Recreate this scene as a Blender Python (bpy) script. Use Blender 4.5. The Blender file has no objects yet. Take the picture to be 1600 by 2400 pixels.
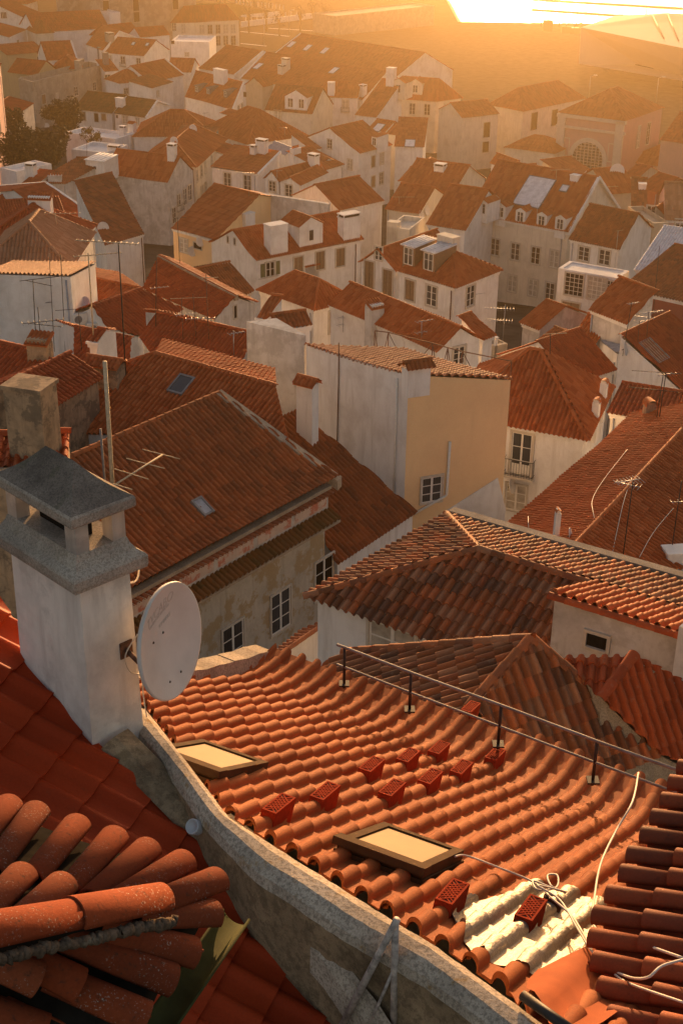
import bpy, math, random
import numpy as np
from mathutils import Vector, Matrix
from mathutils.bvhtree import BVHTree

# ------------------------------------------------------------------ camera, sky, sun, exposure
sc = bpy.context.scene
col = sc.collection
R = math.radians
CZ = 72.0                                   # camera height above the river
F = 3200.0                                  # focal length in photo pixels (photo 1600 x 2400)
PITCH, ROLL = R(27.0), 0.012
SUN_EL, SUN_AZ = R(6.5), R(8.5)
cr, sr_ = math.cos(ROLL), math.sin(ROLL)
FW = np.array([0, math.cos(PITCH), -math.sin(PITCH)])
U0 = np.array([0, math.sin(PITCH), math.cos(PITCH)]); R0 = np.array([1.0, 0, 0])
RT = cr*R0 + sr_*U0; UP = -sr_*R0 + cr*U0
cam = bpy.data.cameras.new('camera'); camo = bpy.data.objects.new('camera', cam); col.objects.link(camo)
cam.sensor_fit = 'VERTICAL'; cam.sensor_height = 36; cam.lens = 36*F/2400
cam.clip_start = .2; cam.clip_end = 9000
camo.matrix_world = Matrix(((RT[0], UP[0], -FW[0], 0), (RT[1], UP[1], -FW[1], 0), (RT[2], UP[2], -FW[2], CZ), (0, 0, 0, 1)))
sc.camera = camo
w = bpy.data.worlds.new('World'); sc.world = w; w.use_nodes = True
nt = w.node_tree; nt.nodes.clear()
sky = nt.nodes.new('ShaderNodeTexSky'); sky.sky_type = 'NISHITA'; sky.sun_disc = False
sky.sun_elevation = SUN_EL; sky.sun_rotation = SUN_AZ; sky.dust_density = 3.0; sky.ozone_density = .6; sky.air_density = 1.0
bg = nt.nodes.new('ShaderNodeBackground'); bg.inputs[1].default_value = .15
wo = nt.nodes.new('ShaderNodeOutputWorld')
tint = nt.nodes.new('ShaderNodeMix'); tint.data_type = 'RGBA'; tint.blend_type = 'MULTIPLY'; tint.inputs[0].default_value = 1
tint.inputs[7].default_value = (1.0, .85, .79, 1)      # a warm hazy morning sky
nt.links.new(sky.outputs[0], tint.inputs[6]); nt.links.new(tint.outputs[2], bg.inputs[0]); nt.links.new(bg.outputs[0], wo.inputs[0])
sl = bpy.data.lights.new('sun', 'SUN'); slo = bpy.data.objects.new('sun', sl); col.objects.link(slo)
sl.energy = 4.5; sl.angle = R(.5); sl.color = (1.0, .56, .24)
sd = Vector((math.sin(SUN_AZ)*math.cos(SUN_EL), math.cos(SUN_AZ)*math.cos(SUN_EL), math.sin(SUN_EL)))
slo.rotation_euler = (-sd).to_track_quat('-Z', 'Y').to_euler()
slo.location = (60, 300, 160)
vs = sc.view_settings; vs.view_transform = 'Standard'; vs.look = 'None'; vs.gamma = 1; vs.use_curve_mapping = False
vs.exposure = .9
sc.cycles.use_denoising = True
sc.cycles.max_bounces = 6; sc.cycles.diffuse_bounces = 3; sc.cycles.glossy_bounces = 2; sc.cycles.volume_bounces = 0
sc.cycles.transparent_max_bounces = 8; sc.cycles.caustics_reflective = False; sc.cycles.caustics_refractive = False
sc.cycles.volume_step_rate = 4
HAZE_DENSITY, HAZE_G, HAZE_COL = .0005, .945, (1.0, .76, .46)

# ------------------------------------------------------------------ pixels to points
CROPS = {'s': (0, 0, 1.0), 'd0': (0, 0, .98), 'a': (0, 0, 1.96), 'b': (800, 0, 1.96), 'c': (0, 500, 1.96), 'd': (800, 500, 1.96),
         'e': (0, 1000, 1.96), 'f': (800, 1000, 1.96), 'g': (0, 1700, 1.96), 'h': (800, 1700, 1.96),
         'q0': (0, 0, 3.92), 'q1': (400, 0, 3.92), 'r0': (0, 250, 3.92), 'r1': (400, 250, 3.92), 'r2': (800, 150, 3.92),
         's2': (800, 400, 3.92), 'r3': (1200, 300, 3.92), 't1': (400, 500, 3.92), 't2': (800, 650, 3.92), 't3': (1200, 700, 3.92),
         'u0': (0, 600, 3.92), 'u3': (1200, 500, 3.92), 'p5': (1000, 0, 2.6133), 'y': (640, 780, 2.6133), 'ch': (0, 1040, 3.36)}
def px(q, x, y):
    ox, oy, s = CROPS[q]; return ox + x/s, oy + y/s
CAM = np.array([0, 0, CZ])
def ray(sx, sy):
    d = FW*F + RT*(sx-800) - UP*(sy-1200); return d/np.linalg.norm(d)
def at(q, x, y, z):
    """the point seen at a place of the photo, lying z metres from camera height"""
    sx, sy = px(q, x, y); d = ray(sx, sy); return CAM + d*(z/d[2])
def proj(P):
    v = np.asarray(P)-CAM; k = F/(v@FW); return 800+k*(v@RT), 1200-k*(v@UP)
def lift(P, q, x, y):
    """height above P (straight up) whose picture is at row y"""
    sy = px(q, x, y)[1]; d = (1200-sy)/F      # (v.UP)/(v.FW) = d
    v = np.asarray(P)-CAM; k = UP-d*FW
    return -(v@k)/k[2]
_ZY = [-200, 0, 100, 200, 300, 400, 500, 600, 690, 800, 900, 1020, 1130, 1300]
_ZZ = [-54, -54, -53.6, -52.8, -50, -46, -41.7, -36.3, -32.1, -30.2, -28.7, -27.4, -25.5, -22]
def zE(sy): return float(np.interp(sy, _ZY, _ZZ))
def nrm(v):
    v = np.asarray(v, float); return v/np.linalg.norm(v)
Zv = np.array([0, 0, 1.0])

# ------------------------------------------------------------------ materials
MATS = {}
def newmat(name):
    m = bpy.data.materials.new(name); m.use_nodes = True; MATS[name] = m
    n = m.node_tree.nodes; b = n['Principled BSDF']; return m, n, m.node_tree.links, b
def N(n, t, **k):
    x = n.new(t)
    for a, v in k.items():
        if a.startswith('i_'):
            x.inputs[int(a[2:])].default_value = v
        else: setattr(x, a, v)
    return x
def ramp(n, stops):
    r = n.new('ShaderNodeValToRGB'); e = r.color_ramp.elements
    while len(e) < len(stops): e.new(.5)
    for i, (p, c) in enumerate(stops):
        e[i].position = p; e[i].color = (*c, 1) if len(c) == 3 else c
    return r
def mix(n, l, a, b, fac, mode='MIX'):
    x = n.new('ShaderNodeMix'); x.data_type = 'RGBA'; x.blend_type = mode
    for s, v in ((6, a), (7, b), (0, fac)):
        if isinstance(v, (int, float)): x.inputs[s].default_value = v
        elif isinstance(v, tuple): x.inputs[s].default_value = (*v, 1)
        else: l.new(v, x.inputs[s])
    return x.outputs[2]
def gpos(n): return n.new('ShaderNodeNewGeometry').outputs['Position']
def noise(n, l, scale, detail=4, rough=.6, vec=None, stretch=None):
    x = N(n, 'ShaderNodeTexNoise'); x.inputs['Scale'].default_value = scale; x.inputs['Detail'].default_value = detail
    x.inputs['Roughness'].default_value = rough
    v = vec or gpos(n)
    if stretch:
        mp = n.new('ShaderNodeMapping'); mp.inputs['Scale'].default_value = stretch; l.new(v, mp.inputs[0]); v = mp.outputs[0]
    l.new(v, x.inputs['Vector']); return x.outputs['Fac']
def bump(n, l, b, h, strength, dist):
    x = n.new('ShaderNodeBump'); x.inputs['Strength'].default_value = strength; x.inputs['Distance'].default_value = dist
    l.new(h, x.inputs['Height']); l.new(x.outputs[0], b.inputs['Normal'])
def plaster(name, c, stain=(.25, .22, .19), amt=.35, scale=.6, patch=None, pamt=.5, rough=.9):
    m, n, l, b = newmat(name)
    n1 = noise(n, l, scale, 6, .65); n2 = noise(n, l, scale*1.6, 5, .6, stretch=(3, 3, .35)); n3 = noise(n, l, 14, 3)
    r1 = ramp(n, [(.45, (0, 0, 0)), (.75, (1, 1, 1))]); l.new(n1, r1.inputs[0])
    r2 = ramp(n, [(.48, (0, 0, 0)), (.8, (1, 1, 1))]); l.new(n2, r2.inputs[0])
    mx = n.new('ShaderNodeMath'); mx.operation = 'MAXIMUM'; l.new(r1.outputs[0], mx.inputs[0]); l.new(r2.outputs[0], mx.inputs[1])
    m2 = n.new('ShaderNodeMath'); m2.operation = 'MULTIPLY'; m2.inputs[1].default_value = amt; l.new(mx.outputs[0], m2.inputs[0])
    c1 = mix(n, l, c, stain, m2.outputs[0])
    if patch:
        n4 = noise(n, l, scale*.7+.25, 7, .7); r4 = ramp(n, [(.5, (0, 0, 0)), (.56, (1, 1, 1))]); l.new(n4, r4.inputs[0])
        m4 = n.new('ShaderNodeMath'); m4.operation = 'MULTIPLY'; m4.inputs[1].default_value = pamt; l.new(r4.outputs[0], m4.inputs[0])
        c1 = mix(n, l, c1, patch, m4.outputs[0])
    c2 = mix(n, l, c1, n3, .12, 'OVERLAY')
    l.new(c2, b.inputs['Base Color']); b.inputs['Roughness'].default_value = rough; b.inputs['Specular IOR Level'].default_value = .2
    bump(n, l, b, n1, .35, .03)
    return m
def tilemat(name, cols, dirt=(.05, .035, .025), damt=.45, lichen=.2, lcol=(.30, .27, .2), rough=.75, lscale=9, spec=.1, specks=0):
    """fired clay; one tint per tile from the tile's own index in the UV map"""
    m, n, l, b = newmat(name)
    uv = n.new('ShaderNodeUVMap'); uv.uv_map = 'UVMap'
    fl = n.new('ShaderNodeVectorMath'); fl.operation = 'FLOOR'; l.new(uv.outputs[0], fl.inputs[0])
    oi = n.new('ShaderNodeObjectInfo')
    ad = n.new('ShaderNodeVectorMath'); ad.operation = 'ADD'; l.new(fl.outputs[0], ad.inputs[0])
    cb = n.new('ShaderNodeCombineXYZ'); sc_ = N(n, 'ShaderNodeMath', operation='MULTIPLY', i_1=91.7); l.new(oi.outputs['Random'], sc_.inputs[0])
    l.new(sc_.outputs[0], cb.inputs[2]); l.new(cb.outputs[0], ad.inputs[1])
    wn = n.new('ShaderNodeTexWhiteNoise'); wn.noise_dimensions = '3D'; l.new(ad.outputs[0], wn.inputs[0])
    k = len(cols); cr_ = ramp(n, [(i/max(1, k-1), c) for i, c in enumerate(cols)]); l.new(wn.outputs[0], cr_.inputs[0])
    n1 = noise(n, l, .35, 5, .65); r1 = ramp(n, [(.4, (0, 0, 0)), (.72, (1, 1, 1))]); l.new(n1, r1.inputs[0])
    md = N(n, 'ShaderNodeMath', operation='MULTIPLY', i_1=damt); l.new(r1.outputs[0], md.inputs[0])
    c1 = mix(n, l, cr_.outputs[0], dirt, md.outputs[0])
    n2 = noise(n, l, lscale, 6, .7); r2 = ramp(n, [(.56, (0, 0, 0)), (.68, (1, 1, 1))]); l.new(n2, r2.inputs[0])
    ml = N(n, 'ShaderNodeMath', operation='MULTIPLY', i_1=lichen); l.new(r2.outputs[0], ml.inputs[0])
    c2 = mix(n, l, c1, lcol, ml.outputs[0])
    if specks:
        k1 = noise(n, l, 85, 3, .6); k2 = noise(n, l, 5, 4, .6); q1 = ramp(n, [(.60, (0, 0, 0)), (.66, (1, 1, 1))]); q2 = ramp(n, [(.48, (0, 0, 0)), (.62, (1, 1, 1))]); l.new(k1, q1.inputs[0]); l.new(k2, q2.inputs[0])
        qm = N(n, 'ShaderNodeMath', operation='MULTIPLY'); l.new(q1.outputs[0], qm.inputs[0]); l.new(q2.outputs[0], qm.inputs[1]); qn = N(n, 'ShaderNodeMath', operation='MULTIPLY', i_1=specks); l.new(qm.outputs[0], qn.inputs[0])
        c2 = mix(n, l, c2, (.40, .36, .31), qn.outputs[0])
    n3 = noise(n, l, 60, 3); c3 = mix(n, l, c2, n3, .25, 'OVERLAY')
    l.new(c3, b.inputs['Base Color']); b.inputs['Roughness'].default_value = rough; b.inputs['Specular IOR Level'].default_value = spec
    bump(n, l, b, n3, .25, .006)
    return m
def plain(name, c, rough=.6, metal=0, var=.25, scale=8, spec=.4):
    m, n, l, b = newmat(name); n1 = noise(n, l, scale, 4)
    r1 = ramp(n, [(.3, tuple(x*(1-var) for x in c)), (.7, tuple(min(1, x*(1+var)) for x in c))]); l.new(n1, r1.inputs[0])
    l.new(r1.outputs[0], b.inputs['Base Color']); b.inputs['Roughness'].default_value = rough; b.inputs['Metallic'].default_value = metal
    b.inputs['Specular IOR Level'].default_value = spec; return m

def cement(name, base, dark, ochre, fine=30, dk=.55, och=.5, big=.5):
    m, n, l, b = newmat(name)
    n0 = noise(n, l, 1.6, 6, .65); r0 = ramp(n, [(.38, (0, 0, 0)), (.7, (1, 1, 1))]); l.new(n0, r0.inputs[0])
    n1 = noise(n, l, fine, 6, .75); r1 = ramp(n, [(.47, (0, 0, 0)), (.58, (1, 1, 1))]); l.new(n1, r1.inputs[0])
    n2 = noise(n, l, 6, 6, .7); r2 = ramp(n, [(.58, (0, 0, 0)), (.66, (1, 1, 1))]); l.new(n2, r2.inputs[0])
    n3 = noise(n, l, 95, 3, .6)
    m0 = N(n, 'ShaderNodeMath', operation='MULTIPLY', i_1=big); l.new(r0.outputs[0], m0.inputs[0])
    c0 = mix(n, l, base, dark, m0.outputs[0])
    m1 = N(n, 'ShaderNodeMath', operation='MULTIPLY', i_1=dk); l.new(r1.outputs[0], m1.inputs[0]); c1 = mix(n, l, c0, dark, m1.outputs[0])
    m2 = N(n, 'ShaderNodeMath', operation='MULTIPLY', i_1=och); l.new(r2.outputs[0], m2.inputs[0]); c2 = mix(n, l, c1, ochre, m2.outputs[0])
    c3 = mix(n, l, c2, n3, .35, 'OVERLAY'); l.new(c3, b.inputs['Base Color']); b.inputs['Roughness'].default_value = .95; b.inputs['Specular IOR Level'].default_value = .15
    bump(n, l, b, n1, .6, .012); return m
T1, T2, T3 = (.42, .105, .032), (.34, .078, .024), (.48, .14, .05)
tilemat('clay', [T2, T1, T3, T1], damt=.25)
tilemat('clay_red', [(.34, .066, .024), (.42, .09, .03), (.28, .055, .02)], damt=.3)
tilemat('clay_brown', [(.27, .088, .035), (.34, .10, .036), (.40, .125, .045), (.22, .075, .032)], damt=.4, lichen=.25)
tilemat('clay_moss', [(.18, .09, .035), (.24, .105, .04), (.14, .08, .03)], dirt=(.05, .045, .02), damt=.6, lichen=.4, lcol=(.17, .15, .06))
tilemat('clay_pink', [(.44, .21, .12), (.37, .17, .09), (.48, .25, .15)], damt=.3)
tilemat('clay_old', [(.15, .06, .03), (.33, .11, .045), (.44, .13, .05), (.22, .08, .04), (.38, .17, .09), (.14, .065, .04), (.30, .09, .04)], damt=.25, lichen=.3)
tilemat('clay_new', [(.33, .088, .025), (.39, .112, .034), (.29, .075, .022), (.36, .105, .036), (.41, .13, .045)], damt=.38, dirt=(.16, .05, .02), lichen=.38, rough=.78, lscale=20, lcol=(.15, .06, .028), spec=.1)
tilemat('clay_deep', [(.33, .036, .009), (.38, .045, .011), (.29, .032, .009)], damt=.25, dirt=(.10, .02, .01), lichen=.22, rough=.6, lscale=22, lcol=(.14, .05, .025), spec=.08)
tilemat('clay_lichen', [(.33, .11, .05), (.38, .14, .065), (.28, .10, .05)], damt=.25, dirt=(.05, .03, .02), lichen=.55, rough=.8, lscale=11, lcol=(.36, .31, .24))
tilemat('clay_sooty', [(.40, .085, .028), (.44, .10, .035), (.32, .07, .025), (.26, .065, .03)], damt=.6, dirt=(.03, .02, .016), lichen=.5, rough=.7, lscale=7, lcol=(.035, .025, .02))
plaster('white', (.78, .765, .75), stain=(.32, .27, .22), amt=.5)
plaster('cool_white', (.76, .77, .79), stain=(.3, .28, .26), amt=.45)
plaster('cream', (.70, .64, .54), stain=(.32, .26, .19), amt=.5)
plaster('ochre', (.48, .38, .23), amt=.4)
plaster('peach', (.84, .60, .34), stain=(.55, .34, .2), amt=.3, scale=.35)
plaster('pink', (.66, .42, .38), amt=.3)
plaster('rose', (.50, .30, .27), amt=.3)
plaster('brick_red', (.30, .10, .075), stain=(.12, .05, .04), amt=.3)
plaster('dirty', (.60, .58, .56), stain=(.22, .19, .16), amt=.65, patch=(.34, .31, .28), pamt=.45)
plaster('grey', (.34, .31, .27), stain=(.14, .125, .1), amt=.7, patch=(.48, .45, .4), pamt=.35)
plaster('beige', (.52, .44, .34), stain=(.25, .2, .14), amt=.5)
plaster('peel', (.52, .48, .41), stain=(.2, .17, .13), amt=.6, scale=.9, patch=(.36, .25, .12), pamt=.75)
plaster('peel_pink', (.60, .47, .40), stain=(.2, .17, .14), amt=.35, scale=1.6, patch=(.50, .19, .13), pamt=1.0)
plaster('monastery', (.25, .23, .21), stain=(.12, .11, .10), amt=.8, scale=.22, patch=(.40, .38, .36), pamt=.5)
plaster('stone', (.55, .50, .43), amt=.35, scale=2)
cement('mortar', (.46, .38, .29), (.13, .10, .075), (.26, .2, .1))
plaster('old_brick', (.46, .32, .20), stain=(.09, .07, .05), amt=.8, scale=1.6, patch=(.14, .11, .08), pamt=.7)
plain('glass', (.035, .04, .045), .08, 0, .3, .7, .6)
plain('curtain', (.40, .36, .30), .5, 0, .3, 3, .4)
plain('glass_lit', (.30, .22, .13), .25, 0, .3, .7, .5)
plain('white_wood', (.70, .68, .63), .5, 0, .08)
plain('brown_wood', (.22, .14, .08), .6, 0, .2)
plain('green_wood', (.12, .13, .06), .6, 0, .2)
plain('iron', (.035, .03, .028), .6, .3, .3)
plain('rust', (.14, .07, .045), .75, .2, .5, 20)
plain('steel', (.42, .42, .43), .4, .8, .2)
plain('zinc', (.34, .35, .38), .5, .5, .25, 3)
plain('sheet_white', (.62, .63, .66), .45, .1, .2, 2)
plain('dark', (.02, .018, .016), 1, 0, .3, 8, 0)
plain('pale_wood', (.50, .40, .27), .7, 0, .25, 12)
plain('cable', (.62, .57, .50), .6, 0, .1)
plain('dish_grey', (.62, .60, .58), .45, 0, .08, 3)
plain('lead', (.20, .19, .19), .7, .1, .3, 4)

# ------------------------------------------------------------------ mesh collector
class MB:
    def __init__(s): s.V = []; s.Q = []; s.T = []; s.n = 0; s.uv = []; s.has_uv = False
    def add(s, V, Fq=None, mi=0, uv=None, Ft=None, sm=False):
        V = np.asarray(V, float).reshape(-1, 3)
        s.V.append(V)
        if uv is not None: s.has_uv = True; s.uv.append(np.asarray(uv, float))
        else: s.uv.append(np.zeros((len(V), 2)))
        if Fq is not None and len(Fq): s.Q.append((np.asarray(Fq, np.int64).reshape(-1, 4)+s.n, mi, sm))
        if Ft is not None and len(Ft): s.T.append((np.asarray(Ft, np.int64).reshape(-1, 3)+s.n, mi, sm))
        s.n += len(V); return s
    def box(s, c, h, ax=None, mi=0):
        """box of half sizes h about c; ax = three axes"""
        if ax is None: ax = np.eye(3)
        ax = np.asarray(ax, float); c = np.asarray(c, float)
        sg = np.array([(-1, -1, -1), (1, -1, -1), (1, 1, -1), (-1, 1, -1), (-1, -1, 1), (1, -1, 1), (1, 1, 1), (-1, 1, 1)], float)
        V = c + (sg*np.asarray(h, float)) @ ax
        return s.add(V, [(0, 3, 2, 1), (4, 5, 6, 7), (0, 1, 5, 4), (1, 2, 6, 5), (2, 3, 7, 6), (3, 0, 4, 7)], mi)
    def hull8(s, b, t, mi=0):
        """four bottom points, four top points"""
        return s.add(list(b)+list(t), [(0, 3, 2, 1), (4, 5, 6, 7), (0, 1, 5, 4), (1, 2, 6, 5), (2, 3, 7, 6), (3, 0, 4, 7)], mi)
    def tube(s, pts, r, n=6, mi=0, cap=True, sm=True):
        P = np.asarray(pts, float); k = len(P); rr = np.broadcast_to(np.asarray(r, float), (k,))
        tg = np.gradient(P, axis=0) if k > 2 else np.repeat((P[1]-P[0])[None], 2, 0)
        V = []; prev = None
        for i in range(k):
            t = nrm(tg[i]); a = np.cross(t, Zv if abs(t[2]) < .95 else R0) if prev is None else prev-t*(prev@t)
            a = nrm(a); prev = a; b = np.cross(t, a)
            th = np.arange(n)*2*math.pi/n
            V.append(P[i] + rr[i]*(np.cos(th)[:, None]*a + np.sin(th)[:, None]*b))
        V = np.concatenate(V); Fq = []
        for i in range(k-1):
            for j in range(n):
                Fq.append((i*n+j, i*n+(j+1) % n, (i+1)*n+(j+1) % n, (i+1)*n+j))
        Ft = []
        if cap:
            V = np.vstack([V, P[0], P[-1]]); o = k*n
            for j in range(n):
                Ft.append((o, (j+1) % n, j)); Ft.append((o+1, (k-1)*n+j, (k-1)*n+(j+1) % n))
        return s.add(V, Fq, mi, None, Ft, sm)
    def fan(s, pts, mi=0):
        P = np.asarray(pts, float)
        return s.add(P, None, mi, None, [(0, i, i+1) for i in range(1, len(P)-1)])
    def wall(s, loop, zb, mi=0, closed=True):
        """upright wall under a loop of points (their z is the top) down to height zb"""
        P = np.asarray(loop, float); k = len(P); B = P.copy(); B[:, 2] = zb
        Fq = [(i, i+k, (i+1) % k+k, (i+1) % k) for i in range(k if closed else k-1)]
        return s.add(np.vstack([P, B]), Fq, mi)
    def lathe(s, c, prof, n=16, mi=0, ax=None, sm=True):
        if ax is None: ax = np.eye(3)
        ax = np.asarray(ax, float); th = np.arange(n)*2*math.pi/n; V = []
        for r, z in prof:
            V.append(np.asarray(c)+(r*np.cos(th))[:, None]*ax[0]+(r*np.sin(th))[:, None]*ax[1]+z*ax[2])
        Fq = [(i*n+j, i*n+(j+1) % n, (i+1)*n+(j+1) % n, (i+1)*n+j) for i in range(len(prof)-1) for j in range(n)]
        return s.add(np.concatenate(V), Fq, mi, None, None, sm)
    def mesh(s, name, mats, org=(0, 0, 0)):
        V = np.concatenate(s.V)-np.asarray(org, float); uv = np.concatenate(s.uv)
        me = bpy.data.meshes.new(name)
        li = []; tot = []; mi = []; sm = []
        for Q, m, f in s.Q: li.append(Q.ravel()); tot.append(np.full(len(Q), 4)); mi.append(np.full(len(Q), m)); sm.append(np.full(len(Q), f))
        for Q, m, f in s.T: li.append(Q.ravel()); tot.append(np.full(len(Q), 3)); mi.append(np.full(len(Q), m)); sm.append(np.full(len(Q), f))
        li = np.concatenate(li).astype(np.int32); tot = np.concatenate(tot).astype(np.int32); mi = np.concatenate(mi).astype(np.int32)
        me.vertices.add(len(V)); me.vertices.foreach_set('co', V.ravel().astype(np.float32))
        me.loops.add(len(li)); me.loops.foreach_set('vertex_index', li)
        me.polygons.add(len(tot)); st = np.concatenate([[0], np.cumsum(tot)[:-1]]).astype(np.int32)
        me.polygons.foreach_set('loop_start', st); me.polygons.foreach_set('loop_total', tot); me.polygons.foreach_set('material_index', mi)
        me.polygons.foreach_set('use_smooth', np.concatenate(sm).astype(bool))
        if s.has_uv:
            ul = me.uv_layers.new(name='UVMap'); ul.data.foreach_set('uv', uv[li].ravel().astype(np.float32))
        for m in mats: me.materials.append(MATS[m])
        me.update(calc_edges=True); me.validate(); return me
    def build(s, name, mats, parent=None, label=None):
        if isinstance(mats, str): mats = [mats]
        org = WLOC.get(parent, (0, 0, 0)) if parent else (0, 0, 0)
        o = bpy.data.objects.new(name, s.mesh(name, mats, org)); col.objects.link(o)
        if parent: o.parent = parent; WLOC[o] = org
        else: WLOC[o] = (0, 0, 0)
        if label: o['label'] = label
        return o
WLOC = {}
def thing(name, loc, label, cat, group=None):
    o = bpy.data.objects.new(name, None); col.objects.link(o); o.location = loc; o.empty_display_size = .3
    o['label'] = label; o['category'] = cat
    if group: o['group'] = group
    WLOC[o] = tuple(float(v) for v in loc); return o
def tag(o, label, cat, group=None):
    o['label'] = label; o['category'] = cat
    if group: o['group'] = group
    return o
def struct(o): o['kind'] = 'structure'; return o
def recentre(o):
    """move the origin of a one-mesh thing to its base"""
    me = o.data; n = len(me.vertices); a = np.zeros(n*3, np.float32); me.vertices.foreach_get('co', a); a = a.reshape(-1, 3)
    c = np.array([a[:, 0].mean(), a[:, 1].mean(), a[:, 2].min()]); me.vertices.foreach_set('co', (a-c).ravel().astype(np.float32)); o.location = c; me.update(); return o

# ------------------------------------------------------------------ tiled roof sheets
rng = np.random.default_rng(7)
def canal(n=6, cov=.33, hc=.45):
    """barrel tile profile over one period: offsets and heights as fractions of the pitch; third = 1 on the cover tile"""
    th = np.linspace(math.pi, 0, n)
    x = np.concatenate([cov*np.cos(th), [.42, .5, .58]]); h = np.concatenate([hc*np.sin(th)+.02, [-.08, -.12, -.08]])
    c = np.concatenate([np.ones(n), np.zeros(3)]); return x+.5, h, c
PROF = {'fine': canal(7), 'mid': (np.array([.12, .3, .5, .7, .88, 1.0]), np.array([0, .3, .4, .3, 0, -.08]), np.array([1, 1, 1, 1, 1, 0.])),
        'low': (np.array([.15, .5, .85, 1.0]), np.array([0, .24, 0, -.05]), np.array([1, 1, 1, 0.])),
        'lusa': (np.concatenate([[.02, .12, .215], .5+.275*np.cos(np.linspace(math.pi, 0, 15)), [.785, .88]]),
                 np.concatenate([[-.012, -.02, -.018], .30*np.sin(np.linspace(math.pi, 0, 15))**.85, [-.018, -.02]]), np.array([0, 0, 0]+[1]*15+[0, 0.])),
        'soft': (np.array([.0, .1, .25, .4, .5, .6, .75, .9]), np.array([.0, .05, .12, .12, .07, .02, .0, .0]), np.zeros(8)),
        'marl': (np.array([.0, .05, .14, .25, .36, .45, .52, .66, .80, .90]), np.array([.0, .05, .13, .17, .13, .05, 0., -.015, -.015, -.01]), np.zeros(10))}
def sheet(mb, poly, prof='mid', pitch=.23, row=.42, step=.02, mi=0, jit=.004, sag=.02, flare=None, taper=.0, normal=None, anchor=None, off=0.0, rand_shift=.0, vdir=None, rowanchor=None):
    """tiles laid on a flat convex polygon; flare=(length, lift) turns the eave up like a bell"""
    P = np.asarray(poly, float)
    if normal is None:
        n = np.zeros(3)
        for i in range(len(P)): n += np.cross(P[i]-P.mean(0), P[(i+1) % len(P)]-P.mean(0))
        n = nrm(n)
    else: n = nrm(normal)
    if n[2] < 0: n = -n
    hxy = math.hypot(n[0], n[1])
    h = np.array([n[0], n[1], 0])/hxy if hxy > 1e-4 else np.array([0, -1.0, 0])
    dn = np.array([h[0]*n[2], h[1]*n[2], -hxy]); u = np.cross(dn, n); u = nrm(u)
    if vdir is not None: dn = nrm(np.asarray(vdir)-n*(np.asarray(vdir)@n)); u = nrm(np.cross(dn, n))
    o = P.mean(0) if anchor is None else np.asarray(anchor, float)
    pu = (P-o)@u; pv = (P-o)@dn
    x0, hh, cv = PROF[prof]
    k0, k1 = math.floor(pu.min()/pitch), math.ceil(pu.max()/pitch)
    ks = np.arange(k0, k1)
    U = ((ks[:, None]+x0[None, :])*pitch).ravel(); H = np.tile(hh*pitch, len(ks)); CV = np.tile(cv, len(ks)); UC = np.repeat((ks+.5)*pitch, len(x0)); KC = np.repeat(ks-k0, len(x0))
    # extra samples exactly at the two ends
    keep = (U > pu.min()+1e-4) & (U < pu.max()-1e-4)
    U, H, CV, UC, KC = U[keep], H[keep], CV[keep], UC[keep], KC[keep]
    U = np.concatenate([[pu.min()+1e-4], U, [pu.max()-1e-4]]); H = np.concatenate([[H[0]], H, [H[-1]]]); CV = np.concatenate([[0], CV, [0]])
    UC = np.concatenate([[U[0]], UC, [U[-1]]]); KC = np.concatenate([[KC[0]], KC, [KC[-1]]])
    m = len(U); v0 = np.full(m, np.inf); v1 = np.full(m, -np.inf)
    for i in range(len(P)):
        a, b = i, (i+1) % len(P)
        if abs(pu[a]-pu[b]) < 1e-6: continue
        t = (U-pu[a])/(pu[b]-pu[a]); ok = (t >= -1e-6) & (t <= 1+1e-6); v = pv[a]+t*(pv[b]-pv[a])
        v0[ok] = np.minimum(v0[ok], v[ok]); v1[ok] = np.maximum(v1[ok], v[ok])
    bad = ~np.isfinite(v0); v0[bad] = 0; v1[bad] = 0
    vmax, vmin = pv.max(), pv.min()
    nr = max(1, math.ceil((vmax-vmin)/row)) if row else 1
    rl = row if row else (vmax-vmin)
    # row 0 lowest; boundaries measured upward from the eave
    if rowanchor is not None: vmax = rowanchor+math.ceil((vmax-rowanchor)/rl-1e-6)*rl; nr = math.ceil((vmax-vmin)/rl)
    vb = vmax-np.arange(nr, -1, -1)*rl
    sag_a, sag_b, sp = rng.uniform(.2, .5), rng.uniform(.15, .4), rng.uniform(0, 6.28, 2)
    Jt = rng.normal(0, 1, (len(ks)+2, nr+1))
    Vs = []; UVs = []
    for r in range(nr):
        for e in (0, 1):
            v = np.clip(vb[r+e], v0, v1)
            frac = np.clip((v-vb[r])/rl, 0, 1)
            j = Jt[KC.astype(int), r]*jit
            if rand_shift: v = np.clip(v + np.where(e == 1, Jt[KC.astype(int), r]*rand_shift, 0), v0, v1)
            z = H*np.where(CV > 0, 1-taper*.8*(1-frac), 1) + off + step*frac + j*(.4+.6*frac)*CV + sag*(np.sin(U*sag_a+sp[0])*np.sin(v*sag_b+sp[1]))
            uu = U.copy()
            if taper: uu = np.where(CV > 0, UC+(U-UC)*(1-taper*(1-frac)), U)
            Q = o + uu[:, None]*u + v[:, None]*dn + z[:, None]*n
            if flare:
                dd = np.clip((flare[0]-(v1-v))/flare[0], 0, 1); Q[:, 2] += flare[1]*dd*dd
            Vs.append(Q); UVs.append(np.stack([(U-pu.min())/pitch-.0, np.full(m, r+.02+.96*e)], 1))
    # columns: use the tile index so every tile is one tint
    V = np.concatenate(Vs); UV = np.concatenate(UVs)
    UV[:, 0] = np.tile(KC+.2+.6*np.clip((U-UC)/pitch+.5, 0, 1), nr*2)
    idx = np.arange(nr*2*m).reshape(nr*2, m)
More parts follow.
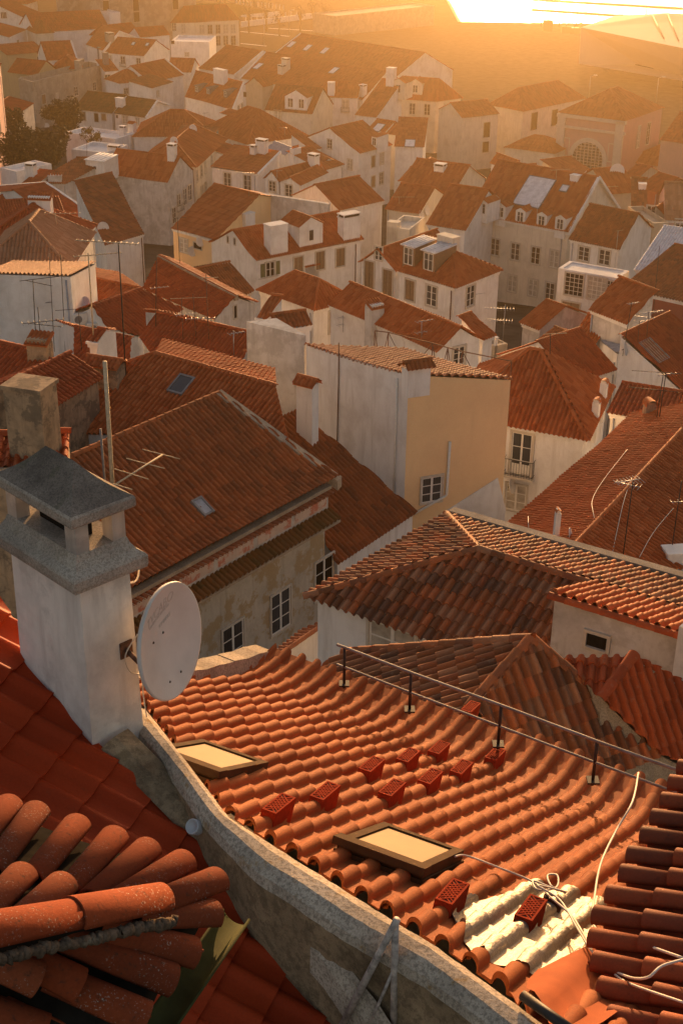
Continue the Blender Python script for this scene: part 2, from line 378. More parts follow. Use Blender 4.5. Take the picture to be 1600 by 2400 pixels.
    for r0, sm in ((0, True), (1, False)):          # the tile faces, then the little steps between rows
        lo_, hi_ = idx[r0:-1:2], idx[r0+1::2]
        if not len(lo_) or not len(hi_): continue
        a, b, c, d = lo_[:, :-1].ravel(), lo_[:, 1:].ravel(), hi_[:, 1:].ravel(), hi_[:, :-1].ravel()
        Fq = np.stack([d, c, b, a], 1)
        ar = np.linalg.norm(np.cross(V[Fq[:, 2]]-V[Fq[:, 0]], V[Fq[:, 3]]-V[Fq[:, 1]]), axis=1)
        Fq = Fq[ar > 1e-6]
        if not len(Fq): continue
        us, inv = np.unique(Fq, return_inverse=True)
        mb.add(V[us], inv.reshape(-1, 4), mi, UV[us], None, sm)
    return u, dn, n
def ridge(mb, p0, p1, r=.12, ln=.42, mi=0, lift_=.02, n=6, up=Zv):
    """a row of half-round ridge tiles"""
    p0, p1 = np.asarray(p0, float), np.asarray(p1, float); L = np.linalg.norm(p1-p0)
    if L < .1: return
    t = (p1-p0)/L; s = nrm(np.cross(t, up)); w_ = np.cross(s, t); k = max(1, round(L/ln)); ln = L/k
    th = np.linspace(math.pi, 0, n+1); V = []; Fq = []; UV = []
    for i in range(k):
        for e in (0, 1):
            c = p0+t*(i*ln+e*(ln+.04)); rr = r*(1.0 if e == 0 else .84)
            V.append(c+rr*np.cos(th)[:, None]*s+(rr*np.sin(th)+lift_-r*.35)[:, None]*w_)
            UV.append(np.stack([np.full(n+1, i+.5), np.full(n+1, .3)], 1))
        o = i*2*(n+1)
        Fq += [(o+j, o+j+1, o+n+1+j+1, o+n+1+j) for j in range(n)]
    mb.add(np.concatenate(V), Fq, mi, np.concatenate(UV), None, True)
# ------------------------------------------------------------------ the lie of the land
_GD = [0, 12, 25, 37, 52, 68, 100, 130, 165, 205, 255, 315, 385, 480, 560, 4000]
_GZ = [-21, -22, -27, -33, -36, -38.5, -42, -46.5, -51.5, -56, -60, -62.5, -65, -68, -69.5, -69.5]
def gz(x, y): return float(np.interp(y, _GD, _GZ))+CZ
PXV, PXF, PXO = [], [], []                   # flat stand-in polygons, only for finding where a pixel's line of sight lands
def proxy(poly, owner):
    o = len(PXV); PXV.extend([tuple(map(float, p)) for p in poly])
    for i in range(1, len(poly)-1): PXF.append((o, o+i, o+i+1)); PXO.append(owner)
BVH = [None, 0]
def hit(q, x, y):
    if BVH[1] != len(PXF): BVH[0] = BVHTree.FromPolygons(PXV, PXF); BVH[1] = len(PXF)
    d = ray(*px(q, x, y)); loc, no, ix, ds = BVH[0].ray_cast(Vector(CAM), Vector(d))
    if loc is None: return None, None, None
    return np.array(loc), np.array(no), PXO[ix]
class Own: pass

# ------------------------------------------------------------------ windows
_WM = {}; wrnd = [2]
def win_meshes(style, w, h, cur=0):
    key = (style, round(w, 2), round(h, 2), cur)
    if key in _WM: return _WM[key]
    s, f, p = MB(), MB(), MB(); hw, hh = w/2, h/2; b = .13
    # stone surround, standing 5 cm proud
    if style not in ('n', 'k'):
        for sx in (-1, 1): s.box((sx*(hw+b/2), -.04, 0), (b/2, .05, hh+b))
        s.box((0, -.039, hh+b/2), (hw, .05, b/2)); s.box((0, -.055, -hh-b/2), (hw+.001, .07, b/2))
    else:
        for sx in (-1, 1): s.box((sx*(hw+.04), -.03, 0), (.04, .04, hh+.08))
        s.box((0, -.029, hh+.04), (hw, .039, .04)); s.box((0, -.035, -hh-.04), (hw, .05, .04))
    p.add([(-hw, .0, -hh), (hw, .0, -hh), (hw, .0, hh), (-hw, .0, hh)], [(0, 1, 2, 3)])
    p.V[-1][:, 1] = -.006
    fw = .055
    if style in ('c', 'n', 'd'):
        for sx in (-1, 1): f.box((sx*(hw-fw/2), -.014, 0), (fw/2, .01, hh))
        f.box((0, -.015, 0), (.05, .012, hh))
        for z in (hh-fw/2, -hh+fw/2): f.box((0, -.013, z), (hw-fw, .01, fw/2))
        for z in ((-.33, .33) if h > 1.0 else (0,)):
            for sx in (-1, 1): f.box((sx*(hw+.0)/2, -.012, z*hh), (hw/2-fw*.9, .008, .018))
        if style == 'd': f.box((0, -.0125, -hh*.72), (hw-fw, .009, hh*.22))
    elif style == 'g':      # gridded panes
        nx, nz = 4, 5
        for i in range(nx+1): f.box((-hw+i*w/nx, -.014, 0), (.02, .01, hh))
        for j in range(nz+1): f.box((0, -.0125, -hh+j*h/nz), (hw, .009, .02))
    elif style == 'b':      # closed brown shutters
        for sx in (-1, 1): f.box((sx*hw/2, -.014, 0), (hw/2-.025, .012, hh-.03))
    elif style == 's':      # open green shutters at the sides
        for sx in (-1, 1):
            s.box((sx*(hw+b+hw/2), -.035, 0), (hw/2, .02, hh), mi=1)
            f.box((sx*(hw-fw/2), -.014, 0), (fw/2, .01, hh))
        f.box((0, -.015, 0), (.05, .012, hh)); f.box((0, -.0125, 0), (hw-fw, .008, .02))
    elif style == 'k': pass
    sm = ['stone'] + (['green_wood'] if style == 's' else [])
    r = (s.mesh('window', sm), f.mesh('frame', ['brown_wood' if style == 'b' else 'white_wood']) if f.V else None, p.mesh('pane', ['dark' if style == 'k' else 'curtain' if cur == 1 else 'dark' if cur == 2 else 'glass']))
    _WM[key] = r; return r
def put_window(parent, P, nrm_, w, h, style='c', simple=False):
    a = math.atan2(nrm_[0], -nrm_[1])
    wrnd[0] = (wrnd[0]*7+3) % 11; ms = win_meshes(style, w, h, 1 if wrnd[0] in (1, 4, 8) else 2 if wrnd[0] == 6 else 0)
    o = bpy.data.objects.new('window', ms[0]); col.objects.link(o); o.parent = parent
    L = WLOC[parent]; o.location = [P[i]-L[i] for i in range(3)]; o.rotation_euler = (0, 0, a)
    for nm, m in (('frame', ms[1]), ('pane', ms[2])):
        if m is None: continue
        c = bpy.data.objects.new(nm, m); col.objects.link(c); c.parent = o
    return o

# ------------------------------------------------------------------ houses
def lod(d):
    if d < 62: return dict(prof='fine', pitch=.23, row=.40, step=.022, taper=.16, jit=.009, sag=.05)
    if d < 150: return dict(prof='mid', pitch=.25, row=.45, step=.03, jit=.010, sag=.09)
    return dict(prof='low', pitch=.30, row=.9, step=.03, jit=.01, sag=.10)
def insideray(P, nr, q, x, y):
    d = ray(*px(q, x, y)); t = ((P-CAM)@nr)/(d@nr); return CAM+d*t
def H(label, q, A, B, C=None, side='R', W=None, roof='g', h=None, dz=0, top=None, rise=None, wall='white', tile='clay', wins=(), name='house', cat='house',
      group=None, over=.22, ins=.9, flare=None, verge='', parent=None, cornice='white', zb=None, pitchdeg=26, ridges=True, parapet=.5, wmat2=None):
    if h is None: h = zE((px(q, *A)[1]+px(q, *B)[1])/2)+dz
    a3, b3 = at(q, *A, h), at(q, *B, h); d = b3-a3; L = np.linalg.norm(d); u = d/L
    if C is not None:
        c3 = at(q, *C, h); n = c3-b3 if side == 'R' else c3-a3
    else: n = np.array([-u[1], u[0], 0])*W
    if u[0]*n[1]-u[1]*n[0] < 0: print('ORIENT', label)
    Wd = np.linalg.norm(n); nn = n/Wd; pw = abs(u[0]*n[1]-u[1]*n[0])
    E = [a3, b3, b3+n, a3+n]
    cen = sum(E)/4; dist = np.linalg.norm(cen-CAM)
    up = lambda p, r: p+Zv*r
    mid = lambda i, j: (E[i]+E[j])/2
    hipx = roof == 'h' and Wd > L*1.05
    i_ = min(pw/2*ins, L*.46) if not hipx else min(L/2*ins, Wd*.46)
    if top is not None:
        if roof in 'g': base_ = mid(1, 2) if side == 'R' else mid(0, 3)
        elif roof == 'h': base_ = ((mid(1, 2)-u*i_) if side == 'R' else (mid(0, 3)+u*i_)) if not hipx else mid(0, 1)+nn*i_
        elif roof == 's': base_ = E[2] if side == 'R' else E[3]
        elif roof == 'p': base_ = mid(0, 1)
        elif roof == 'L': base_ = E[0]
        elif roof == 'R': base_ = E[1]
        else: base_ = cen
        rise = lift(base_, q, *top)
        ref = pw/2 if roof in 'gh' and not hipx else (pw if roof == 's' else L/2)
        rr = float(np.clip(rise, .18*ref, .75*ref))
        if abs(rr-rise) > .25: print('RISE %s  %.2f -> %.2f (L %.1f W %.1f dist %.0f)' % (label[:40], rise, rr, L, pw, dist))
        rise = rr
    elif rise is None:
        ref = {'g': pw/2, 'h': min(pw, L)/2, 'p': L/2, 's': pw, 'L': L, 'R': L, 'S': pw, 'f': 0}[roof]; rise = ref*math.tan(R(pitchdeg))
    ov = over
    # wall corners, inside the eaves
    un, nnv = u*ov, nn*ov
    Wc = [E[0]+un+nnv, E[1]-un+nnv, E[2]-un-nnv, E[3]+un-nnv]
    def rz(P):
        """roof height above the eave plane at a point"""
        r = P-a3; M = np.array([[u[0], nn[0]], [u[1], nn[1]]]); s, t = np.linalg.solve(M, r[:2])
        s, t = s/L, t/Wd
        if roof == 'g': return rise*(1-abs(2*t-1))
        if roof == 'p': return rise*(1-abs(2*s-1))
        if roof == 's': return rise*t
        if roof == 'S': return -rise*t
        if roof == 'L': return rise*(1-s)
        if roof == 'R': return rise*s
        if roof == 'h':
            if not hipx: return rise*min(1-abs(2*t-1), min(s, 1-s)*L/i_)
            return rise*min(1-abs(2*s-1), min(t, 1-t)*Wd/i_)
        return 0
    fac = []; rl = []
    if roof == 'g':
        r1, r2 = up(mid(0, 3), rise), up(mid(1, 2), rise); fac = [[E[0], E[1], r2, r1], [E[2], E[3], r1, r2]]; rl = [(r1, r2)]
    elif roof == 'p':
        r1, r2 = up(mid(0, 1), rise), up(mid(3, 2), rise); fac = [[E[3], E[0], r1, r2], [E[1], E[2], r2, r1]]; rl = [(r1, r2)]
    elif roof == 'h':
        if not hipx:
            r1, r2 = up(mid(0, 3)+u*i_, rise), up(mid(1, 2)-u*i_, rise); fac = [[E[0], E[1], r2, r1], [E[1], E[2], r2], [E[2], E[3], r1, r2], [E[3], E[0], r1]]
            rl = [(r1, r2), (E[0], r1), (E[1], r2), (E[2], r2), (E[3], r1)]
        else:
            r1, r2 = up(mid(0, 1)+nn*i_, rise), up(mid(3, 2)-nn*i_, rise); fac = [[E[0], E[1], r1], [E[1], E[2], r2, r1], [E[2], E[3], r2], [E[3], E[0], r1, r2]]
            rl = [(r1, r2), (E[0], r1), (E[1], r1), (E[2], r2), (E[3], r2)]
    elif roof == 's': fac = [[E[0], E[1], up(E[2], rise), up(E[3], rise)]]; rl = [(up(E[3], rise), up(E[2], rise))]
    elif roof == 'S': fac = [[E[0], E[1], up(E[2], -rise), up(E[3], -rise)]]
    elif roof == 'L': fac = [[up(E[0], rise), E[1], E[2], up(E[3], rise)]]; rl = [(up(E[0], rise), up(E[3], rise))]
    elif roof == 'R': fac = [[E[0], up(E[1], rise), up(E[2], rise), E[3]]]; rl = [(up(E[1], rise), up(E[2], rise))]
    # wall loop with gable points
    loop = []
    seq = [(0, 1), (1, 2), (2, 3), (3, 0)]
    for i, j in seq:
        loop.append(up(Wc[i], rz(Wc[i])-.05 if roof != 'f' else 0))
        if (roof == 'g' and (i, j) in ((1, 2), (3, 0))) or (roof == 'p' and (i, j) in ((0, 1), (2, 3))):
            m_ = (Wc[i]+Wc[j])/2; loop.append(up(m_, rise-.05))
    root = parent
    gb = min(gz(p[0], p[1]) for p in Wc)-1.0 if zb is None else zb+CZ
    if root is None:
        root = thing(name, (cen[0], cen[1], gb), label, cat, group)
    O = Own(); O.root = root; O.u, O.n = u, np.array([u[1], -u[0], 0]); O.dist = dist; O.h = h+CZ
    wb = MB(); wb.wall(loop, gb)
    if roof == 'f':
        wb.fan([up(p, -parapet) for p in Wc]); wi = [p+(cen-p)*(.25/np.linalg.norm(cen-p))*1.4 for p in Wc]
        for i in range(4):
            j = (i+1) % 4; wb.add([Wc[i], Wc[j], wi[j], wi[i], up(wi[i], -parapet), up(wi[j], -parapet)], [(0, 1, 2, 3), (3, 2, 5, 4)])
    wo = wb.build('wall', [wall], root); O.wall = wo
    lo = lod(dist)
    if fac:
        rb = MB()
        for f in fac: sheet(rb, f, flare=flare, off=.02, **lo)
        if ridges:
            for p0, p1 in rl: ridge(rb, p0, p1, r=.13 if dist < 150 else .17, ln=.42 if dist < 100 else .9, lift_=.07)
        ro = rb.build('roof', [tile], root); O.roof = ro
    else: O.roof = wo
    if cornice and dist < 170 and roof != 'f':
        for k, (i, j) in enumerate(seq):
            lowedge = {'g': (0, 2), 'p': (1, 3), 'h': (0, 1, 2, 3), 's': (0,), 'L': (1,), 'R': (3,), 'S': (2,)}[roof]
            if k not in lowedge: continue
            cb = MB(); p, r_ = Wc[i], Wc[j]; e = nrm(r_-p); o_ = np.array([e[1], -e[0], 0]); ln = np.linalg.norm(r_-p)
            if o_@(CAM-(p+r_)/2) < 0: continue            # the eave behind the house is never seen
            for q_, (pr, hh_) in enumerate(((.07, .10), (.13, .06))):
                c_ = (p+r_)/2+o_*pr/2; c_ = np.array([c_[0], c_[1], h+CZ-.17+q_*.14]); cb.box(c_, (ln/2+.0+pr, pr/2+.002*q_, hh_), (e, o_, Zv))
            cb.build('cornice', [cornice], root)
    if dist < 230 and roof != 'f' and L > 3:
        p, r_ = Wc[0], Wc[1]; e = nrm(r_-p); o_ = np.array([e[1], -e[0], 0]); t = .5 if roof == 'p' else .05
        if roof != 'p':
            p = p+e*np.linalg.norm(r_-p)*(1-t if int(L*10) % 2 else t)+o_*.07; db = MB(); db.tube([np.array([p[0], p[1], h+CZ-.25]), np.array([p[0], p[1], gb])], .05, 6); db.build('drain_pipe', ['rust' if int(L*7) % 3 == 0 else 'zinc'], root)
    if verge:
        vb = MB()
        for s in verge:
            i, j = {'R': (1, 2), 'L': (0, 3), 'F': (0, 1), 'B': (3, 2)}[s]
            pts = [up(E[i], rz(E[i])), up(mid(i, j), rz(mid(i, j))), up(E[j], rz(E[j]))]
            sd_ = u if s in 'RL' else nn
            for p, r_ in ((pts[0], pts[1]), (pts[1], pts[2])):
                vb.hull8([p-sd_*.16-Zv*.2, p+sd_*.16-Zv*.2, r_+sd_*.16-Zv*.2, r_-sd_*.16-Zv*.2], [p-sd_*.16+Zv*.16, p+sd_*.16+Zv*.16, r_+sd_*.16+Zv*.16, r_-sd_*.16+Zv*.16])
        vb.build('verge', [wmat2 or 'white'], root)
    for f in fac: proxy(f, O)
    if roof == 'f': proxy([up(p, -parapet) for p in Wc], O)
    k = len(loop)
    for i in range(k):
        a_, b_ = loop[i], loop[(i+1) % k]; proxy([a_, b_, (b_[0], b_[1], gb), (a_[0], a_[1], gb)], O)
    for wv in wins:
        s, x, y, ww, wh = wv[:5]; st = wv[5] if len(wv) > 5 else 'c'; qq = wv[6] if len(wv) > 6 else q
        i, j = {'F': (0, 1), 'R': (1, 2), 'L': (3, 0)}[s]
        e = nrm(Wc[j]-Wc[i]); no = np.array([e[1], -e[0], 0]); P = insideray(Wc[i], no, qq, x, y)
        t = (P-Wc[i])@e
        if not (-.5 < t < np.linalg.norm(Wc[j]-Wc[i])+.5): print('WINDOW off wall', label[:40], wv, round(t, 1), round(np.linalg.norm(Wc[j]-Wc[i]), 1)); continue
        put_window(root, P, no, ww, wh, st)
        if st == 'd' or (len(wv) > 7 and wv[7] == 'bal'): balcony(root, P+no*.02-Zv*(wh/2), e, no, ww+.5)
    O.W, O.L = pw, L; O.E = E; return O
def balcony(root, P, e, no, w, dp=.45, hh=.95):
    b = MB(); b.box(P+no*dp/2-Zv*.06, (w/2, dp/2, .06), (e, no, Zv), mi=1)
    for z in (hh, .12):
        b.tube([P-e*w/2+Zv*z, P-e*w/2+no*dp+Zv*z, P+e*w/2+no*dp+Zv*z, P+e*w/2+Zv*z], .018, 5)
    k = int(w/.13)
    for i in range(k+1): p = P+e*(-w/2+w*i/k)+no*dp; b.tube([p, p+Zv*hh], .01, 4)
    for s in (-1, 1):
        for t in (.33, .66): p = P+e*s*w/2+no*dp*t; b.tube([p, p+Zv*hh], .01, 4)
    b.build('balcony', ['iron', 'stone'], root)
# ------------------------------------------------------------------ things fixed on roofs
def chimney(q, x, y, topy, w, d, style='cap', mat='white', own=None, ang=0, P=None, tile='clay', zt=None):
    """built up from where the line of sight lands on a roof, to the height its top shows"""
    if P is None: P, no, O = hit(q, x, y)
    else: O = own
    if P is None: print('CHIMNEY misses', q, x, y); return
    if own: O = own
    hh = lift(P, q, x, topy) if zt is None else zt-P[2]; hh = min(max(hh, .4), 6)
    ca, sa = math.cos(ang), math.sin(ang); e = O.u*ca-O.n*sa; f = np.cross(Zv, e); ax = (e, f, Zv)
    b = MB(); c = P+f*d/2
    b.box(c+Zv*(hh-1.4)/2, (w/2, d/2, (hh+1.4)/2), ax)
    t = c+Zv*hh
    if style == 'cap':
        b.box(t-Zv*.05, (w/2+.06, d/2+.06, .05), ax)
        for sx in (-1, 1):
            for sy in (-1, 1): b.box(t+e*sx*(w/2-.05)+f*sy*(d/2-.05)+Zv*.12, (.05, .05, .12), ax)
        b.box(t+Zv*.10, (w/2-.09, d/2-.09, .10), ax, mi=2)
        b.box(t+Zv*.28, (w/2+.07, d/2+.07, .04), ax)
    elif style == 'tile':          # little saddle of tiles over vent holes
        b.box(t+Zv*.06, (w/2-.06, d/2-.04, .06), ax, mi=2)
        for sx in (-1, 0, 1): b.box(t+e*sx*(w/2-.05)+Zv*.07, (.05, d/2, .07), ax)
        r1, r2 = t-e*(w/2+.1)+Zv*.38, t+e*(w/2+.1)+Zv*.38
        for s in (-1, 1):
            a0, a1 = t-e*(w/2+.1)+f*s*(d/2+.14)+Zv*.12, t+e*(w/2+.1)+f*s*(d/2+.14)+Zv*.12
            sheet(b, [a0, a1, r2, r1] if s < 0 else [a1, a0, r1, r2], 'mid', .2, .3, .02, mi=1, sag=0)
            b.hull8([a0-Zv*.05, a1-Zv*.05, r2-Zv*.05, r1-Zv*.05], [a0-Zv*.01, a1-Zv*.01, r2-Zv*.01, r1-Zv*.01], mi=1)
        ridge(b, r1, r2, .11, mi=1)
    elif style == 'shed':          # tiles laid one way
        a0, a1, r2, r1 = t-e*(w/2+.08)-f*(d/2+.1)+Zv*.02, t+e*(w/2+.08)-f*(d/2+.1)+Zv*.02, t+e*(w/2+.08)+f*(d/2+.1)+Zv*.4, t-e*(w/2+.08)+f*(d/2+.1)+Zv*.4
        b.hull8([a0-Zv*.06, a1-Zv*.06, r2-Zv*.06, r1-Zv*.06], [a0, a1, r2, r1], mi=1); sheet(b, [a0, a1, r2, r1], 'mid', .2, .35, .02, mi=1, sag=0)
        b.box(c+Zv*(hh+.12), (w/2-.02, d/2-.02, .12), ax)
    elif style == 'flat': b.box(t+Zv*.03, (w/2+.05, d/2+.05, .05), ax)
    elif style == 'pots':
        k = max(2, int(w/.32))
        for i in range(k): b.lathe(t+e*(-w/2+w*(i+.5)/k)-Zv*.02, [(.1, 0), (.12, .1), (.1, .42), (.07, .44), (.07, .2)], 8, 1)
        b.box(t, (w/2+.04, d/2+.04, .05), ax)
    elif style == 'barrel':        # one half-round tile over the top
        ridge(b, t-f*(d/2+.08)+Zv*.1, t+f*(d/2+.08)+Zv*.1, w*.62, d+.16, 1, 0)
        b.box(t+Zv*.06, (w/2-.03, d/2-.03, .1), ax)
    o = b.build('chimney', [mat, tile, 'dark'], O.roof if O.roof is not O.wall else O.root)
    for s in (-1, 1):
        proxy([c+e*s*w/2-f*d/2-Zv, c+e*s*w/2+f*d/2-Zv, c+e*s*w/2+f*d/2+Zv*hh, c+e*s*w/2-f*d/2+Zv*hh], O)
        proxy([c-e*w/2+f*s*d/2-Zv, c+e*w/2+f*s*d/2-Zv, c+e*w/2+f*s*d/2+Zv*hh, c-e*w/2+f*s*d/2+Zv*hh], O)
    return P
def dormer(q, x, y, w, hh, dp=2.5, style='gable', mat='white', tile='clay', ww=.8, wh=1.0, wst='n', own=None, two=False):
    """x, y: foot of the middle of its front"""
    P, no, O = hit(q, x, y)
    if P is None: print('DORMER misses', q, x, y); return
    if own: O = own
    e, o_ = O.u, O.n; b = MB()
    if hasattr(O, 'E') and False: pass
    f0 = P-e*w/2; f1 = P+e*w/2; bk = -o_*dp
    lo = lod(O.dist)
    if style == 'gable':
        ap = P+Zv*(hh+w*.28)
        b.wall([f0+Zv*hh, ap, f1+Zv*hh, f1+bk+Zv*hh, P+bk+Zv*(hh+w*.28), f0+bk+Zv*hh][::1], P[2]-.8)
    else:
        b.wall([f0+Zv*hh, f1+Zv*hh, f1+bk+Zv*(hh+.25), f0+bk+Zv*(hh+.25)], P[2]-.8)
    par = b.build('dormer', [mat], O.root)
    r = MB(); ov = .12
    if style == 'gable':
        a0, a1 = f0-e*ov+o_*ov+Zv*(hh-.03), f1+e*ov+o_*ov+Zv*(hh-.03); t0 = P+o_*ov+Zv*(hh+w*.28+.03); 
        sheet(r, [a0, t0, t0+bk, a0+bk], sag=0, **{k: v for k, v in lo.items() if k != 'sag'}); sheet(r, [a1, a1+bk, t0+bk, t0], sag=0, **{k: v for k, v in lo.items() if k != 'sag'})
        ridge(r, t0, t0+bk, .1)
        r.build('dormer_roof', [tile], par)
    elif style == 'flat':
        a0, a1 = f0-e*ov+o_*.2+Zv*hh, f1+e*ov+o_*.2+Zv*hh; c0, c1 = f0-e*ov+bk+Zv*(hh+.25), f1+e*ov+bk+Zv*(hh+.25)
        r.hull8([a0, a1, c1, c0], [a0+Zv*.08, a1+Zv*.08, c1+Zv*.08, c0+Zv*.08])
        for i in range(5):
            t = (i+.5)/5; r.tube([a0+(a1-a0)*t+Zv*.1, c0+(c1-c0)*t+Zv*.1], .04, 5)
        r.build('dormer_roof', [tile], par)
    elif style == 'shed':
        a0, a1 = f0-e*ov+o_*.2+Zv*hh, f1+e*ov+o_*.2+Zv*hh; c0, c1 = f0-e*ov+bk+Zv*(hh+.6), f1+e*ov+bk+Zv*(hh+.6)
        sheet(r, [a0, a1, c1, c0], sag=0, **{k: v for k, v in lo.items() if k != 'sag'}); r.build('dormer_roof', [tile], par)
    ks = (-w/4, w/4) if two else (0,)
    for k in ks:
        ms = win_meshes(wst, ww, wh); j = MB()
        wo = bpy.data.objects.new('window', joined(wst, ww, wh)); col.objects.link(wo); wo.parent = par
        Pp = P+e*k+Zv*(hh*.5+.05)+o_*.01; L = WLOC[par]; wo.location = [Pp[i]-L[i] for i in range(3)]; wo.rotation_euler = (0, 0, math.atan2(o_[0], -o_[1]))
    proxy([f0-Zv*.3, f1-Zv*.3, f1+Zv*hh, f0+Zv*hh], O); proxy([f0+Zv*hh, f1+Zv*hh, f1+bk+Zv*hh, f0+bk+Zv*hh], O)
    return par
_JW = {}
def joined(style, w, h):
    key = (style, w, h)
    if key not in _JW:
        s = MB(); hw, hh = w/2, h/2; fw = .06
        s.add([(-hw, -.006, -hh), (hw, -.006, -hh), (hw, -.006, hh), (-hw, -.006, hh)], [(0, 1, 2, 3)], mi=1)
        for sx in (-1, 1): s.box((sx*(hw-fw/2), -.02, 0), (fw/2, .02, hh))
        for z in (hh-fw/2, -hh+fw/2): s.box((0, -.019, z), (hw-fw, .02, fw/2))
        if style != 'k': s.box((0, -.018, 0), (.04, .017, hh-fw)); s.box((0, -.016, hh*.2), (hw-fw, .012, .015))
        _JW[key] = s.mesh('window', ['white_wood', 'glass'])
    return _JW[key]
def skylight(q, x, y, w, l, mat='glass_lit', lift_=.1):
    P, no, O = hit(q, x, y)
    if P is None: print('SKYLIGHT misses', q, x, y); return
    if no[2] < 0: no = -no
    no = nrm(no); hz = nrm(np.cross(Zv, no)) if abs(no[2]) < .999 else O.u; dn = np.cross(hz, no)
    b = MB(); t = P+no*.13
    for s in (-1, 1):
        b.box(t+hz*s*(w/2), (.04, l/2+.04, .07), (hz, dn, no)); b.box(t+dn*s*(l/2), (w/2, .04, .069), (hz, dn, no))
    b.box(t, (w/2-.03, l/2-.03, .045), (hz, dn, no), mi=1)
    b.build('skylight', ['lead', mat], O.roof if O.roof is not O.wall else O.root)
# ------------------------------------------------------------------ ground, river, quay
def make_ground():
    ds = np.concatenate([[-60, -20, 0, 6], np.array(_GD[1:-2]), [548, 1400, 5000]]); xs = np.array([-2500, -900, -300, -150, -60, -25, 0, 25, 42, 150, 300, 900.])
    V = [(x, y, gz(x, y)) for y in ds for x in xs]; m = len(xs); j0 = list(ds).index(548)
    Fq = [(j*m+i, j*m+i+1, (j+1)*m+i+1, (j+1)*m+i) for j in range(len(ds)-1) for i in range(m-1) if not (j >= j0 and i >= 8)]
    b = MB(); b.add(V, Fq); struct(b.build('ground', ['paving']))
    e = MB(); e.box((471, 548.6, CZ-71), (429, .6, 1.6)); e.box((42.6, 2773, CZ-71), (.6, 2225, 1.6)); struct(e.build('quay_wall', ['stone']))
    wv = MB(); wv.add([(42, 548, CZ-72), (9000, 548, CZ-72), (9000, 9000, CZ-72), (42, 9000, CZ-72)], [(0, 1, 2, 3)])
    struct(wv.build('river_water', ['river']))
plain('paving', (.075, .066, .058), .95, 0, .35, .5, 0)
m, n, l, b = newmat('river'); b.inputs['Base Color'].default_value = (.03, .045, .05, 1); b.inputs['Roughness'].default_value = .2; b.inputs['Specular IOR Level'].default_value = .25
h1 = noise(n, l, .3, 6, .7, stretch=(1, .4, 1)); bump(n, l, b, h1, 1.0, 2.5)
make_ground()

# ------------------------------------------------------------------ far left of the town
H('tall white house with a small red hip roof beside the dome', 'q0', (-160, 28), (248, 42), W=9, roof='h', dz=4, rise=2, wall='white', tile='clay', wins=[])
H('white wall house with four slits under a falling roof edge', 'q0', (-150, 150), (276, 190), W=9, roof='L', dz=1, rise=5.0, wall='white', tile='clay_red',
  wins=[('F', 18, 140, .35, 1.6, 'k'), ('F', 32, 140, .35, 1.6, 'k'), ('F', 45, 140, .35, 1.6, 'k'), ('F', 58, 140, .35, 1.6, 'k')])
H('dark weathered monastery with blotched stone wall and square openings', 's', (128, -30), (459, -52), (452, -75), roof='f', h=-44, wall='monastery', name='monastery', cat='monastery',
  wins=[('F', 975, 50, 2, 2.6, 'k', 'q0'), ('F', 1250, 45, 2, 3.8, 'k', 'q0'), ('F', 1256, 152, 2, 3, 'k', 'q0'), ('F', 45, 30, 2, 3.6, 'k', 'q1')])
H('long red roofed hall with a low pale wall in front of the monastery', 'q0', (320, 300), (1010, 262), W=16, roof='g', rise=4.0, wall='cool_white', tile='clay_red')
H('narrow white party wall house with ornamental end pillar', 'q0', (765, 62), (1000, 118), W=4, roof='f', dz=3, wall='cool_white')
H('small red gable just left of the white pillared wall', 'q0', (630, 125), (775, 130), W=6, roof='h', dz=2, rise=2.5, wall='grey', tile='clay_red')
H('ochre house with a lean red roof and two round wall marks', 'q0', (62, 510), (425, 478), W=7, roof='s', rise=1.6, wall='ochre', tile='clay_red', wins=[('F', 366, 540, 1.2, 1.2, 'k')])
H('low house with dark red roof between the ochre house and the grey ruin', 'q0', (70, 668), (345, 695), W=8, roof='g', top=None, rise=2.6, wall='ochre', tile='clay_red', wins=[('F', 225, 742, 1.8, 1.4)])
H('cream house with brown roof and a cooling unit on its wall', 'q0', (333, 312), (502, 302), W=9, roof='h', rise=3, wall='cream', tile='clay_brown')
H('pale blue washed house at the left edge with dark lean roof', 'q0', (85, 345), (252, 275), W=8, roof='s', rise=1.8, wall='cool_white', tile='clay_red', wins=[('F', 168, 392, 1.3, 1.3)])
H('red roofed house with a white party wall on its right side', 'q0', (430, 560), (712, 545), W=11, roof='g', rise=3.6, wall='white', tile='clay_red', verge='R')
H('house with red roof and square grey chimney box behind the white house', 'q0', (790, 410), (950, 470), (1255, 345), roof='g', rise=3.2, wall='white', tile='clay', verge='R')
H('long grey ruined wall house with flaking plaster and square windows', 'q0', (302, 755), (960, 592), (820, 560), roof='f', dz=1, wall='grey', parapet=1.2,
  wins=[('F', 404, 912, 1.4, 2.0, 'b'), ('F', 700, 838, 1.4, 2.0), ('F', 870, 793, 1.2, 1.9, 'n'), ('F', 526, 880, 1.0, 1.2, 'n')])
H('red brown hip roof rising behind the grey ruined wall', 'q0', (470, 640), (745, 640), W=9, roof='h', rise=2.5, dz=.3, wall='grey', tile='clay_red')
H('white house with three front windows, two roof lights and bare gable', 'a', (482, 244), (662, 258), (782, 232), roof='g', top=(740, 184), wall='white', tile='clay',
  wins=[('F', 505, 270, 1.0, 1.7), ('F', 566, 282, 1.2, 2.4, 'd'), ('F', 637, 284, 1.1, 1.8)])
H('small white cottage under the white house, with low hip roof', 'q0', (1102, 772), (1370, 742), W=7, roof='h', rise=2.2, wall='cool_white', tile='clay', wins=[('F', 1160, 838, 1.0, 1.2), ('F', 1262, 834, 1.0, 1.6)])
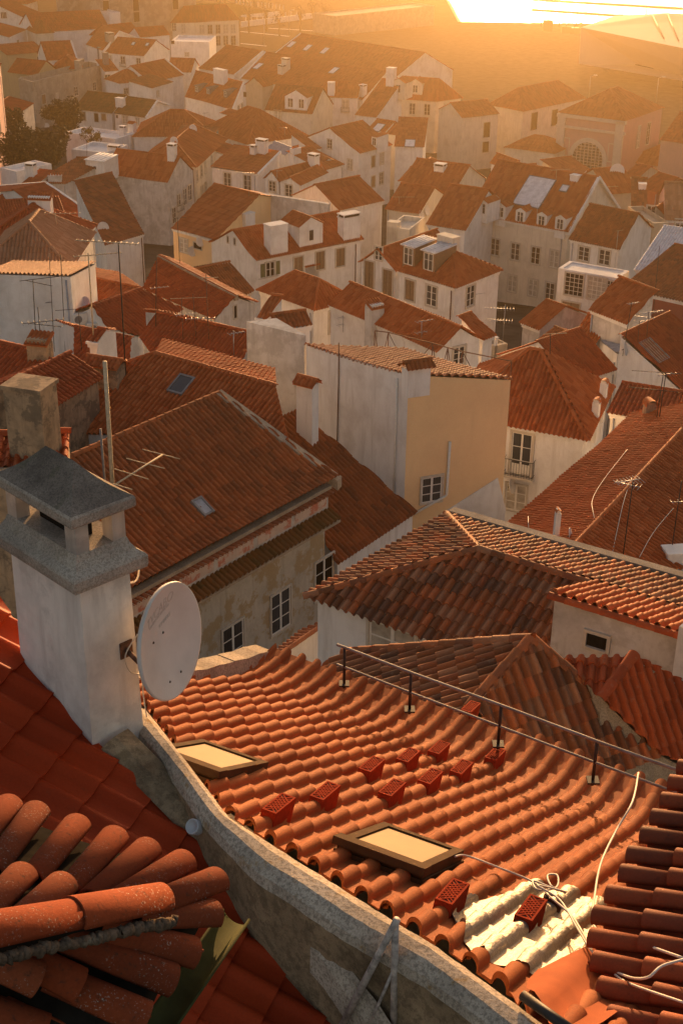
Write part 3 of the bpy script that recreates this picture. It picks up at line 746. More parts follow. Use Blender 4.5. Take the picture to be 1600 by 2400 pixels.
H('narrow white house pressed between grey ruin and white cottage', 'q0', (962, 662), (1098, 652), W=6, roof='s', rise=1.8, wall='cool_white', tile='clay', wins=[('F', 990, 716, 1.3, 1.4)])
H('low white row house with mossy roof and three dark openings', 'q0', (668, 1008), (1032, 1046), W=11, roof='g', rise=2.6, wall='white', tile='clay_moss',
  wins=[('F', 765, 1066, 1.2, 1.6, 'b'), ('F', 888, 1080, .9, 1.6, 'k'), ('F', 956, 1076, 1.0, 1.2, 'b')])
H('low white row house with brown mossy roof and shuttered window', 'q0', (1044, 1044), (1338, 1086), (1560, 960), roof='g', top=(1452, 925), wall='white', tile='clay_moss',
  wins=[('F', 1152, 1102, 1.3, 1.5), ('F', 1265, 1118, .9, 1.4, 'n'), ('F', 1078, 1070, .4, .5, 'k')], verge='R')
H('tall pink house at the left edge of the photo', 's', (-60, 250), (5, 150), W=9, roof='s', h=-37, rise=2, wall='pink', tile='clay_red', wins=[('F', 1, 297, .7, 2.0, 'c'), ('F', 2, 343, .7, 2.0, 'c'), ('F', -12, 297, .8, 2.0), ('F', -12, 343, .8, 2.0)])
H('small red lean roof on a broken wall beside the dark trees', 'q0', (130, 1075), (320, 950), W=5, roof='s', rise=1.2, wall='dirty', tile='clay_red')
H('pale institutional building with two rows of paired windows, tan roof', 'a', (893, 104), (1103, 92), (784, 106), side='L', roof='h', rise=4.5, ins=.7, wall='cream', tile='clay_brown',
  wins=[('F', x, 134+(1000-x)*.02, 1.5, 2.6, 'n') for x in (928, 965, 1002, 1037, 1071)]+[('F', x, 187+(1000-x)*.02, 1.5, 2.8, 'n') for x in (933, 968, 1003, 1037, 1072)]+[('L', 843, 132, 1.2, 2.6, 'n'), ('L', 800, 124, 1.2, 2.2, 'n')])
H('white terrace block with a dark railing and flat top', 'q1', (-10, 380), (360, 388), W=12, roof='f', wall='cool_white', dz=1, wins=[('F', 20, 388, .8, .8, 'k'), ('F', 150, 500, 1.0, 1.0)])
H('stepped white block left of the great red warehouses', 'q1', (395, 520), (584, 582), W=12, roof='f', wall='cool_white', dz=.5)
H('red gable roof with a thick white edge, below the terrace block', 'a', (690, 380), (848, 345), W=11, roof='g', rise=3.0, wall='white', tile='clay', verge='R')
H('little brown roofed house with striped white wall', 'a', (700, 408), (800, 375), W=6, roof='s', rise=1.2, wall='white', tile='clay_brown', wins=[('F', 725, 430, .9, 1.2)])
dh = H('white house with three roof dormers and tall right wall', 'q1', (128, 890), (566, 1008), (672, 945), roof='s', top=(668, 757), wall='white', tile='clay',
  wins=[('R', 625, 1035, 1.2, 2.8), ('R', 654, 1016, 1.0, 2.8), ('R', 628, 1240, 1.2, 2.8), ('R', 656, 1222, 1.0, 2.8), ('R', 630, 1420, 1.2, 2.8), ('R', 658, 1402, 1.0, 2.8)], verge='R')
H('narrow grey house with a stained gable wall', 'q1', (676, 785), (846, 806), W=13, roof='p', top=(752, 716), wall='beige', tile='clay', wins=[('F', 684, 868, .8, 1.0, 'k')])
H('huge red warehouse roof with a white gable edge, nearest of three', 'q1', (640, 722), (1760, 920), (1100, 606), side='L', roof='g', top=(870, 478), wall='white', tile='clay', name='warehouse', cat='warehouse', verge='L')
H('huge red warehouse roof with roof lights, behind the nearest one', 'q1', (925, 520), (2060, 715), (1460, 462), side='L', roof='g', top=(1192, 308), wall='white', tile='clay', name='warehouse', cat='warehouse', verge='L')
H('red warehouse roof left of the long white gable edge', 'q1', (250, 628), (584, 692), (1105, 606), roof='g', top=(858, 470), wall='white', tile='clay', name='warehouse', cat='warehouse', verge='R')
H('cream house with a tall chimney stack before the warehouses', 'q1', (936, 705), (1480, 760), W=10, roof='g', rise=3.4, wall='cream', tile='clay', wins=[('F', 1015, 782, 1.3, 1.8)])
H('cream house whose roof carries a broad two window dormer', 'q1', (860, 1012), (1300, 1052), W=11, roof='g', rise=4.0, wall='cream', tile='clay_brown', wins=[('F', 985, 95, 1.5, 2.4, 'c', 'r1')])
H('white house with a balcony door left of the yellow lit mansion', 'r2', (-190, 305), (152, 318), W=9, roof='g', rise=2.6, wall='white', tile='clay', wins=[('F', 36, 385, 1.3, 2.4, 'd'), ('F', -120, 375, 1.3, 2.0)])
H('red roof slope beside the yellow lit mansion', 'r2', (120, 470), (322, 492), W=12, roof='s', rise=5, wall='white', tile='clay')
H('pale yellow mansion with paired gable dormers, blazing in the sun glare', 'r2', (325, 310), (868, 348), (1114, 314), roof='h', rise=4.0, ins=.8, wall='cream', tile='clay', dz=1,
  wins=[('F', 388, 405, 1.3, 2.6, 'd'), ('F', 515, 402, 1.2, 2.2), ('F', 650, 412, 1.2, 2.2), ('F', 785, 420, 1.2, 2.2), ('R', 960, 410, 1.1, 2.2), ('R', 1050, 395, 1.1, 2.2), ('F', 500, 575, 1.2, 2.4), ('F', 650, 590, 1.2, 2.4)])
H('long pale customs building with orange roof under the glare', 'p5', (365, 645), (588, 685), (975, 604), roof='h', rise=3.5, wall='cream', tile='clay',
  wins=[('R', 655, 742, 2.0, 3.4, 'k'), ('R', 780, 720, 2.0, 3.2, 'k')])
H('pale block with a tall dark doorway in front of the customs building', 'p5', (215, 722), (446, 700), W=9, roof='g', rise=2, wall='cream', tile='clay', dz=.5, wins=[('F', 365, 795, 1.4, 2.8, 'k'), ('F', 358, 900, 1.4, 2.0, 'k')])

# ------------------------------------------------------------------ middle left
H('red hip roof below the three dormer house', 'a', (608, 630), (996, 634), W=12, roof='h', rise=3.5, ins=1.0, wall='white', tile='clay', wins=[])
H('long street house, red hip roof and cream facade running up the lane', 'a', (640, 735), (905, 772), (1046, 640), roof='h', rise=2.6, ins=.8, wall='cream', tile='clay',
  wins=[('R', 905, 808, .9, 1.7), ('R', 925, 786, .9, 1.7), ('R', 943, 768, .9, 1.7), ('R', 972, 740, .9, 1.7), ('R', 1000, 712, .9, 1.7), ('R', 1030, 690, .9, 1.7), ('R', 928, 880, .9, 1.7), ('R', 945, 862, .9, 1.7)])
H('brown flat crowned house with a dusty attic wall above the lane', 'r1', (-30, 330), (330, 350), W=8, roof='s', dz=1.0, rise=1.2, wall='grey', tile='clay_brown')
big = H('large house with a blotched bare white side wall', 'a', (478, 802), (772, 840), (892, 786), roof='g', rise=2.8, wall='dirty', tile='clay', over=.12,
  wins=[('R', 822, 930, 1.0, 2.3, 'd'), ('R', 850, 905, 1.0, 2.3), ('R', 872, 885, 1.0, 2.2), ('R', 800, 990, 1.0, 2.2)])
H('brown roofed house stepping down left of the blotched wall', 'r0', (272, 712), (612, 715), (1040, 600), roof='s', top=(1030, 470), wall='dirty', tile='clay_brown', verge='')
H('house with steep red roof and a balcony at the far left', 'r0', (592, 1106), (902, 1026), (-300, 800), side='L', roof='g', rise=2.2, wall='white', tile='clay_red', verge='R',
  wins=[('F', 715, 1140, 1.3, 2.2, 'd')])
H('cream house with dentilled cornice at the left edge', 'r0', (-160, 1038), (568, 990), W=6, roof='h', rise=1.9, ins=.9, wall='cream', tile='clay_red', wins=[('F', 498, 1108, 1.0, 1.6, 'n'), ('F', 330, 1135, 1.0, 1.6, 'n')])
H('red sloped roof running down beside the blotched wall', 'a', (482, 1132), (666, 1078), (350, 968), side='L', roof='s', rise=3.2, wall='white', tile='clay_brown', dz=-1)
H('wide red roof house with salmon wall and two dishes', 'a', (783, 1050), (992, 1108), (1175, 880), side='L', roof='g', rise=2.8, wall='peach', tile='clay', 
  wins=[('F', 122, 295, 1.3, 1.5, 'n', 't1'), ('F', 250, 300, 1.2, .6, 'k', 't1')])
H('white house with tiled roof and two tall terrace doors', 'r1', (362, 557), (800, 625), (1010, 510), roof='s', top=(1018, 452), wall='white', tile='clay', verge='R',
  wins=[('F', 522, 680, 1.2, 2.3), ('F', 705, 702, 1.2, 2.3)])
H('left one of the twin gabled white houses', 'r1', (848, 668), (992, 700), W=10, roof='p', rise=1.3, wall='white', tile='clay', wins=[('F', 934, 732, 1.2, 1.4)])
H('right one of the twin gabled white houses, with a longer roof', 'r1', (990, 692), (1188, 730), (1450, 612), roof='p', top=(1085, 655), wall='white', tile='clay', dz=.2,
  wins=[('F', 1085, 772, 1.2, 1.6)])
H('white box room under a corrugated sheet roof', 'r1', (872, 385), (1050, 455), (1135, 430), roof='s', rise=.7, wall='white', tile='zinc', dz=.5)
H('broad rust brown roof with hipped end near the lane', 'r1', (700, 352), (1270, 272), W=15, roof='h', rise=4.2, wall='white', tile='clay')
H('white gable house with dormer and band course, half in the glare', 'r2', (-390, 702), (165, 828), (472, 748), roof='p', top=(-110, 592), wall='white', tile='clay',
  wins=[('F', -108, 735, 1.0, 1.5, 'c'), ('F', 78, 922, 1.0, 1.6), ('F', 78, 1100, 1.0, 1.6), ('R', 290, 895, .9, 1.8, 'b'), ('R', 368, 870, 1.0, 1.7), ('R', 290, 1080, .9, 1.8, 'b'), ('R', 365, 1050, 1.0, 1.9)])
H('orange roof with two roof lights deep in the glare', 'r2', (480, 760), (760, 770), W=9, roof='s', rise=3, wall='white', tile='clay')
H('plain orange roof below the glare, left of the five dormer mansion', 's2', (500, 180), (1000, 250), W=12, roof='g', rise=3, wall='cream', tile='clay')
H('sloping orange roof touching the five dormer mansion', 's2', (770, 500), (1140, 560), W=11, roof='g', rise=3.4, wall='white', tile='clay')
H('low house with two white dishes under the glare', 's2', (395, 355), (720, 400), W=9, roof='g', rise=2.2, wall='cream', tile='clay')
H('house with pale curved gable edge in the glare', 's2', (520, 100), (960, 130), W=9, roof='h', rise=2.2, wall='cream', tile='clay')

# ------------------------------------------------------------------ middle right
man = H('cream mansion with five roof dormers and a large glazed skylight', 'd', (577, -2), (1042, 92), (1275, -20), roof='g', top=(1162, -225), wall='cream', tile='clay', dz=.5,
  wins=[('F', 625, 137, 1.1, 1.9), ('F', 705, 155, 1.1, 1.9), ('F', 797, 176, 1.1, 1.9), ('F', 890, 194, 1.1, 1.9), ('F', 976, 210, 1.1, 1.9), ('F', 620, 290, 1.1, 1.9), ('F', 700, 305, 1.1, 1.9),
        ('F', 784, 322, 1.1, 1.9), ('F', 878, 342, 1.1, 1.9), ('F', 956, 358, 1.1, 1.9), ('F', 945, 497, 1.0, 1.7, 'n')], verge='R')
H('white house with an iron railed terrace and gridded windows', 'u3', (512, 245), (985, 345), (1300, 140), roof='g', rise=2.6, wall='white', tile='clay_brown',
  wins=[('F', 655, 372, 1.2, 1.4, 'c'), ('F', 845, 405, 1.2, 1.5, 'c')])
H('white terrace front below the railing, with gridded windows', 'u3', (392, 505), (990, 606), W=3.0, roof='f', wall='white', parapet=.1, dz=-.2,
  wins=[('F', 565, 655, 1.6, 1.9, 'g'), ('F', 775, 690, 1.6, 1.9, 'g'), ('F', 918, 716, 1.0, 1.7, 'g'), ('F', 530, 920, 1.6, 2.0, 'b')])
H('brick red house with a white cornice at the right edge', 'u3', (985, 692), (1750, 860), W=9, roof='s', rise=1.5, wall='brick_red', tile='clay_brown',
  wins=[('F', 1170, 822, 1.1, 1.6)])
H('patched shed with white metal sheet roof above the brick red house', 'u3', (1105, 522), (1640, 612), W=7, roof='s', rise=2.2, wall='dirty', tile='sheet_white', dz=.3)
H('small house with whitewashed side and brown roof, next to gridded windows', 'u3', (690, 885), (1050, 1035), (1310, 945), roof='s', rise=1.8, wall='dirty', tile='clay', dz=.2)
hall = H('pink station hall with a great arched window', 'p5', (800, 690), (1212, 742), (1450, 662), roof='h', top=None, rise=4.0, ins=1.0, wall='rose', tile='clay', dz=3, name='station_hall', cat='hall',
  wins=[('R', 1293, 838, 1.3, 4.0, 'n'), ('R', 1352, 818, 1.3, 4.0, 'n')])
H('low pink wing right of the arched hall', 'p5', (1185, 985), (1545, 1040), W=17, h=-56.3, roof='h', rise=3, wall='rose', tile='clay', wins=[('F', 1440, 1118, 1.6, 2.0, 'c')], name='station_wing', cat='hall')
H('low orange roofed wing left of the arched hall', 'p5', (470, 905), (785, 945), W=9, roof='h', rise=2.0, h=-54, wall='cream', tile='clay', name='station_wing', cat='hall')
H('far red roof at the right edge behind the hall', 'p5', (1420, 860), (1750, 905), W=16, roof='g', rise=3.5, wall='rose', tile='clay_red')
H('cluttered red roofed house with glinting ridge, right of the mansion', 'r3', (868, 618), (1152, 595), W=9, roof='g', rise=2.4, wall='beige', tile='clay')
H('red roof tucked under the station wall', 'r3', (570, 510), (860, 470), W=8, roof='s', rise=1.6, wall='beige', tile='clay')
H('tiny white gable among the antennas', 'r3', (-5, 400), (122, 385), W=6, roof='p', rise=1.4, wall='white', tile='clay')
H('brown roofed house behind the terrace house', 'r3', (1085, 792), (1240, 800), W=8, roof='s', rise=2.5, wall='grey', tile='clay_brown')
H('little gable house with one attic window', 'r3', (1200, 800), (1420, 832), W=9, roof='p', top=(1292, 680), wall='beige', tile='clay_red', wins=[('F', 1272, 768, 1.0, 1.3)])
H('bare beige wall house near the right edge', 'r3', (1285, 880), (1462, 872), W=8, roof='f', wall='beige')
H('pink house with pinkish roof at the right edge', 'r3', (1400, 852), (1760, 868), W=12, roof='g', rise=3, wall='pink', tile='clay_pink', wins=[('F', 1535, 905, 1.1, 1.6)])
H('house with rust roof in front of the pink wing', 'r3', (1150, 545), (1330, 600), W=7, roof='g', rise=1.6, wall='brick_red', tile='clay_red')

# ------------------------------------------------------------------ centre
ctr = H('white house with green shutters, big white chimney and tiled dormer', 't1', (780, 442), (1773, 250), (345, 275), side='L', roof='g', top=(572, 158), wall='white', tile='clay', 
  wins=[('F', 914, 512, .95, 1.3, 's'), ('F', 1172, 482, 1.0, 1.75, 'b'), ('F', 1370, 432, 1.0, 1.75, 'b'), ('F', 1556, 402, 1.0, 1.75, 'b'), ('L', 528, 240, .25, .6, 'k'), ('L', 590, 258, .25, .6, 'k')])
H('tall white house end with parapet chimney, at the glare edge', 's2', (-20, 372), (398, 280), W=9, roof='g', rise=2.2, wall='white', tile='clay', dz=1.5)
hipw = H('white hip roofed house with two flat topped dormers', 's2', (498, 928), (1045, 1092), (1478, 922), roof='h', top=(1045, 740), ins=.9, wall='white', tile='clay', 
  wins=[('F', 630, 1098, 1.0, 1.7, 'b'), ('F', 826, 1150, 1.1, 1.7), ('R', 1180, 1150, 1.1, 1.7)])
H('cream gable wing with two tall doors joined to the dormered hip house', 's2', (150, 850), (500, 935), W=9, roof='p', top=(330, 650), wall='white', tile='clay',
  wins=[('F', 342, 760, .8, 1.2, 'n'), ('F', 256, 965, 1.0, 2.6, 'b'), ('F', 424, 1045, 1.0, 2.6, 'b')])
pyr = H('white walled house with a sharp hipped roof in the centre', 't1', (788, 712), (1310, 902), (1720, 800), roof='h', top=(1300, 540), wall='white', tile='clay', wins=[('R', 1505, 990, 1.0, 1.6, 'b')])
H('long red roofed gable house running back towards the dormers', 't2', (868, 692), (1312, 592), (-140, 250), side='L', roof='p', top=(1105, 465), wall='white', tile='clay', wins=[('F', 1075, 720, .9, 1.2)])
H('steep little red roof right of the long gable house', 't2', (1300, 590), (1425, 540), (1055, 500), side='L', roof='s', rise=1.0, wall='white', tile='clay', dz=-.3)
H('small white house half hidden behind the parapet trusses', 't2', (405, 428), (572, 388), W=4, roof='s', rise=1.0, wall='white', tile='clay')

# ------------------------------------------------------------------ the smaller houses packed in between
H('white flat terrace block behind the big left roof', 'r0', (640, 392), (990, 428), W=7, roof='f', wall='cool_white')
H('upper white terrace with a parapet below the mossy row houses', 'r0', (580, 235), (1065, 300), W=6, roof='f', wall='cool_white', dz=.3)
H('little pale house squeezed right of the three dormer house', 'q1', (682, 1110), (772, 1066), W=5, roof='s', rise=1.0, wall='cool_white', tile='clay_red', wins=[('F', 740, 1160, .9, 1.6)])
H('white cottage with lean roof, right of the corrugated box room', 'r1', (1290, 398), (1395, 382), W=6, roof='s', rise=1.4, wall='white', tile='clay')
H('white cottage wall below the row of chimneys', 'r1', (1178, 522), (1335, 572), W=5, roof='g', rise=1.2, wall='white', tile='clay', wins=[('F', 1240, 540, .8, 1.0, 'n')])
H('orange roof stepping down beside the half lit gable house', 'r1', (1400, 595), (1600, 540), W=7, roof='s', rise=1.8, wall='white', tile='clay')
H('small roof with a white glazed panel left of the mansion front', 'r2', (235, 602), (402, 628), W=6, roof='g', rise=1.4, wall='white', tile='clay')
H('low orange roof at the foot of the pale yellow mansion', 'r2', (400, 642), (545, 662), W=6, roof='g', rise=1.3, wall='cream', tile='clay')
H('flat cream roof crowded with glinting rods', 's2', (398, 522), (635, 548), W=6, roof='f', wall='cream')
H('cream house with a sunken roof below the station wall', 'r3', (130, 505), (335, 482), W=7, roof='g', rise=1.6, wall='cream', tile='clay')
H('low roof by the white wall under the great arch', 'r3', (380, 478), (565, 505), W=5, roof='s', rise=1.0, wall='white', tile='clay')
H('red roof wedge between the antennas and the pink wing', 'r3', (1020, 440), (1150, 470), W=6, roof='g', rise=1.3, wall='beige', tile='clay_red')
H('flat beige yard building with a dark drain', 't2', (1395, 645), (1560, 612), W=4, roof='f', wall='beige', h=-36)
H('long dark striped shed at the top, partly lost in the glare', 'b', (-30, 75), (430, 25), W=12, roof='f', h=-62, wall='grey', name='shed', cat='shed')
H('red gable roof between the lane and the broad rust roof', 'r1', (560, 470), (700, 400), W=7, roof='s', rise=1.6, wall='white', tile='clay_red')
H('white house at the far left under the dark trees', 'r0', (-20, 560), (150, 600), W=7, roof='f', wall='cool_white')
H('small house with a red roof left of the tall house with the pipe', 'r0', (190, 720), (330, 735), W=5, roof='s', rise=1.0, wall='white', tile='clay_red')
H('brown roofed cottage by the stepped white block', 'q1', (-40, 660), (190, 668), W=9, roof='g', rise=2.4, wall='white', tile='clay')
H('red roof behind the white house with three front windows', 'q0', (820, 325), (980, 330), W=8, roof='h', rise=2, wall='white', tile='clay_red')
H('pale wall house with a red roof before the monastery foot', 'q0', (1010, 330), (1290, 300), W=8, roof='g', rise=2.2, wall='cool_white', tile='clay_red')
H('low row of roofs at the monastery foot, right end', 'q0', (1290, 345), (1568, 325), W=8, roof='g', rise=2.0, wall='cool_white', tile='clay_red')
# ------------------------------------------------------------------ houses set out corner by corner
class Plane:
    def __init__(s, p, n): s.p = np.asarray(p, float); s.n = nrm(n); s.n = s.n if s.n[2] > 0 else -s.n
    def px(s, q, x, y, lift_=0.0):
        d = ray(*px(q, x, y)); t = ((s.p+Zv*lift_-CAM)@s.n)/(d@s.n); return CAM+d*t
    def z(s, P, lift_=0): P = np.array(P, float); P[2] = s.p[2]+lift_-((P[:2]-s.p[:2])@s.n[:2])/s.n[2]; return P
def pl3(a, b, c): return Plane(a, np.cross(np.asarray(b)-a, np.asarray(c)-a))
def slope(a, b, deg, to=None):
    """plane through the level line a-b falling deg towards the camera (deg<0: away), or towards the point to"""
    a, b = np.asarray(a, float), np.asarray(b, float); d = b-a; h = nrm([-d[1], d[0], 0]); m = (a+b)/2
    t = (CAM-m) if to is None else (np.asarray(to)-m)
    if h@t < 0: h = -h
    if deg < 0: h = -h; deg = -deg
    dn = h-Zv*math.tan(R(deg)); return Plane(a, np.cross(d, dn))
def PH(label, facets, loop, wall='white', tile='clay', ridges=(), name='house', cat='house', group=None, inset=.2, flare=None, wins=(), zb=None, edges=None, lodd=None, verge=(), vmat='mortar', drop=.06, sheetkw=None, rr=.13):
    """facets and loop are lists of 3-D points; loop runs anticlockwise seen from above"""
    L = [np.asarray(p, float) for p in loop]; cen = sum(L)/len(L)
    ar = sum(L[i][0]*L[(i+1) % len(L)][1]-L[(i+1) % len(L)][0]*L[i][1] for i in range(len(L)))
    if ar < 0: L = L[::-1]
    Wl = []
    for i in range(len(L)):
        a, b, c = L[i-1], L[i], L[(i+1) % len(L)]
        e1, e2 = nrm((b-a)*[1, 1, 0]), nrm((c-b)*[1, 1, 0]); n1, n2 = np.array([-e1[1], e1[0], 0]), np.array([-e2[1], e2[0], 0])
        m = n1+n2; m = m/max(.5, (m@m)/2); Wl.append(b+m*inset-Zv*drop)
    gb = min(gz(p[0], p[1]) for p in Wl)-1 if zb is None else zb+CZ
    root = thing(name, (cen[0], cen[1], gb), label, cat, group)
    O = Own(); O.root = root; e = nrm((L[1]-L[0])*[1, 1, 0]); O.u, O.n = e, np.array([e[1], -e[0], 0]); O.dist = np.linalg.norm(cen-CAM); O.h = cen[2]
    wb = MB(); mats = [wall]
    k = len(Wl)
    for i in range(k):
        m = 0
        if edges and edges.get(i):
            if edges[i] not in mats: mats.append(edges[i])
            m = mats.index(edges[i])
        wb.wall([Wl[i], Wl[(i+1) % k]], gb, m, closed=False)
        a_, b_ = Wl[i], Wl[(i+1) % k]; proxy([a_, b_, (b_[0], b_[1], gb), (a_[0], a_[1], gb)], O)
    O.wall = wb.build('wall', mats, root); O.roof = O.wall
    lo = dict(lod(O.dist) if lodd is None else lod(lodd)); lo.update(sheetkw or {})
    if facets:
        rb = MB(); un = MB()
        for f in facets:
            sheet(rb, f, flare=flare, off=.02, **lo); proxy(f, O)
        for p0, p1 in ridges: ridge(rb, p0, p1, r=rr, ln=.42, lift_=.07)
        O.roof = rb.build('roof', [tile], root)
    if verge:
        vb = MB()
        for p, r_, w_, h_ in verge:
            p, r_ = np.asarray(p, float), np.asarray(r_, float); s = nrm(np.cross(r_-p, Zv))*w_/2
            vb.hull8([p-s-Zv*.3, p+s-Zv*.3, r_+s-Zv*.3, r_-s-Zv*.3], [p-s+Zv*h_, p+s+Zv*h_, r_+s+Zv*h_, r_-s+Zv*h_])
        vb.build('coping', [vmat], root)
    O.Wl = Wl
    for (i, qq, x, y, ww, wh, st) in wins:
        a, b = Wl[i], Wl[(i+1) % k]; e = nrm((b-a)*[1, 1, 0]); no = np.array([e[1], -e[0], 0]); P = insideray(a, no, qq, x, y)
        t = (P-a)@e
        if not (-1 < t < np.linalg.norm(b-a)+1): print('PHWIN off', label[:30], x, y, round(t, 1))
        put_window(root, P, no, ww, wh, st)
        if st == 'd': balcony(root, P+no*.02-Zv*(wh/2), e, no, ww+.9, .6)
    return O
dn = lambda p, d: np.asarray(p, float)-Zv*d

# --- red roofs of the left middle ground
q = 'c'
a, b = at(q, 715, 645, -20.6), at(q, 1268, 795, -20.6); s1 = slope(a, b, 27); s2 = slope(a, b, -15)
f1 = [a, b, s1.px(q, 1330, 1050), s1.px(q, 240, 1010), s1.px(q, 250, 865), s1.px(q, 545, 702)]
bk = nrm((a-s1.px(q, 700, 900))*[1, 1, 0]); 
bb, ab = s2.z(b+bk*4), s2.z(a+bk*4)
sky_roof = PH('broad red roof with one dark roof light and a lit ridge', [f1, [a, b, bb, ab]], [f1[3], f1[2], b, bb, ab, a, f1[5], f1[4]], 'dirty', 'clay', [(a, b), (f1[5], a)], inset=.15)
a, b = at(q, 722, 455, -25.5), at(q, 1170, 553, -25.5); s1 = slope(a, b, 25); n_ = nrm((a-s1.px(q, 800, 600))*[1, 1, 0]); s2 = slope(a, b, -25)
PH('long narrow red roof thick with aerials', [[a, b, s1.px(q, 1112, 680), s1.px(q, 690, 640), s1.px(q, 638, 566)], [a, b, s2.z(b+n_*3), s2.z(a+n_*3)]],
   [s1.px(q, 638, 566), s1.px(q, 690, 640), s1.px(q, 1112, 680), b, s2.z(b+n_*3), s2.z(a+n_*3), a], 'dirty', 'clay_red', [(a, b)])
a, b = at(q, 420, 432, -26.5), at(q, 650, 347, -26.5); s1 = slope(a, b, 25); n_ = nrm((a-s1.px(q, 600, 520))*[1, 1, 0]); s2 = slope(a, b, -25)
PH('red roof with a lit hip crest left of the aerials', [[a, b, s1.px(q, 845, 445), s1.px(q, 642, 568), s1.px(q, 490, 527)], [a, b, s2.z(b+n_*3), s2.z(a+n_*3)]],
   [s1.px(q, 490, 527), s1.px(q, 642, 568), s1.px(q, 845, 445), b, s2.z(b+n_*3), s2.z(a+n_*3), a], 'white', 'clay_red', [(a, b)])
a, b = at(q, 730, 197, -30), at(q, 1087, 382, -30); s1 = slope(a, b, 26, to=at(q, 400, 420, -30)); s2 = slope(a, b, 26, to=at(q, 1300, 300, -30)); 
e_ = [s1.px(q, 985, 492), s1.px(q, 655, 345)]; w_ = nrm((b-e_[0])*[1, 1, 0]); ln = np.linalg.norm(((b-e_[0])*[1, 1, 0])@w_)
g = [s2.z(b+w_*ln), s2.z(a+w_*ln)]
gbl = PH('house with a plain stained gable wall and one slit window', [[a, b, e_[0], e_[1]], [b, a, g[1], g[0]]], [e_[1], e_[0], b, g[0], g[1], a], 'dirty', 'clay_red', [(a, b)], verge=[(a, b, .3, .1)],
   wins=[(1, 't1', 591, 905, .3, .9, 'k')])
q = 't1'; a, b = at(q, 180, 522, -32.5), at(q, 545, 445, -32.5); s1 = slope(a, b, 25); n_ = nrm((a-s1.px(q, 400, 640))*[1, 1, 0]); s2 = slope(a, b, -25)
PH('brown roof under the tall white gable, with a grey box dormer', [[a, b, s1.px(q, 772, 712), s1.px(q, 690, 755), s1.px(q, 300, 640)], [a, b, s2.z(b+n_*3), s2.z(a+n_*3)]],
   [s1.px(q, 300, 640), s1.px(q, 690, 755), s1.px(q, 772, 712), b, s2.z(b+n_*3), s2.z(a+n_*3), a], 'dirty', 'clay_brown', [(a, b)])
q = 'u0'
wb_ = H('bare white wall block behind crossed aerials at the left edge', q, (-160, 158), (655, 186), W=6, roof='S', h=-24.5, rise=1.0, wall='white', tile='clay_pink', over=.06, verge='', cornice='white')
a, b = at(q, 832, 195, -27.5), at(q, 1300, 300, -27.5); s1 = slope(a, b, 22); n_ = nrm((a-s1.px(q, 900, 350))*[1, 1, 0]); s2 = slope(a, b, -14)
PH('red roof with its far slope catching the light beside the white block', [[a, b, s1.px(q, 1190, 400), s1.px(q, 850, 500), s1.px(q, 620, 500), s1.px(q, 600, 230)], [a, b, s2.z(b+n_*7), s2.z(a+n_*7)]],
   [s1.px(q, 620, 500), s1.px(q, 850, 500), s1.px(q, 1190, 400), b, s2.z(b+n_*7), s2.z(a+n_*7), a, s1.px(q, 600, 230)], 'dirty', 'clay', [(a, b)])
H('pinkish roof behind the bare white wall block', 'c', (-120, 255), (330, 262), W=9, roof='h', h=-27, rise=2.4, wall='dirty', tile='clay_pink')
H('red roof crowded with masts at the left edge', 'c', (-160, 180), (300, 200), W=9, roof='h', h=-30, rise=2.6, wall='dirty', tile='clay_red')
H('low red roof between the left terrace houses', 'c', (20, 100), (330, 75), W=6, roof='s', h=-34, rise=1.6, wall='white', tile='clay_red')
q = 'c'
a, b = at(q, 95, 752, -20), at(q, 325, 641, -20); s1 = slope(a, b, 24); n_ = nrm((a-s1.px(q, 250, 780))*[1, 1, 0]); s2 = slope(a, b, -24)
PH('dark red roof beside the mossy brick chimney', [[a, b, s1.px(q, 480, 760), s1.px(q, 250, 900), s1.px(q, 20, 860)], [a, b, s2.z(b+n_*4), s2.z(a+n_*4)]],
   [s1.px(q, 20, 860), s1.px(q, 250, 900), s1.px(q, 480, 760), b, s2.z(b+n_*4), s2.z(a+n_*4), a], 'old_brick', 'clay_red', [(a, b)])
a, b = at(q, -90, 575, -22.5), at(q, 150, 628, -22.5); s1 = slope(a, b, 24); n_ = nrm((a-s1.px(q, 60, 720))*[1, 1, 0]); s2 = slope(a, b, -24)
PH('deep red roof under the foot of the white block', [[a, b, s1.px(q, 300, 700), s1.px(q, 60, 800), s1.px(q, -150, 800)], [a, b, s2.z(b+n_*3), s2.z(a+n_*3)]],
   [s1.px(q, -150, 800), s1.px(q, 60, 800), s1.px(q, 300, 700), b, s2.z(b+n_*3), s2.z(a+n_*3), a], 'old_brick', 'clay_red', [(a, b)])
a, b = at(q, 345, 522, -24.5), at(q, 610, 575, -24.5); s1 = slope(a, b, 22); n_ = nrm((a-s1.px(q, 430, 620))*[1, 1, 0]); s2 = slope(a, b, -22)
PH('small red roof behind the long white block', [[a, b, s1.px(q, 600, 690), s1.px(q, 340, 690)], [a, b, s2.z(b+n_*3), s2.z(a+n_*3)]],
   [s1.px(q, 340, 690), s1.px(q, 600, 690), b, s2.z(b+n_*3), s2.z(a+n_*3), a], 'white', 'clay_red', [(a, b)])
H('thin white block with a lit end and tiled top', 'u0', (814, 788), (893, 800), (1072, 692), roof='g', h=-22.6, rise=.35, wall='white', tile='clay_red', over=.03, cornice='white')
H('white wall stub and red roof beside the peach walled house', 'c', (1112, 640), (1245, 690), W=5, roof='S', h=-25, rise=1.4, wall='dirty', tile='clay')
H('white chimney house with a single tiled slope', 't1', (782, 965), (893, 978), (1034, 885), roof='s', h=-28.6, rise=.9, wall='white', tile='clay', over=.06)
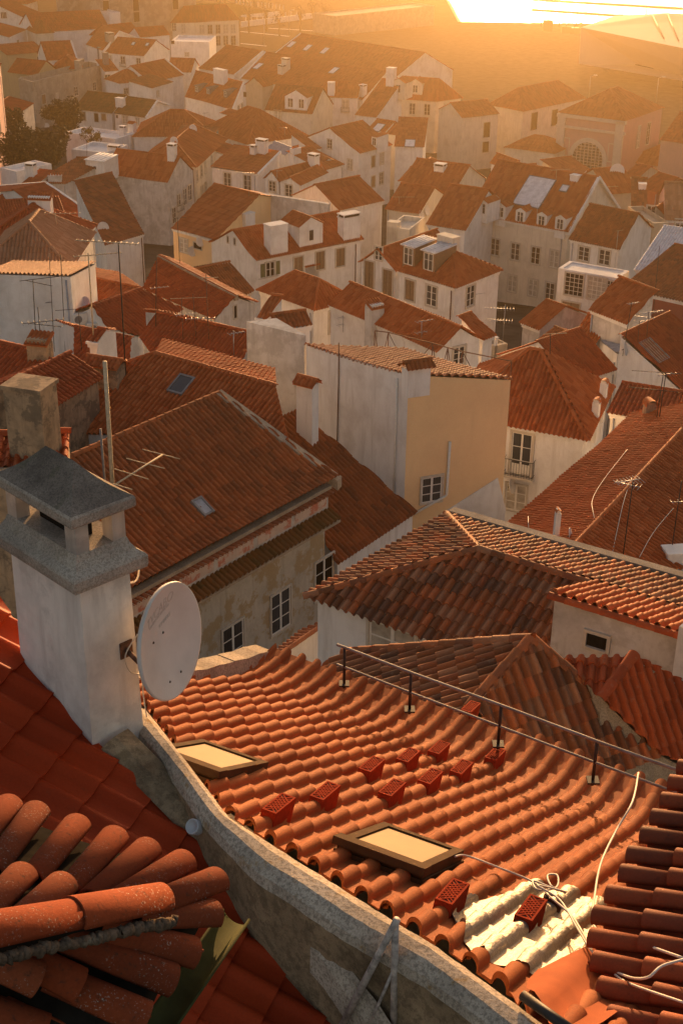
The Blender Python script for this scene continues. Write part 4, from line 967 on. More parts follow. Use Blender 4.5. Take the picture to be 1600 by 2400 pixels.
H('white block under a tiled cap behind the peach walled house', 't1', (968, 1082), (1300, 1035), W=2.0, roof='g', h=-25.5, rise=.6, wall='white', tile='clay_brown', over=.1)

# --- the tall yellow and white house
q = 'y'
A_, B_, C_ = at(q, 188, 78, -22.0), at(q, 826, 268, -21.3), at(q, 1466, 296, -22.2); D_ = A_+C_-B_
yel = PH('tall house with one peach wall and one white wall, sunlit tiles on top', [[A_, B_, C_, D_]], [A_, B_, C_, D_], 'white', 'clay_pink', [], inset=.06, drop=-.03, edges={1: 'peach'},
   wins=[(1, 'y', 968, 958, 1.0, 1.25, 'n')], sheetkw=dict(prof='mid', pitch=.25, row=.36, step=.05))
b = MB(); e = nrm((A_-B_)*[1, 1, 0]); f = nrm((C_-B_)*[1, 1, 0])
P = B_+f*.06
for s_, (p, w1, w2, m) in enumerate(((B_, .32, .9, 0),)):
    b.hull8([p-Zv*1, p+f*1.05-Zv*1, p+f*1.05+e*.42-Zv*1, p+e*.42-Zv*1], [p+Zv*.28, p+f*1.05+Zv*.28, p+f*1.05+e*.42+Zv*.28, p+e*.42+Zv*.28])
r1, r2 = B_-f*.12+e*.2+Zv*.62, B_+f*1.2+e*.2+Zv*.62
sheet(b, [B_-f*.12-e*.12+Zv*.28, B_+f*1.2-e*.12+Zv*.28, r2, r1], 'mid', .2, .3, .02, mi=1, sag=0); sheet(b, [B_+f*1.2+e*.55+Zv*.28, B_-f*.12+e*.55+Zv*.28, r1, r2], 'mid', .2, .3, .02, mi=1, sag=0)
ridge(b, r1, r2, .1, mi=1)
b.build('chimney', ['white', 'clay_brown'], yel.roof)
# left pier, drain pipes
b = MB(); p = A_; b.hull8([dn(p, 9), dn(p-f*0-e*.0, 9)+f*.1, dn(p+e*2.6, 9)+f*.3, dn(p+e*2.6, 9)-f*1.2], [p+Zv*.5, p+f*.1+Zv*.5, p+e*2.6+f*.3+Zv*.6, p+e*2.6-f*1.2+Zv*.6]); b.build('side_pier', ['dirty'], yel.root)
i_ = 1; a0, b0 = yel.Wl[1], yel.Wl[2]; ee = nrm((b0-a0)*[1, 1, 0]); no = np.array([ee[1], -ee[0], 0])
pp = [insideray(a0+no*.08, no, 'y', x, y) for x, y in ((1082, 668), (1062, 990), (1050, 1003), (860, 1110))]
b = MB(); b.tube(pp, .06, 8); b.build('drain_pipe', ['white_wood'], yel.root)
a0, b0 = yel.Wl[0], yel.Wl[1]; ee = nrm((b0-a0)*[1, 1, 0]); no = np.array([ee[1], -ee[0], 0])
b = MB(); b.tube([insideray(a0+no*.05, no, 'y', x, y) for x, y in ((402, 60), (400, 300), (390, 720))], .03, 6); b.build('drain_pipe', ['rust'], yel.root)
b = MB(); b.tube([insideray(a0+no*.05, no, 'y', x, y) for x, y in ((758, 280), (735, 1020))], .05, 6); b.build('drain_pipe', ['white_wood'], yel.root)
# little roofed chimney standing against its white wall
# mossy roof between mansion and yellow house
m1, m2, m3, m4 = at('c', 1185, 990, -23.2), at('c', 1362, 912, -23.2), at('f', 335, 398, -26.6), at('f', 40, 600, -26.6)
s1 = pl3(m1, m2, m4)
mossy = PH('low brown roof between the old mansion and the peach walled house', [[s1.px('c', 1080, 1040), s1.px('c', 1362, 905), s1.px('f', 345, 398), s1.px('f', -20, 640), s1.px('f', -150, 400)]],
   [s1.px('c', 1080, 1040), s1.px('f', -150, 400), s1.px('f', -20, 640), s1.px('f', 345, 398), s1.px('c', 1362, 905)], 'white', 'clay_brown', [], inset=.12)
a0, b0 = yel.Wl[1], yel.Wl[2]; ee = nrm((b0-a0)*[1, 1, 0]); no = np.array([ee[1], -ee[0], 0]); b = MB()
tri = [insideray(a0, no, 'y', x, y) for x, y in ((900, 1190), (1372, 888), (1420, 1080), (1380, 1400))]
b.hull8(tri, [p+no*.05 for p in tri]); b.build('painted_dado', ['white'], yel.root)
chimney('y', 190, 672, 335, .8, .5, 'tile', 'white', ang=.1)

# --- old mansion with the peeling frieze
q = 'e'
P2, P3, P4 = at(q, 1005, -150, -20.1), at(q, 1560, 252, -23), at(q, 610, 770, -23); s1 = pl3(P2, P3, P4)
ed = nrm(P3-P4); P4x = P4-ed*5; P1x = P2-ed*10.5; in_ = nrm(np.cross(Zv, ed)); 
bk1 = P2+(P2-P3)*0+in_*4.4; bkz = P3[2]
Pb2, Pb1 = P3+in_*8.8, P4x+in_*8.8
mans = PH('old mansion, brown tiled roof over a peeling pink frieze', [[P1x, P2, P3, P4x], [P2, P1x, Pb1, Pb2]], [P4x, P3, P2, Pb2, Pb1, P1x], 'peel', 'clay_brown', [(P1x, P2)],
   inset=.35, verge=[(P2, P3, .45, .12)], flare=(1.8, .25), wins=[(0, q, 1070, 1000, 1.15, 1.75, 'n'), (0, q, 1288, 845, 1.15, 1.75, 'n'), (0, q, 1487, 692, 1.15, 1.75, 'n')])
a0, b0 = mans.Wl[0], mans.Wl[1]; ee = nrm((b0-a0)*[1, 1, 0]); no = np.array([ee[1], -ee[0], 0]); LL = np.linalg.norm((b0-a0)*[1, 1, 0])
def band(bm, z0, z1, pr, mi=0, s0=0., s1_=1.):
    c = a0+ee*LL*(s0+s1_)/2+no*pr/2; c[2] = P3[2]+(z0+z1)/2; bm.box(c, (LL*(s1_-s0)/2, pr/2, abs(z1-z0)/2), (ee, no, Zv), mi)
b = MB(); band(b, -1.05, -.2, .16, 0)
for k in range(7): 
    c = a0+ee*LL*(k+.5)/7+no*.165; c[2] = P3[2]-.62; b.box(c, (LL/14-.12, .012, .28), (ee, no, Zv), 1)
b.build('frieze', ['dirty', 'peel_pink'], mans.root)
b = MB(); band(b, -.12, .02, .34, 0); band(b, -.2, -.122, .24, 0); b.build('coping', ['mortar'], mans.root)
b = MB(); k = int(LL/.25)
for t in range(k):
    c = a0+ee*(t+.5)*.25+no*.36; c[2] = P3[2]-.17; ridge(b, c-no*.16, c+no*.22, .1, .3, 0, 0)
b.build('eave_tiles', ['clay_lichen'], mans.root)
b = MB()
t0, t1 = a0+no*.16, b0+no*.16; t0[2] = t1[2] = P3[2]-1.05; u0_, u1_ = t0+no*.62, t1+no*.62; u0_[2] = u1_[2] = P3[2]-1.32
sheet(b, [t0, t1, u1_, u0_], 'fine', .24, .4, .02, sag=.01); b.hull8([t0-Zv*.25, t1-Zv*.25, u1_-Zv*.12, u0_-Zv*.12], [t0-Zv*.03, t1-Zv*.03, u1_-Zv*.03, u0_-Zv*.03], mi=1)
b.build('skirt_roof', ['clay_moss', 'mortar'], mans.root)
skylight(q, 925, 378, .45, .7, 'zinc')
# lean-to roofs at its foot
q = 'e'
l1, l2 = at(q, 1545, 872, -23.6), at(q, 1160, 1140, -23.6); 
s1 = slope(l1, l2, 20, to=at(q, 2000, 1200, -24)); s2 = slope(l1, l2, -20, to=at(q, 2000, 1200, -24))
PH('lean-to of weathered tiles below the mansion windows', [[l1, l2, s2.z(at(q, 900, 1180, -22.5)), s2.z(at(q, 1395, 780, -22.5))]], [l1, l2, s2.z(at(q, 900, 1180, -22.5)), s2.z(at(q, 1395, 780, -22.5))], 'white', 'clay_lichen', [(l1, l2)], inset=.05, rr=.1)

# --- hip roof of the middle distance
q = 'f'
FL, BL = at(q, -173, 787, -18.4), at(q, 480, 408, -18.4); AP, RE = at(q, 627, 567, -17.1), at(q, 1150, 728, -17.1)
rd = nrm(RE-AP); REx = AP+rd*9.5; gp = pl3(AP, RE, BL); fp = pl3(FL, AP, RE)
BR = BL+rd*11.5; BRx = BR
FR = fp.px(q, 900, 1170); FRt = RE
hipm = PH('hip roofed house of old mottled tiles, its far slope golden', [[FL, BL, AP], [AP, RE, FR, FL], [BL, BR, REx, AP]], [FL, FR, RE, REx, BR, BL], 'white', 'clay_old', [(AP, REx), (FL, AP), (BL, AP)], inset=.25,
   wins=[(0, q, 235, 985, 1.4, .9, 'n')], sheetkw=dict(pitch=.25))
G1, G2 = gp.px(q, 958, 778), gp.px(q, 1506, 947); G3 = gp.z(G2+rd*4); RF = gp.z(REx+rd*2)
ann = PH('whitewashed annex with one tiny square window and golden tiles', [[G1, G2, G3, REx, RE]], [G1, G2, G3, REx, RE], 'dirty', 'clay', [], inset=.08, wins=[(0, q, 1172, 985, .5, .36, 'k')], sheetkw=dict(pitch=.25))
b = MB(); ridge(b, G1-rd*.05, G2+rd*1, .12, .42); b.build('verge_tiles', ['clay_red'], ann.root)
# mossy wall along its far eave
b = MB(); o_ = nrm(np.cross(rd, Zv)); o_ = o_ if o_[1] > 0 else -o_
p, r_ = BL+o_*.3, BL+rd*13+o_*.3; b.hull8([dn(p, 6)-o_*.15, dn(p, 6)+o_*.15, dn(r_, 6)+o_*.15, dn(r_, 6)-o_*.15], [p-o_*.15+Zv*.1, p+o_*.15+Zv*.1, r_+o_*.15+Zv*.25, r_-o_*.15+Zv*.25]); ow = b.build('parapet', ['mortar'], hipm.root)
# white pier at the right edge
pr = H('rough white pier at the right edge above red tiles', q, (1478, 930), (1700, 960), (1800, 870), roof='f', h=-15.4, wall='dirty', parapet=.05)
# roofs just below it
T = at(q, 868, 980, -14.4); TL = at(q, 10, 1050, -16.2); Bq = at(q, 585, 1292, -15.05); lp = pl3(T, TL, Bq)
Rq = at(q, 1100, 1600, -16.6); rp = pl3(T, Bq, Rq)
T2, B2 = at(q, 1345, 1050, -14.9), at(q, 1190, 1252, -15.3)
low = PH('sloping roof with a crooked hip ridge, mossy and brown', [[lp.px(q, 10, 1045), T, Bq, lp.px(q, 300, 1500), lp.px(q, -200, 1200)], [T, rp.px(q, 1195, 1255), rp.px(q, 1500, 1500), rp.px(q, 1000, 1700), Bq]],
   [lp.px(q, 10, 1045), lp.px(q, -200, 1200), lp.px(q, 300, 1500), Bq, rp.px(q, 1000, 1700), rp.px(q, 1500, 1500), rp.px(q, 1195, 1255), T], 'mortar', 'clay_old', [(T, Bq), (lp.px(q, 10, 1045), T), (T, rp.px(q, 1195, 1255))], inset=.1, sheetkw=dict(pitch=.23))
bp = pl3(T2, B2, at(q, 1000, 1060, -15.0)); vp = pl3(T2, B2, at(q, 1568, 1500, -16.9))
PH('small valley roof of red tiles under the annex wall', [[bp.px(q, 985, 1062), T2, B2], [T2, vp.px(q, 1640, 1215), vp.px(q, 1800, 1660), vp.px(q, 1450, 1500), B2]],
   [bp.px(q, 985, 1062), B2, vp.px(q, 1450, 1500), vp.px(q, 1800, 1660), vp.px(q, 1640, 1215), T2], 'mortar', 'clay_red', [(T2, B2)], inset=.1, sheetkw=dict(pitch=.23))
# --- right: roof with aerials and a hip ridge, and the balcony house
R1, R2 = at(q, 1562, 18, -24), at(q, 1070, 548, -24); s1 = slope(R1, R2, 25, to=at(q, 700, 200, -24)); s2 = slope(R1, R2, 25, to=at(q, 1900, 600, -24))
Rx = R1+nrm(R1-R2)*4
sev = PH('red roof with a cable strewn hip ridge at the right', [[R2, Rx, s1.px(q, 1330, -60), s1.px(q, 1185, 90), s1.px(q, 742, 460)], [Rx, R2, s2.px(q, 1490, 665), s2.px(q, 1800, 640), s2.z(Rx+nrm((s2.px(q, 1490, 665)-R2)*[1, 1, 0])*6)]],
   [R2, s2.px(q, 1490, 665), s2.px(q, 1800, 640), s2.z(Rx+nrm((s2.px(q, 1490, 665)-R2)*[1, 1, 0])*6), Rx, s1.px(q, 1330, -60), s1.px(q, 1185, 90), s1.px(q, 742, 460)], 'white', 'clay', [(R1, R2)], inset=.1)
bal = H('white house with curtained balcony door and long hip ridge', 'd', (470, 930), (1132, 1052), (1250, 802), roof='h', top=None, rise=2.9, ins=1.05, wall='white', tile='clay', over=.3,
  wins=[('F', 825, 1105, 1.05, 2.3, 'd'), ('F', 800, 325, 1.1, 1.5, 'n', 'f')])
H('white gable house with a glazed red roof at the right edge', 't3', (935, 800), (1700, 985), (1390, 570), side='L', roof='L', rise=3.4, wall='white', tile='clay_red', over=.06, cornice='white', h=-32.5)
H('shallow roof with zinc sheeting between the aerials', 't3', (750, 345), (955, 570), (880, 275), side='L', roof='R', rise=.5, wall='white', tile='zinc', over=.05, h=-33.0, cornice='zinc')
H('brown ridge roof tangled in aerials at the right', 't3', (990, 500), (1400, 330), W=5, roof='g', rise=1.6, wall='white', tile='clay', h=-34)
H('red roof with a lit ridge in front of the zinc sheet', 't3', (560, 800), (965, 660), W=7, roof='g', rise=2.0, wall='white', tile='clay_red', h=-32.8)
H('small white lean house with a tiled top near the station side', 't3', (515, 400), (752, 445), W=3.5, roof='s', rise=1.1, wall='white', tile='clay', h=-33)
H('red roof lying below the white gable house', 't3', (860, 1060), (1620, 1190), W=3.4, roof='s', rise=.7, wall='white', tile='clay_red', h=-30)
H('low brown roof in the shadowed yard behind the balcony house', 't3', (160, 430), (380, 520), W=5, roof='g', rise=1.0, wall='dirty', tile='clay_brown', h=-36)
H('little orange roof with a thin flue pipe left of the yard', 't3', (60, 230), (250, 300), W=6, roof='g', rise=1.4, wall='dirty', tile='clay', h=-36)
# ================================================================== foreground
def loops(bm, c, ex, ey, hx, hy, prof, mi=0, cap=True):
    """stack of rectangles about a vertical axis: prof = (outset, z)"""
    V = []
    for o, z in prof:
        for sx, sy in ((-1, -1), (1, -1), (1, 1), (-1, 1)): 
            p = c+ex*sx*(hx+o)+ey*sy*(hy+o); V.append((p[0], p[1], z+CZ))
    k = len(prof); Fq = [(i*4+j, i*4+(j+1) % 4, (i+1)*4+(j+1) % 4, (i+1)*4+j) for i in range(k-1) for j in range(4)]
    if cap: Fq.append(((k-1)*4, (k-1)*4+1, (k-1)*4+2, (k-1)*4+3))
    bm.add(V, Fq, mi)
cement('soot_stone', (.52, .45, .38), (.12, .10, .085), (.19, .16, .11), fine=55, dk=.5, och=.35, big=.7)
cement('soot_dark', (.30, .25, .21), (.06, .052, .046), (.10, .10, .06), fine=60, dk=.55, och=.5, big=.85)
plaster('render_white', (.82, .77, .72), stain=(.26, .23, .21), amt=.55, scale=1.3, patch=(.50, .46, .43), pamt=.5)
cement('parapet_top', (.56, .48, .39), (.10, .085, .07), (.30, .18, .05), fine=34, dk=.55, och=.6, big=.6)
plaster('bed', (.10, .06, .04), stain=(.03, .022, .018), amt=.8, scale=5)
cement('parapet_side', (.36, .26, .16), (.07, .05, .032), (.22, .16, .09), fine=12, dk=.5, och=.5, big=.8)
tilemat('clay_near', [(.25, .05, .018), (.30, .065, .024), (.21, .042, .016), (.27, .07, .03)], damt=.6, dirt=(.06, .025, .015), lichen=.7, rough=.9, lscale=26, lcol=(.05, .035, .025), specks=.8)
plain('olive', (.05, .052, .02), .85, 0, .3, 6, .08)
plain('rusty_paint', (.36, .31, .28), .6, .1, .55, 14)
plain('skylight_blind', (.21, .115, .035), .6, 0, .06, 2, .1)  # golden sky reflection put into the skylight panes' flat colour
plain('frame_brown', (.075, .042, .022), .85, 0, .2, 5, .05)
plain('terracotta_vent', (.30, .035, .012), .9, 0, .2, 20, .05)
plain('vent_hole', (.05, .01, .006), .9, 0, .2)
plain('membrane', (.36, .09, .03), .85, 0, .15, 3, .1)
plain('leaf', (.10, .05, .025), .8, 0, .5, 40)
plain('print_grey', (.50, .48, .455), .6, 0, .1)
plain('bolt', (.10, .09, .08), .5, .6, .2)
plain('lid_grey', (.40, .41, .44), .35, 0, .08)
m, n, l, b = newmat('foil'); b.inputs['Metallic'].default_value = .75; b.inputs['Roughness'].default_value = .42; b.inputs['Base Color'].default_value = (.27, .245, .22, 1)
n1 = noise(n, l, 14, 6, .7); n2 = noise(n, l, 5, 4, .6); ad = N(n, 'ShaderNodeMath', operation='ADD'); l.new(n1, ad.inputs[0]); l.new(n2, ad.inputs[1]); bump(n, l, b, ad.outputs[0], .8, .025)

# --- the broad sunlit roof: plane, columns running down to the railing
FD = nrm([.448, .842, -.507]); FU = nrm([.842, -.448, 0]); FN = np.cross(FU, FD); FN = FN if FN[2] > 0 else -FN
FP = at('s', 490, 1837, -8.3); fpl = Plane(FP, FN)
fx = lambda q, x, y, l=0.0: fpl.px(q, x, y, l)-Zv*l
def FG(u, v, h=0): return FP+FU*u+FD*v+FN*h
def fuv(P): return (P-FP)@FU, (P-FP)@FD
FPITCH, FROW = .28, .40
eL, eR = fx('d0', 770, 1543, .42), fx('d0', 1540, 1812, .42); uL, vL = fuv(eL); uR, vR = fuv(eR); ek = (vR-vL)/(uR-uL)
eave = lambda u: vL+(u-uL)*ek
def flz(u, v):
    d = 1.7-(eave(u)-v); return .42*max(0, d/1.7)**2
u0 = fuv(fx('s', 322, 1606))[0]
pA = fx('s', 270, 1640); uA, vA = fuv(pA); pB = fx('s', 1250, 2440); uB, vB = fuv(pB)
main_poly = [FG(u0, vA-.2), FG(u0, eave(u0)), FG(uB+2.6, eave(uB+2.6)), FG(uB+2.6, vB-1.2), FG(uB, vB)]+[fx('s', x, y) for x, y in ((1195, 2340), (1000, 2208), (906, 2152), (724, 2036), (520, 1908), (420, 1768), (335, 1655))]
LP = [at('s', 226, 1736, -6.8)]
cenF = FG(2.5, 2)
fgh = thing('house', (cenF[0], cenF[1], gz(cenF[0], cenF[1])), 'near house with a broad sunlit tile roof, two skylights and rows of brick vents', 'house')
FO = Own(); FO.root = fgh; FO.u = FU; FO.n = np.array([FU[1], -FU[0], 0]); FO.dist = 14; FO.h = CZ-10
rb = MB(); sheet(rb, main_poly, 'lusa', FPITCH, FROW, .035, taper=.2, jit=.004, sag=.012, flare=(1.7, .42), normal=FN, anchor=FP, vdir=FD)
froof = rb.build('roof', ['clay_new'], fgh); FO.roof = froof; proxy(main_poly[:5], FO)
b = MB(); W_ = [FG(u0, vA), FG(u0, eave(u0)-.2), FG(uB+2.6, eave(uB+2.6)-.2), FG(uB+2.6, vB-1.2), FG(uB, vB)]
b.wall([dn(p, .12) for p in W_][::-1], gz(0, 14)-1); FO.wall = b.build('wall', ['dirty'], fgh)
# flat mortared coping along its far left edge
b = MB(); p0, p1 = FG(u0-.10, .9, .05), FG(u0-.10, eave(u0)-.1, .05)+Zv*.30
sec = dense_ = [p0+(p1-p0)*t+Zv*(.16*math.sin(math.pi*t)*-1) for t in np.linspace(0, 1, 16)]
for i in range(15):
    a_, c_ = sec[i], sec[i+1]; k = .015*math.sin(i*2.3)
    b.hull8([a_-FU*.2-Zv*.3, a_+FU*.16-Zv*.2, c_+FU*.16-Zv*.2, c_-FU*.2-Zv*.3], [a_-FU*.17+Zv*(.09+k), a_+FU*.12+Zv*(.07+k), c_+FU*.12+Zv*(.07-k), c_-FU*.17+Zv*(.09-k)])
b.build('edge_coping', ['mortar'], fgh)
# skylights, laid along the tiles
def fg_sky(P, w, l):
    u, v = fuv(P); c = FG(u, v, .12); f = MB()
    for s in (-1, 1):
        f.box(c+FU*s*(w/2-.04), (.042, l/2, .045), (FU, FD, FN)); f.box(c+FD*s*(l/2-.045), (w/2-.082, .04, .044), (FU, FD, FN))
    f.box(c-FD*(l/2-.01)+FN*.03, (w/2+.03, .08, .035), (FU, FD, FN))
    f.box(c-FN*.13, (w/2+.02, l/2+.02, .08), (FU, FD, FN))
    o = f.build('skylight', ['frame_brown'], froof)
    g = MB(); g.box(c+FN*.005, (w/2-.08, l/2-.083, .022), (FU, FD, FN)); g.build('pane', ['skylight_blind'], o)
    return o
def mid4(q, pts, lft): return sum(fx(q, x, y, lft) for x, y in pts)/4
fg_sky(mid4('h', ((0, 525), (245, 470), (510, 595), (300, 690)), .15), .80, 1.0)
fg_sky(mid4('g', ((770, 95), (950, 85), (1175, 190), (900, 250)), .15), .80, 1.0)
# brick vents
def vent(P, sgn=1):
    u, v = fuv(P); u = (round(u/FPITCH-.5)+.5)*FPITCH; c = FG(u, v, .085+flz(u, v)*.85); w, L_, h = .074, .175, .145
    f = MB(); lo_, hi_ = c-FD*L_, c+FD*L_
    f.hull8([lo_-FU*w-FN*.08, lo_+FU*w-FN*.08, hi_+FU*w-FN*.16, hi_-FU*w-FN*.16], [lo_-FU*w+FN*.035, lo_+FU*w+FN*.035, hi_+FU*w+FN*h, hi_-FU*w+FN*h])
    ax_ = nrm(FD*2*L_+FN*(h-.035)); an = nrm(np.cross(FU, ax_)); an = an if an[2] > 0 else -an; cc = c+FN*(h+.035)/2+an*.004; hl = L_*1.02
    for s in (-1, 1): f.box(cc+FU*s*(w-.008), (.009, hl, .010), (FU, ax_, an)); f.box(cc+ax_*s*(hl-.01), (w-.017, .01, .0098), (FU, ax_, an))
    f.box(cc, (w-.016, hl-.02, .003), (FU, ax_, an), mi=1)
    for k in range(-4, 5):
        for s in (-1, 1):
            a_ = nrm(FU+ax_*s*.9); b_ = nrm(np.cross(an, a_)); o_ = cc+ax_*k*hl/4.6+an*.004
            if abs(k) < 4: f.box(o_, ((w-.016)*1.25, .006, .005+.0006*s), (a_, b_, an))
    f.build('vent_tile', ['terracotta_vent', 'vent_hole'], froof)
for x, y in ((1082, 1705), (1000, 1740), (917, 1755), (825, 1775), (1122, 1760), (1048, 1785), (967, 1805), (870, 1830), (760, 1855), (640, 1882), (1008, 2078), (1208, 2122)): vent(fx('d0', x, y, .06))
# foil patch, red membrane, pipe with a hole, black drain tube
random.seed(5)
def rag(q, pts, lft, amp=.03, n_=5):
    P = [fx(q, x, y, lft) for x, y in pts]; out = []
    for i in range(len(P)):
        a_, b_ = P[i], P[(i+1) % len(P)]
        for j in range(n_): t = j/n_; out.append(a_+(b_-a_)*t+FU*random.uniform(-amp, amp)+FD*random.uniform(-amp, amp))
    return out
fb = MB(); sheet(fb, rag('h', ((495, 850), (690, 785), (880, 745), (1130, 790), (1200, 850), (1150, 985), (1060, 1110), (1020, 1185), (900, 1155), (720, 1095), (580, 1030)), .04), 'lusa', FPITCH, FROW, .035, taper=.2, rowanchor=eave(u0), jit=.002, sag=.006, off=.02, normal=FN, anchor=FP, vdir=FD)
tag(recentre(fb.build('foil_sheet', ['foil'])), 'crumpled silver foil sheet patched over the sunlit tiles', 'foil sheet')
fb = MB(); sheet(fb, [fx('h', x, y, .04) for x, y in ((1075, 1095), (1180, 1085), (1320, 1165), (1345, 1300), (1150, 1440), (960, 1440), (815, 1235), (890, 1155))], 'soft', FPITCH*2, .15, 0, jit=.006, sag=.03, off=.075, normal=FN, anchor=FP, vdir=FD)
tag(recentre(fb.build('membrane', ['membrane'])), 'smooth rust red waterproofing membrane next to the silver foil', 'membrane')
P = fx('h', 960, 812, .12); fb = MB(); fb.lathe(P+FN*.02, [(.0, .01), (.075, .01), (.078, .12), (.085, .12), (.085, -.04)], 14, 0, (FU, FD, FN)); fb.build('pipe_stub', ['vent_hole'], fgh)
P, Q = at('h', 830, 1240, -6.75), at('h', 1080, 1420, -6.72); fb = MB(); fb.tube([P, Q], .035, 10); tag(recentre(fb.build('drain_tube', ['iron'])), 'dark round drain tube lying along the parapet by the membrane', 'tube')
# dry leaves in the channels between the tiles
lb = MB()
for i in range(1700):
    v = random.uniform(-.6, 6.3); u = (math.floor(random.uniform(1.0, 5.0)/FPITCH)+random.choice((.9, .97, 1.04, 1.1)))*FPITCH
    if v > eave(u)-.1 or random.random() > .12+.88*(max(v, 0)/6)**1.5: continue
    c = FG(u, v, .012+flz(u, v)*.9+random.uniform(0, .012)); a_ = random.uniform(0, 3.14); t = random.uniform(-.5, .5); s = random.uniform(.008, .022)
    ea = FU*math.cos(a_)+FD*math.sin(a_); eb = nrm(np.cross(FN, ea)*math.cos(t)+FN*math.sin(t)); lb.add([c-ea*s, c+eb*s*.6, c+ea*s, c-eb*s*.6+FN*.004], [(0, 1, 2, 3)])
o = lb.build('leaf_litter', ['leaf']); o['kind'] = 'stuff'
# railing along its eave
tops = []; posts = []
for x, y, ty in ((790, 1573, 1487), (940, 1632, 1545), (1143, 1712, 1620), (1360, 1795, 1703)):
    P = fx('d0', x, y, .36)+Zv*.36; posts.append((P, P+Zv*lift(P, 'd0', x, ty)))
P, T_ = posts[-1]; dlt = P-posts[-2][0]; posts.append((P+dlt*1.1, T_+dlt*1.1))
rt = thing('railing', tuple(posts[2][0]), 'thin grey steel railing with two bars along the sunlit roof edge', 'railing')
for P, T_ in posts:
    b = MB(); b.tube([P-Zv*.05, T_], .02, 8); b.box(P+Zv*.02, (.07, .07, .012), None); b.build('post', ['iron'], rt)
a_ = posts[0]; st = (posts[0][0]-posts[1][0])*.12
for nm, k in (('top_rail', 1.0), ('middle_rail', .48)):
    b = MB(); b.tube([posts[0][0]+(posts[0][1]-posts[0][0])*k+st]+[p+(t-p)*k for p, t in posts], .016 if k < 1 else .02, 8); b.build(nm, ['lead'], rt)
# cables
def cable(pts, r, label, mat='cable'):
    P = np.array([p for p in pts]); t = np.linspace(0, len(P)-1, (len(P)-1)*6+1); out = []
    for x in t:
        i = min(int(x), len(P)-2); f = x-i; p0, p1, p2, p3 = P[max(i-1, 0)], P[i], P[i+1], P[min(i+2, len(P)-1)]
        out.append(.5*((2*p1)+(-p0+p2)*f+(2*p0-5*p1+4*p2-p3)*f*f+(-p0+3*p1-3*p2+p3)*f**3))
    b = MB(); b.tube(out, r, 5); return tag(recentre(b.build('cable', [mat])), label, 'cable')
up_ = lambda q, x, y, h: fx(q, x, y, h+.07)+Zv*(h+.07)
cable([up_('h', 1362, 218, .75), up_('h', 1335, 350, .7), up_('h', 1262, 480, .45), up_('h', 1195, 620, .3), up_('h', 1165, 760, .2), up_('h', 1160, 925, .15), up_('h', 1300, 975, .3), up_('h', 1570, 1070, .5)], .011, 'pale cable hanging from the railing corner down to the foil')
cable([up_('h', 520, 603, .1), up_('h', 570, 598, .09), up_('h', 700, 645, .12), up_('h', 880, 720, .1), up_('h', 960, 790, .16), up_('h', 1050, 870, .16), up_('h', 1110, 960, .16), up_('h', 1180, 1080, .16), up_('h', 1300, 1150, .2), up_('h', 1400, 1160, .45), up_('h', 1470, 1105, .55), up_('h', 1590, 1070, .6)], .010, 'pale cable from the lower skylight across the foil')
cable([up_('h', 1030, 770, .14), up_('h', 950, 740, .15), up_('h', 880, 715, .14), up_('h', 900, 755, .13), up_('h', 985, 745, .15), up_('h', 990, 690, .2), up_('h', 945, 690, .18), up_('h', 965, 740, .16), up_('h', 1030, 765, .15), up_('h', 900, 735, .2), up_('h', 1000, 800, .17), up_('h', 1075, 920, .17), up_('h', 1150, 1040, .17), up_('h', 1250, 1140, .15), up_('h', 1330, 1190, .2), up_('h', 1590, 1280, .4)], .009, 'looped coil of pale cable lying on the foil')

# --- roof of dark tiles at the right edge
E1, E2 = at('h', 1535, 275, -7.5), at('h', 1140, 985, -7.5); s1 = slope(E1, E2, 20, to=at('h', 700, 600, -7.5)); ei = nrm(E2-E1)
pv_ = [E1-ei*.9, E2, s1.px('h', 1290, 1120), s1.px('h', 1395, 1290), s1.px('h', 1420, 1500), s1.z(E2+nrm(np.cross(ei, Zv))*-2.6 if np.cross(ei, Zv)[0] < 0 else E2+nrm(np.cross(ei, Zv))*2.6)]
oR = nrm(np.cross(ei, Zv)); oR = oR if oR[0] > 0 else -oR
pv_ = [E1-ei*.9, E2, s1.px('h', 1290, 1120), s1.px('h', 1400, 1300), s1.z(E2+ei*1.6+oR*2.5), s1.z(E1-ei*.9+oR*2.5)]
rr_ = thing('house', tuple(E2+oR*1.2-Zv*11), 'house at the right edge with dark red barrel tiles overhanging the sunlit roof', 'house')
b = MB(); tl_ = [E1-ei*.9, E2, s1.z(E2+oR*.02+ei*.9), s1.z(E2+ei*1.6+oR*2.5), s1.z(E1-ei*.9+oR*2.5)]
rb = MB(); c_ = 0; kk = int(np.linalg.norm(E2-E1)/.27+3)
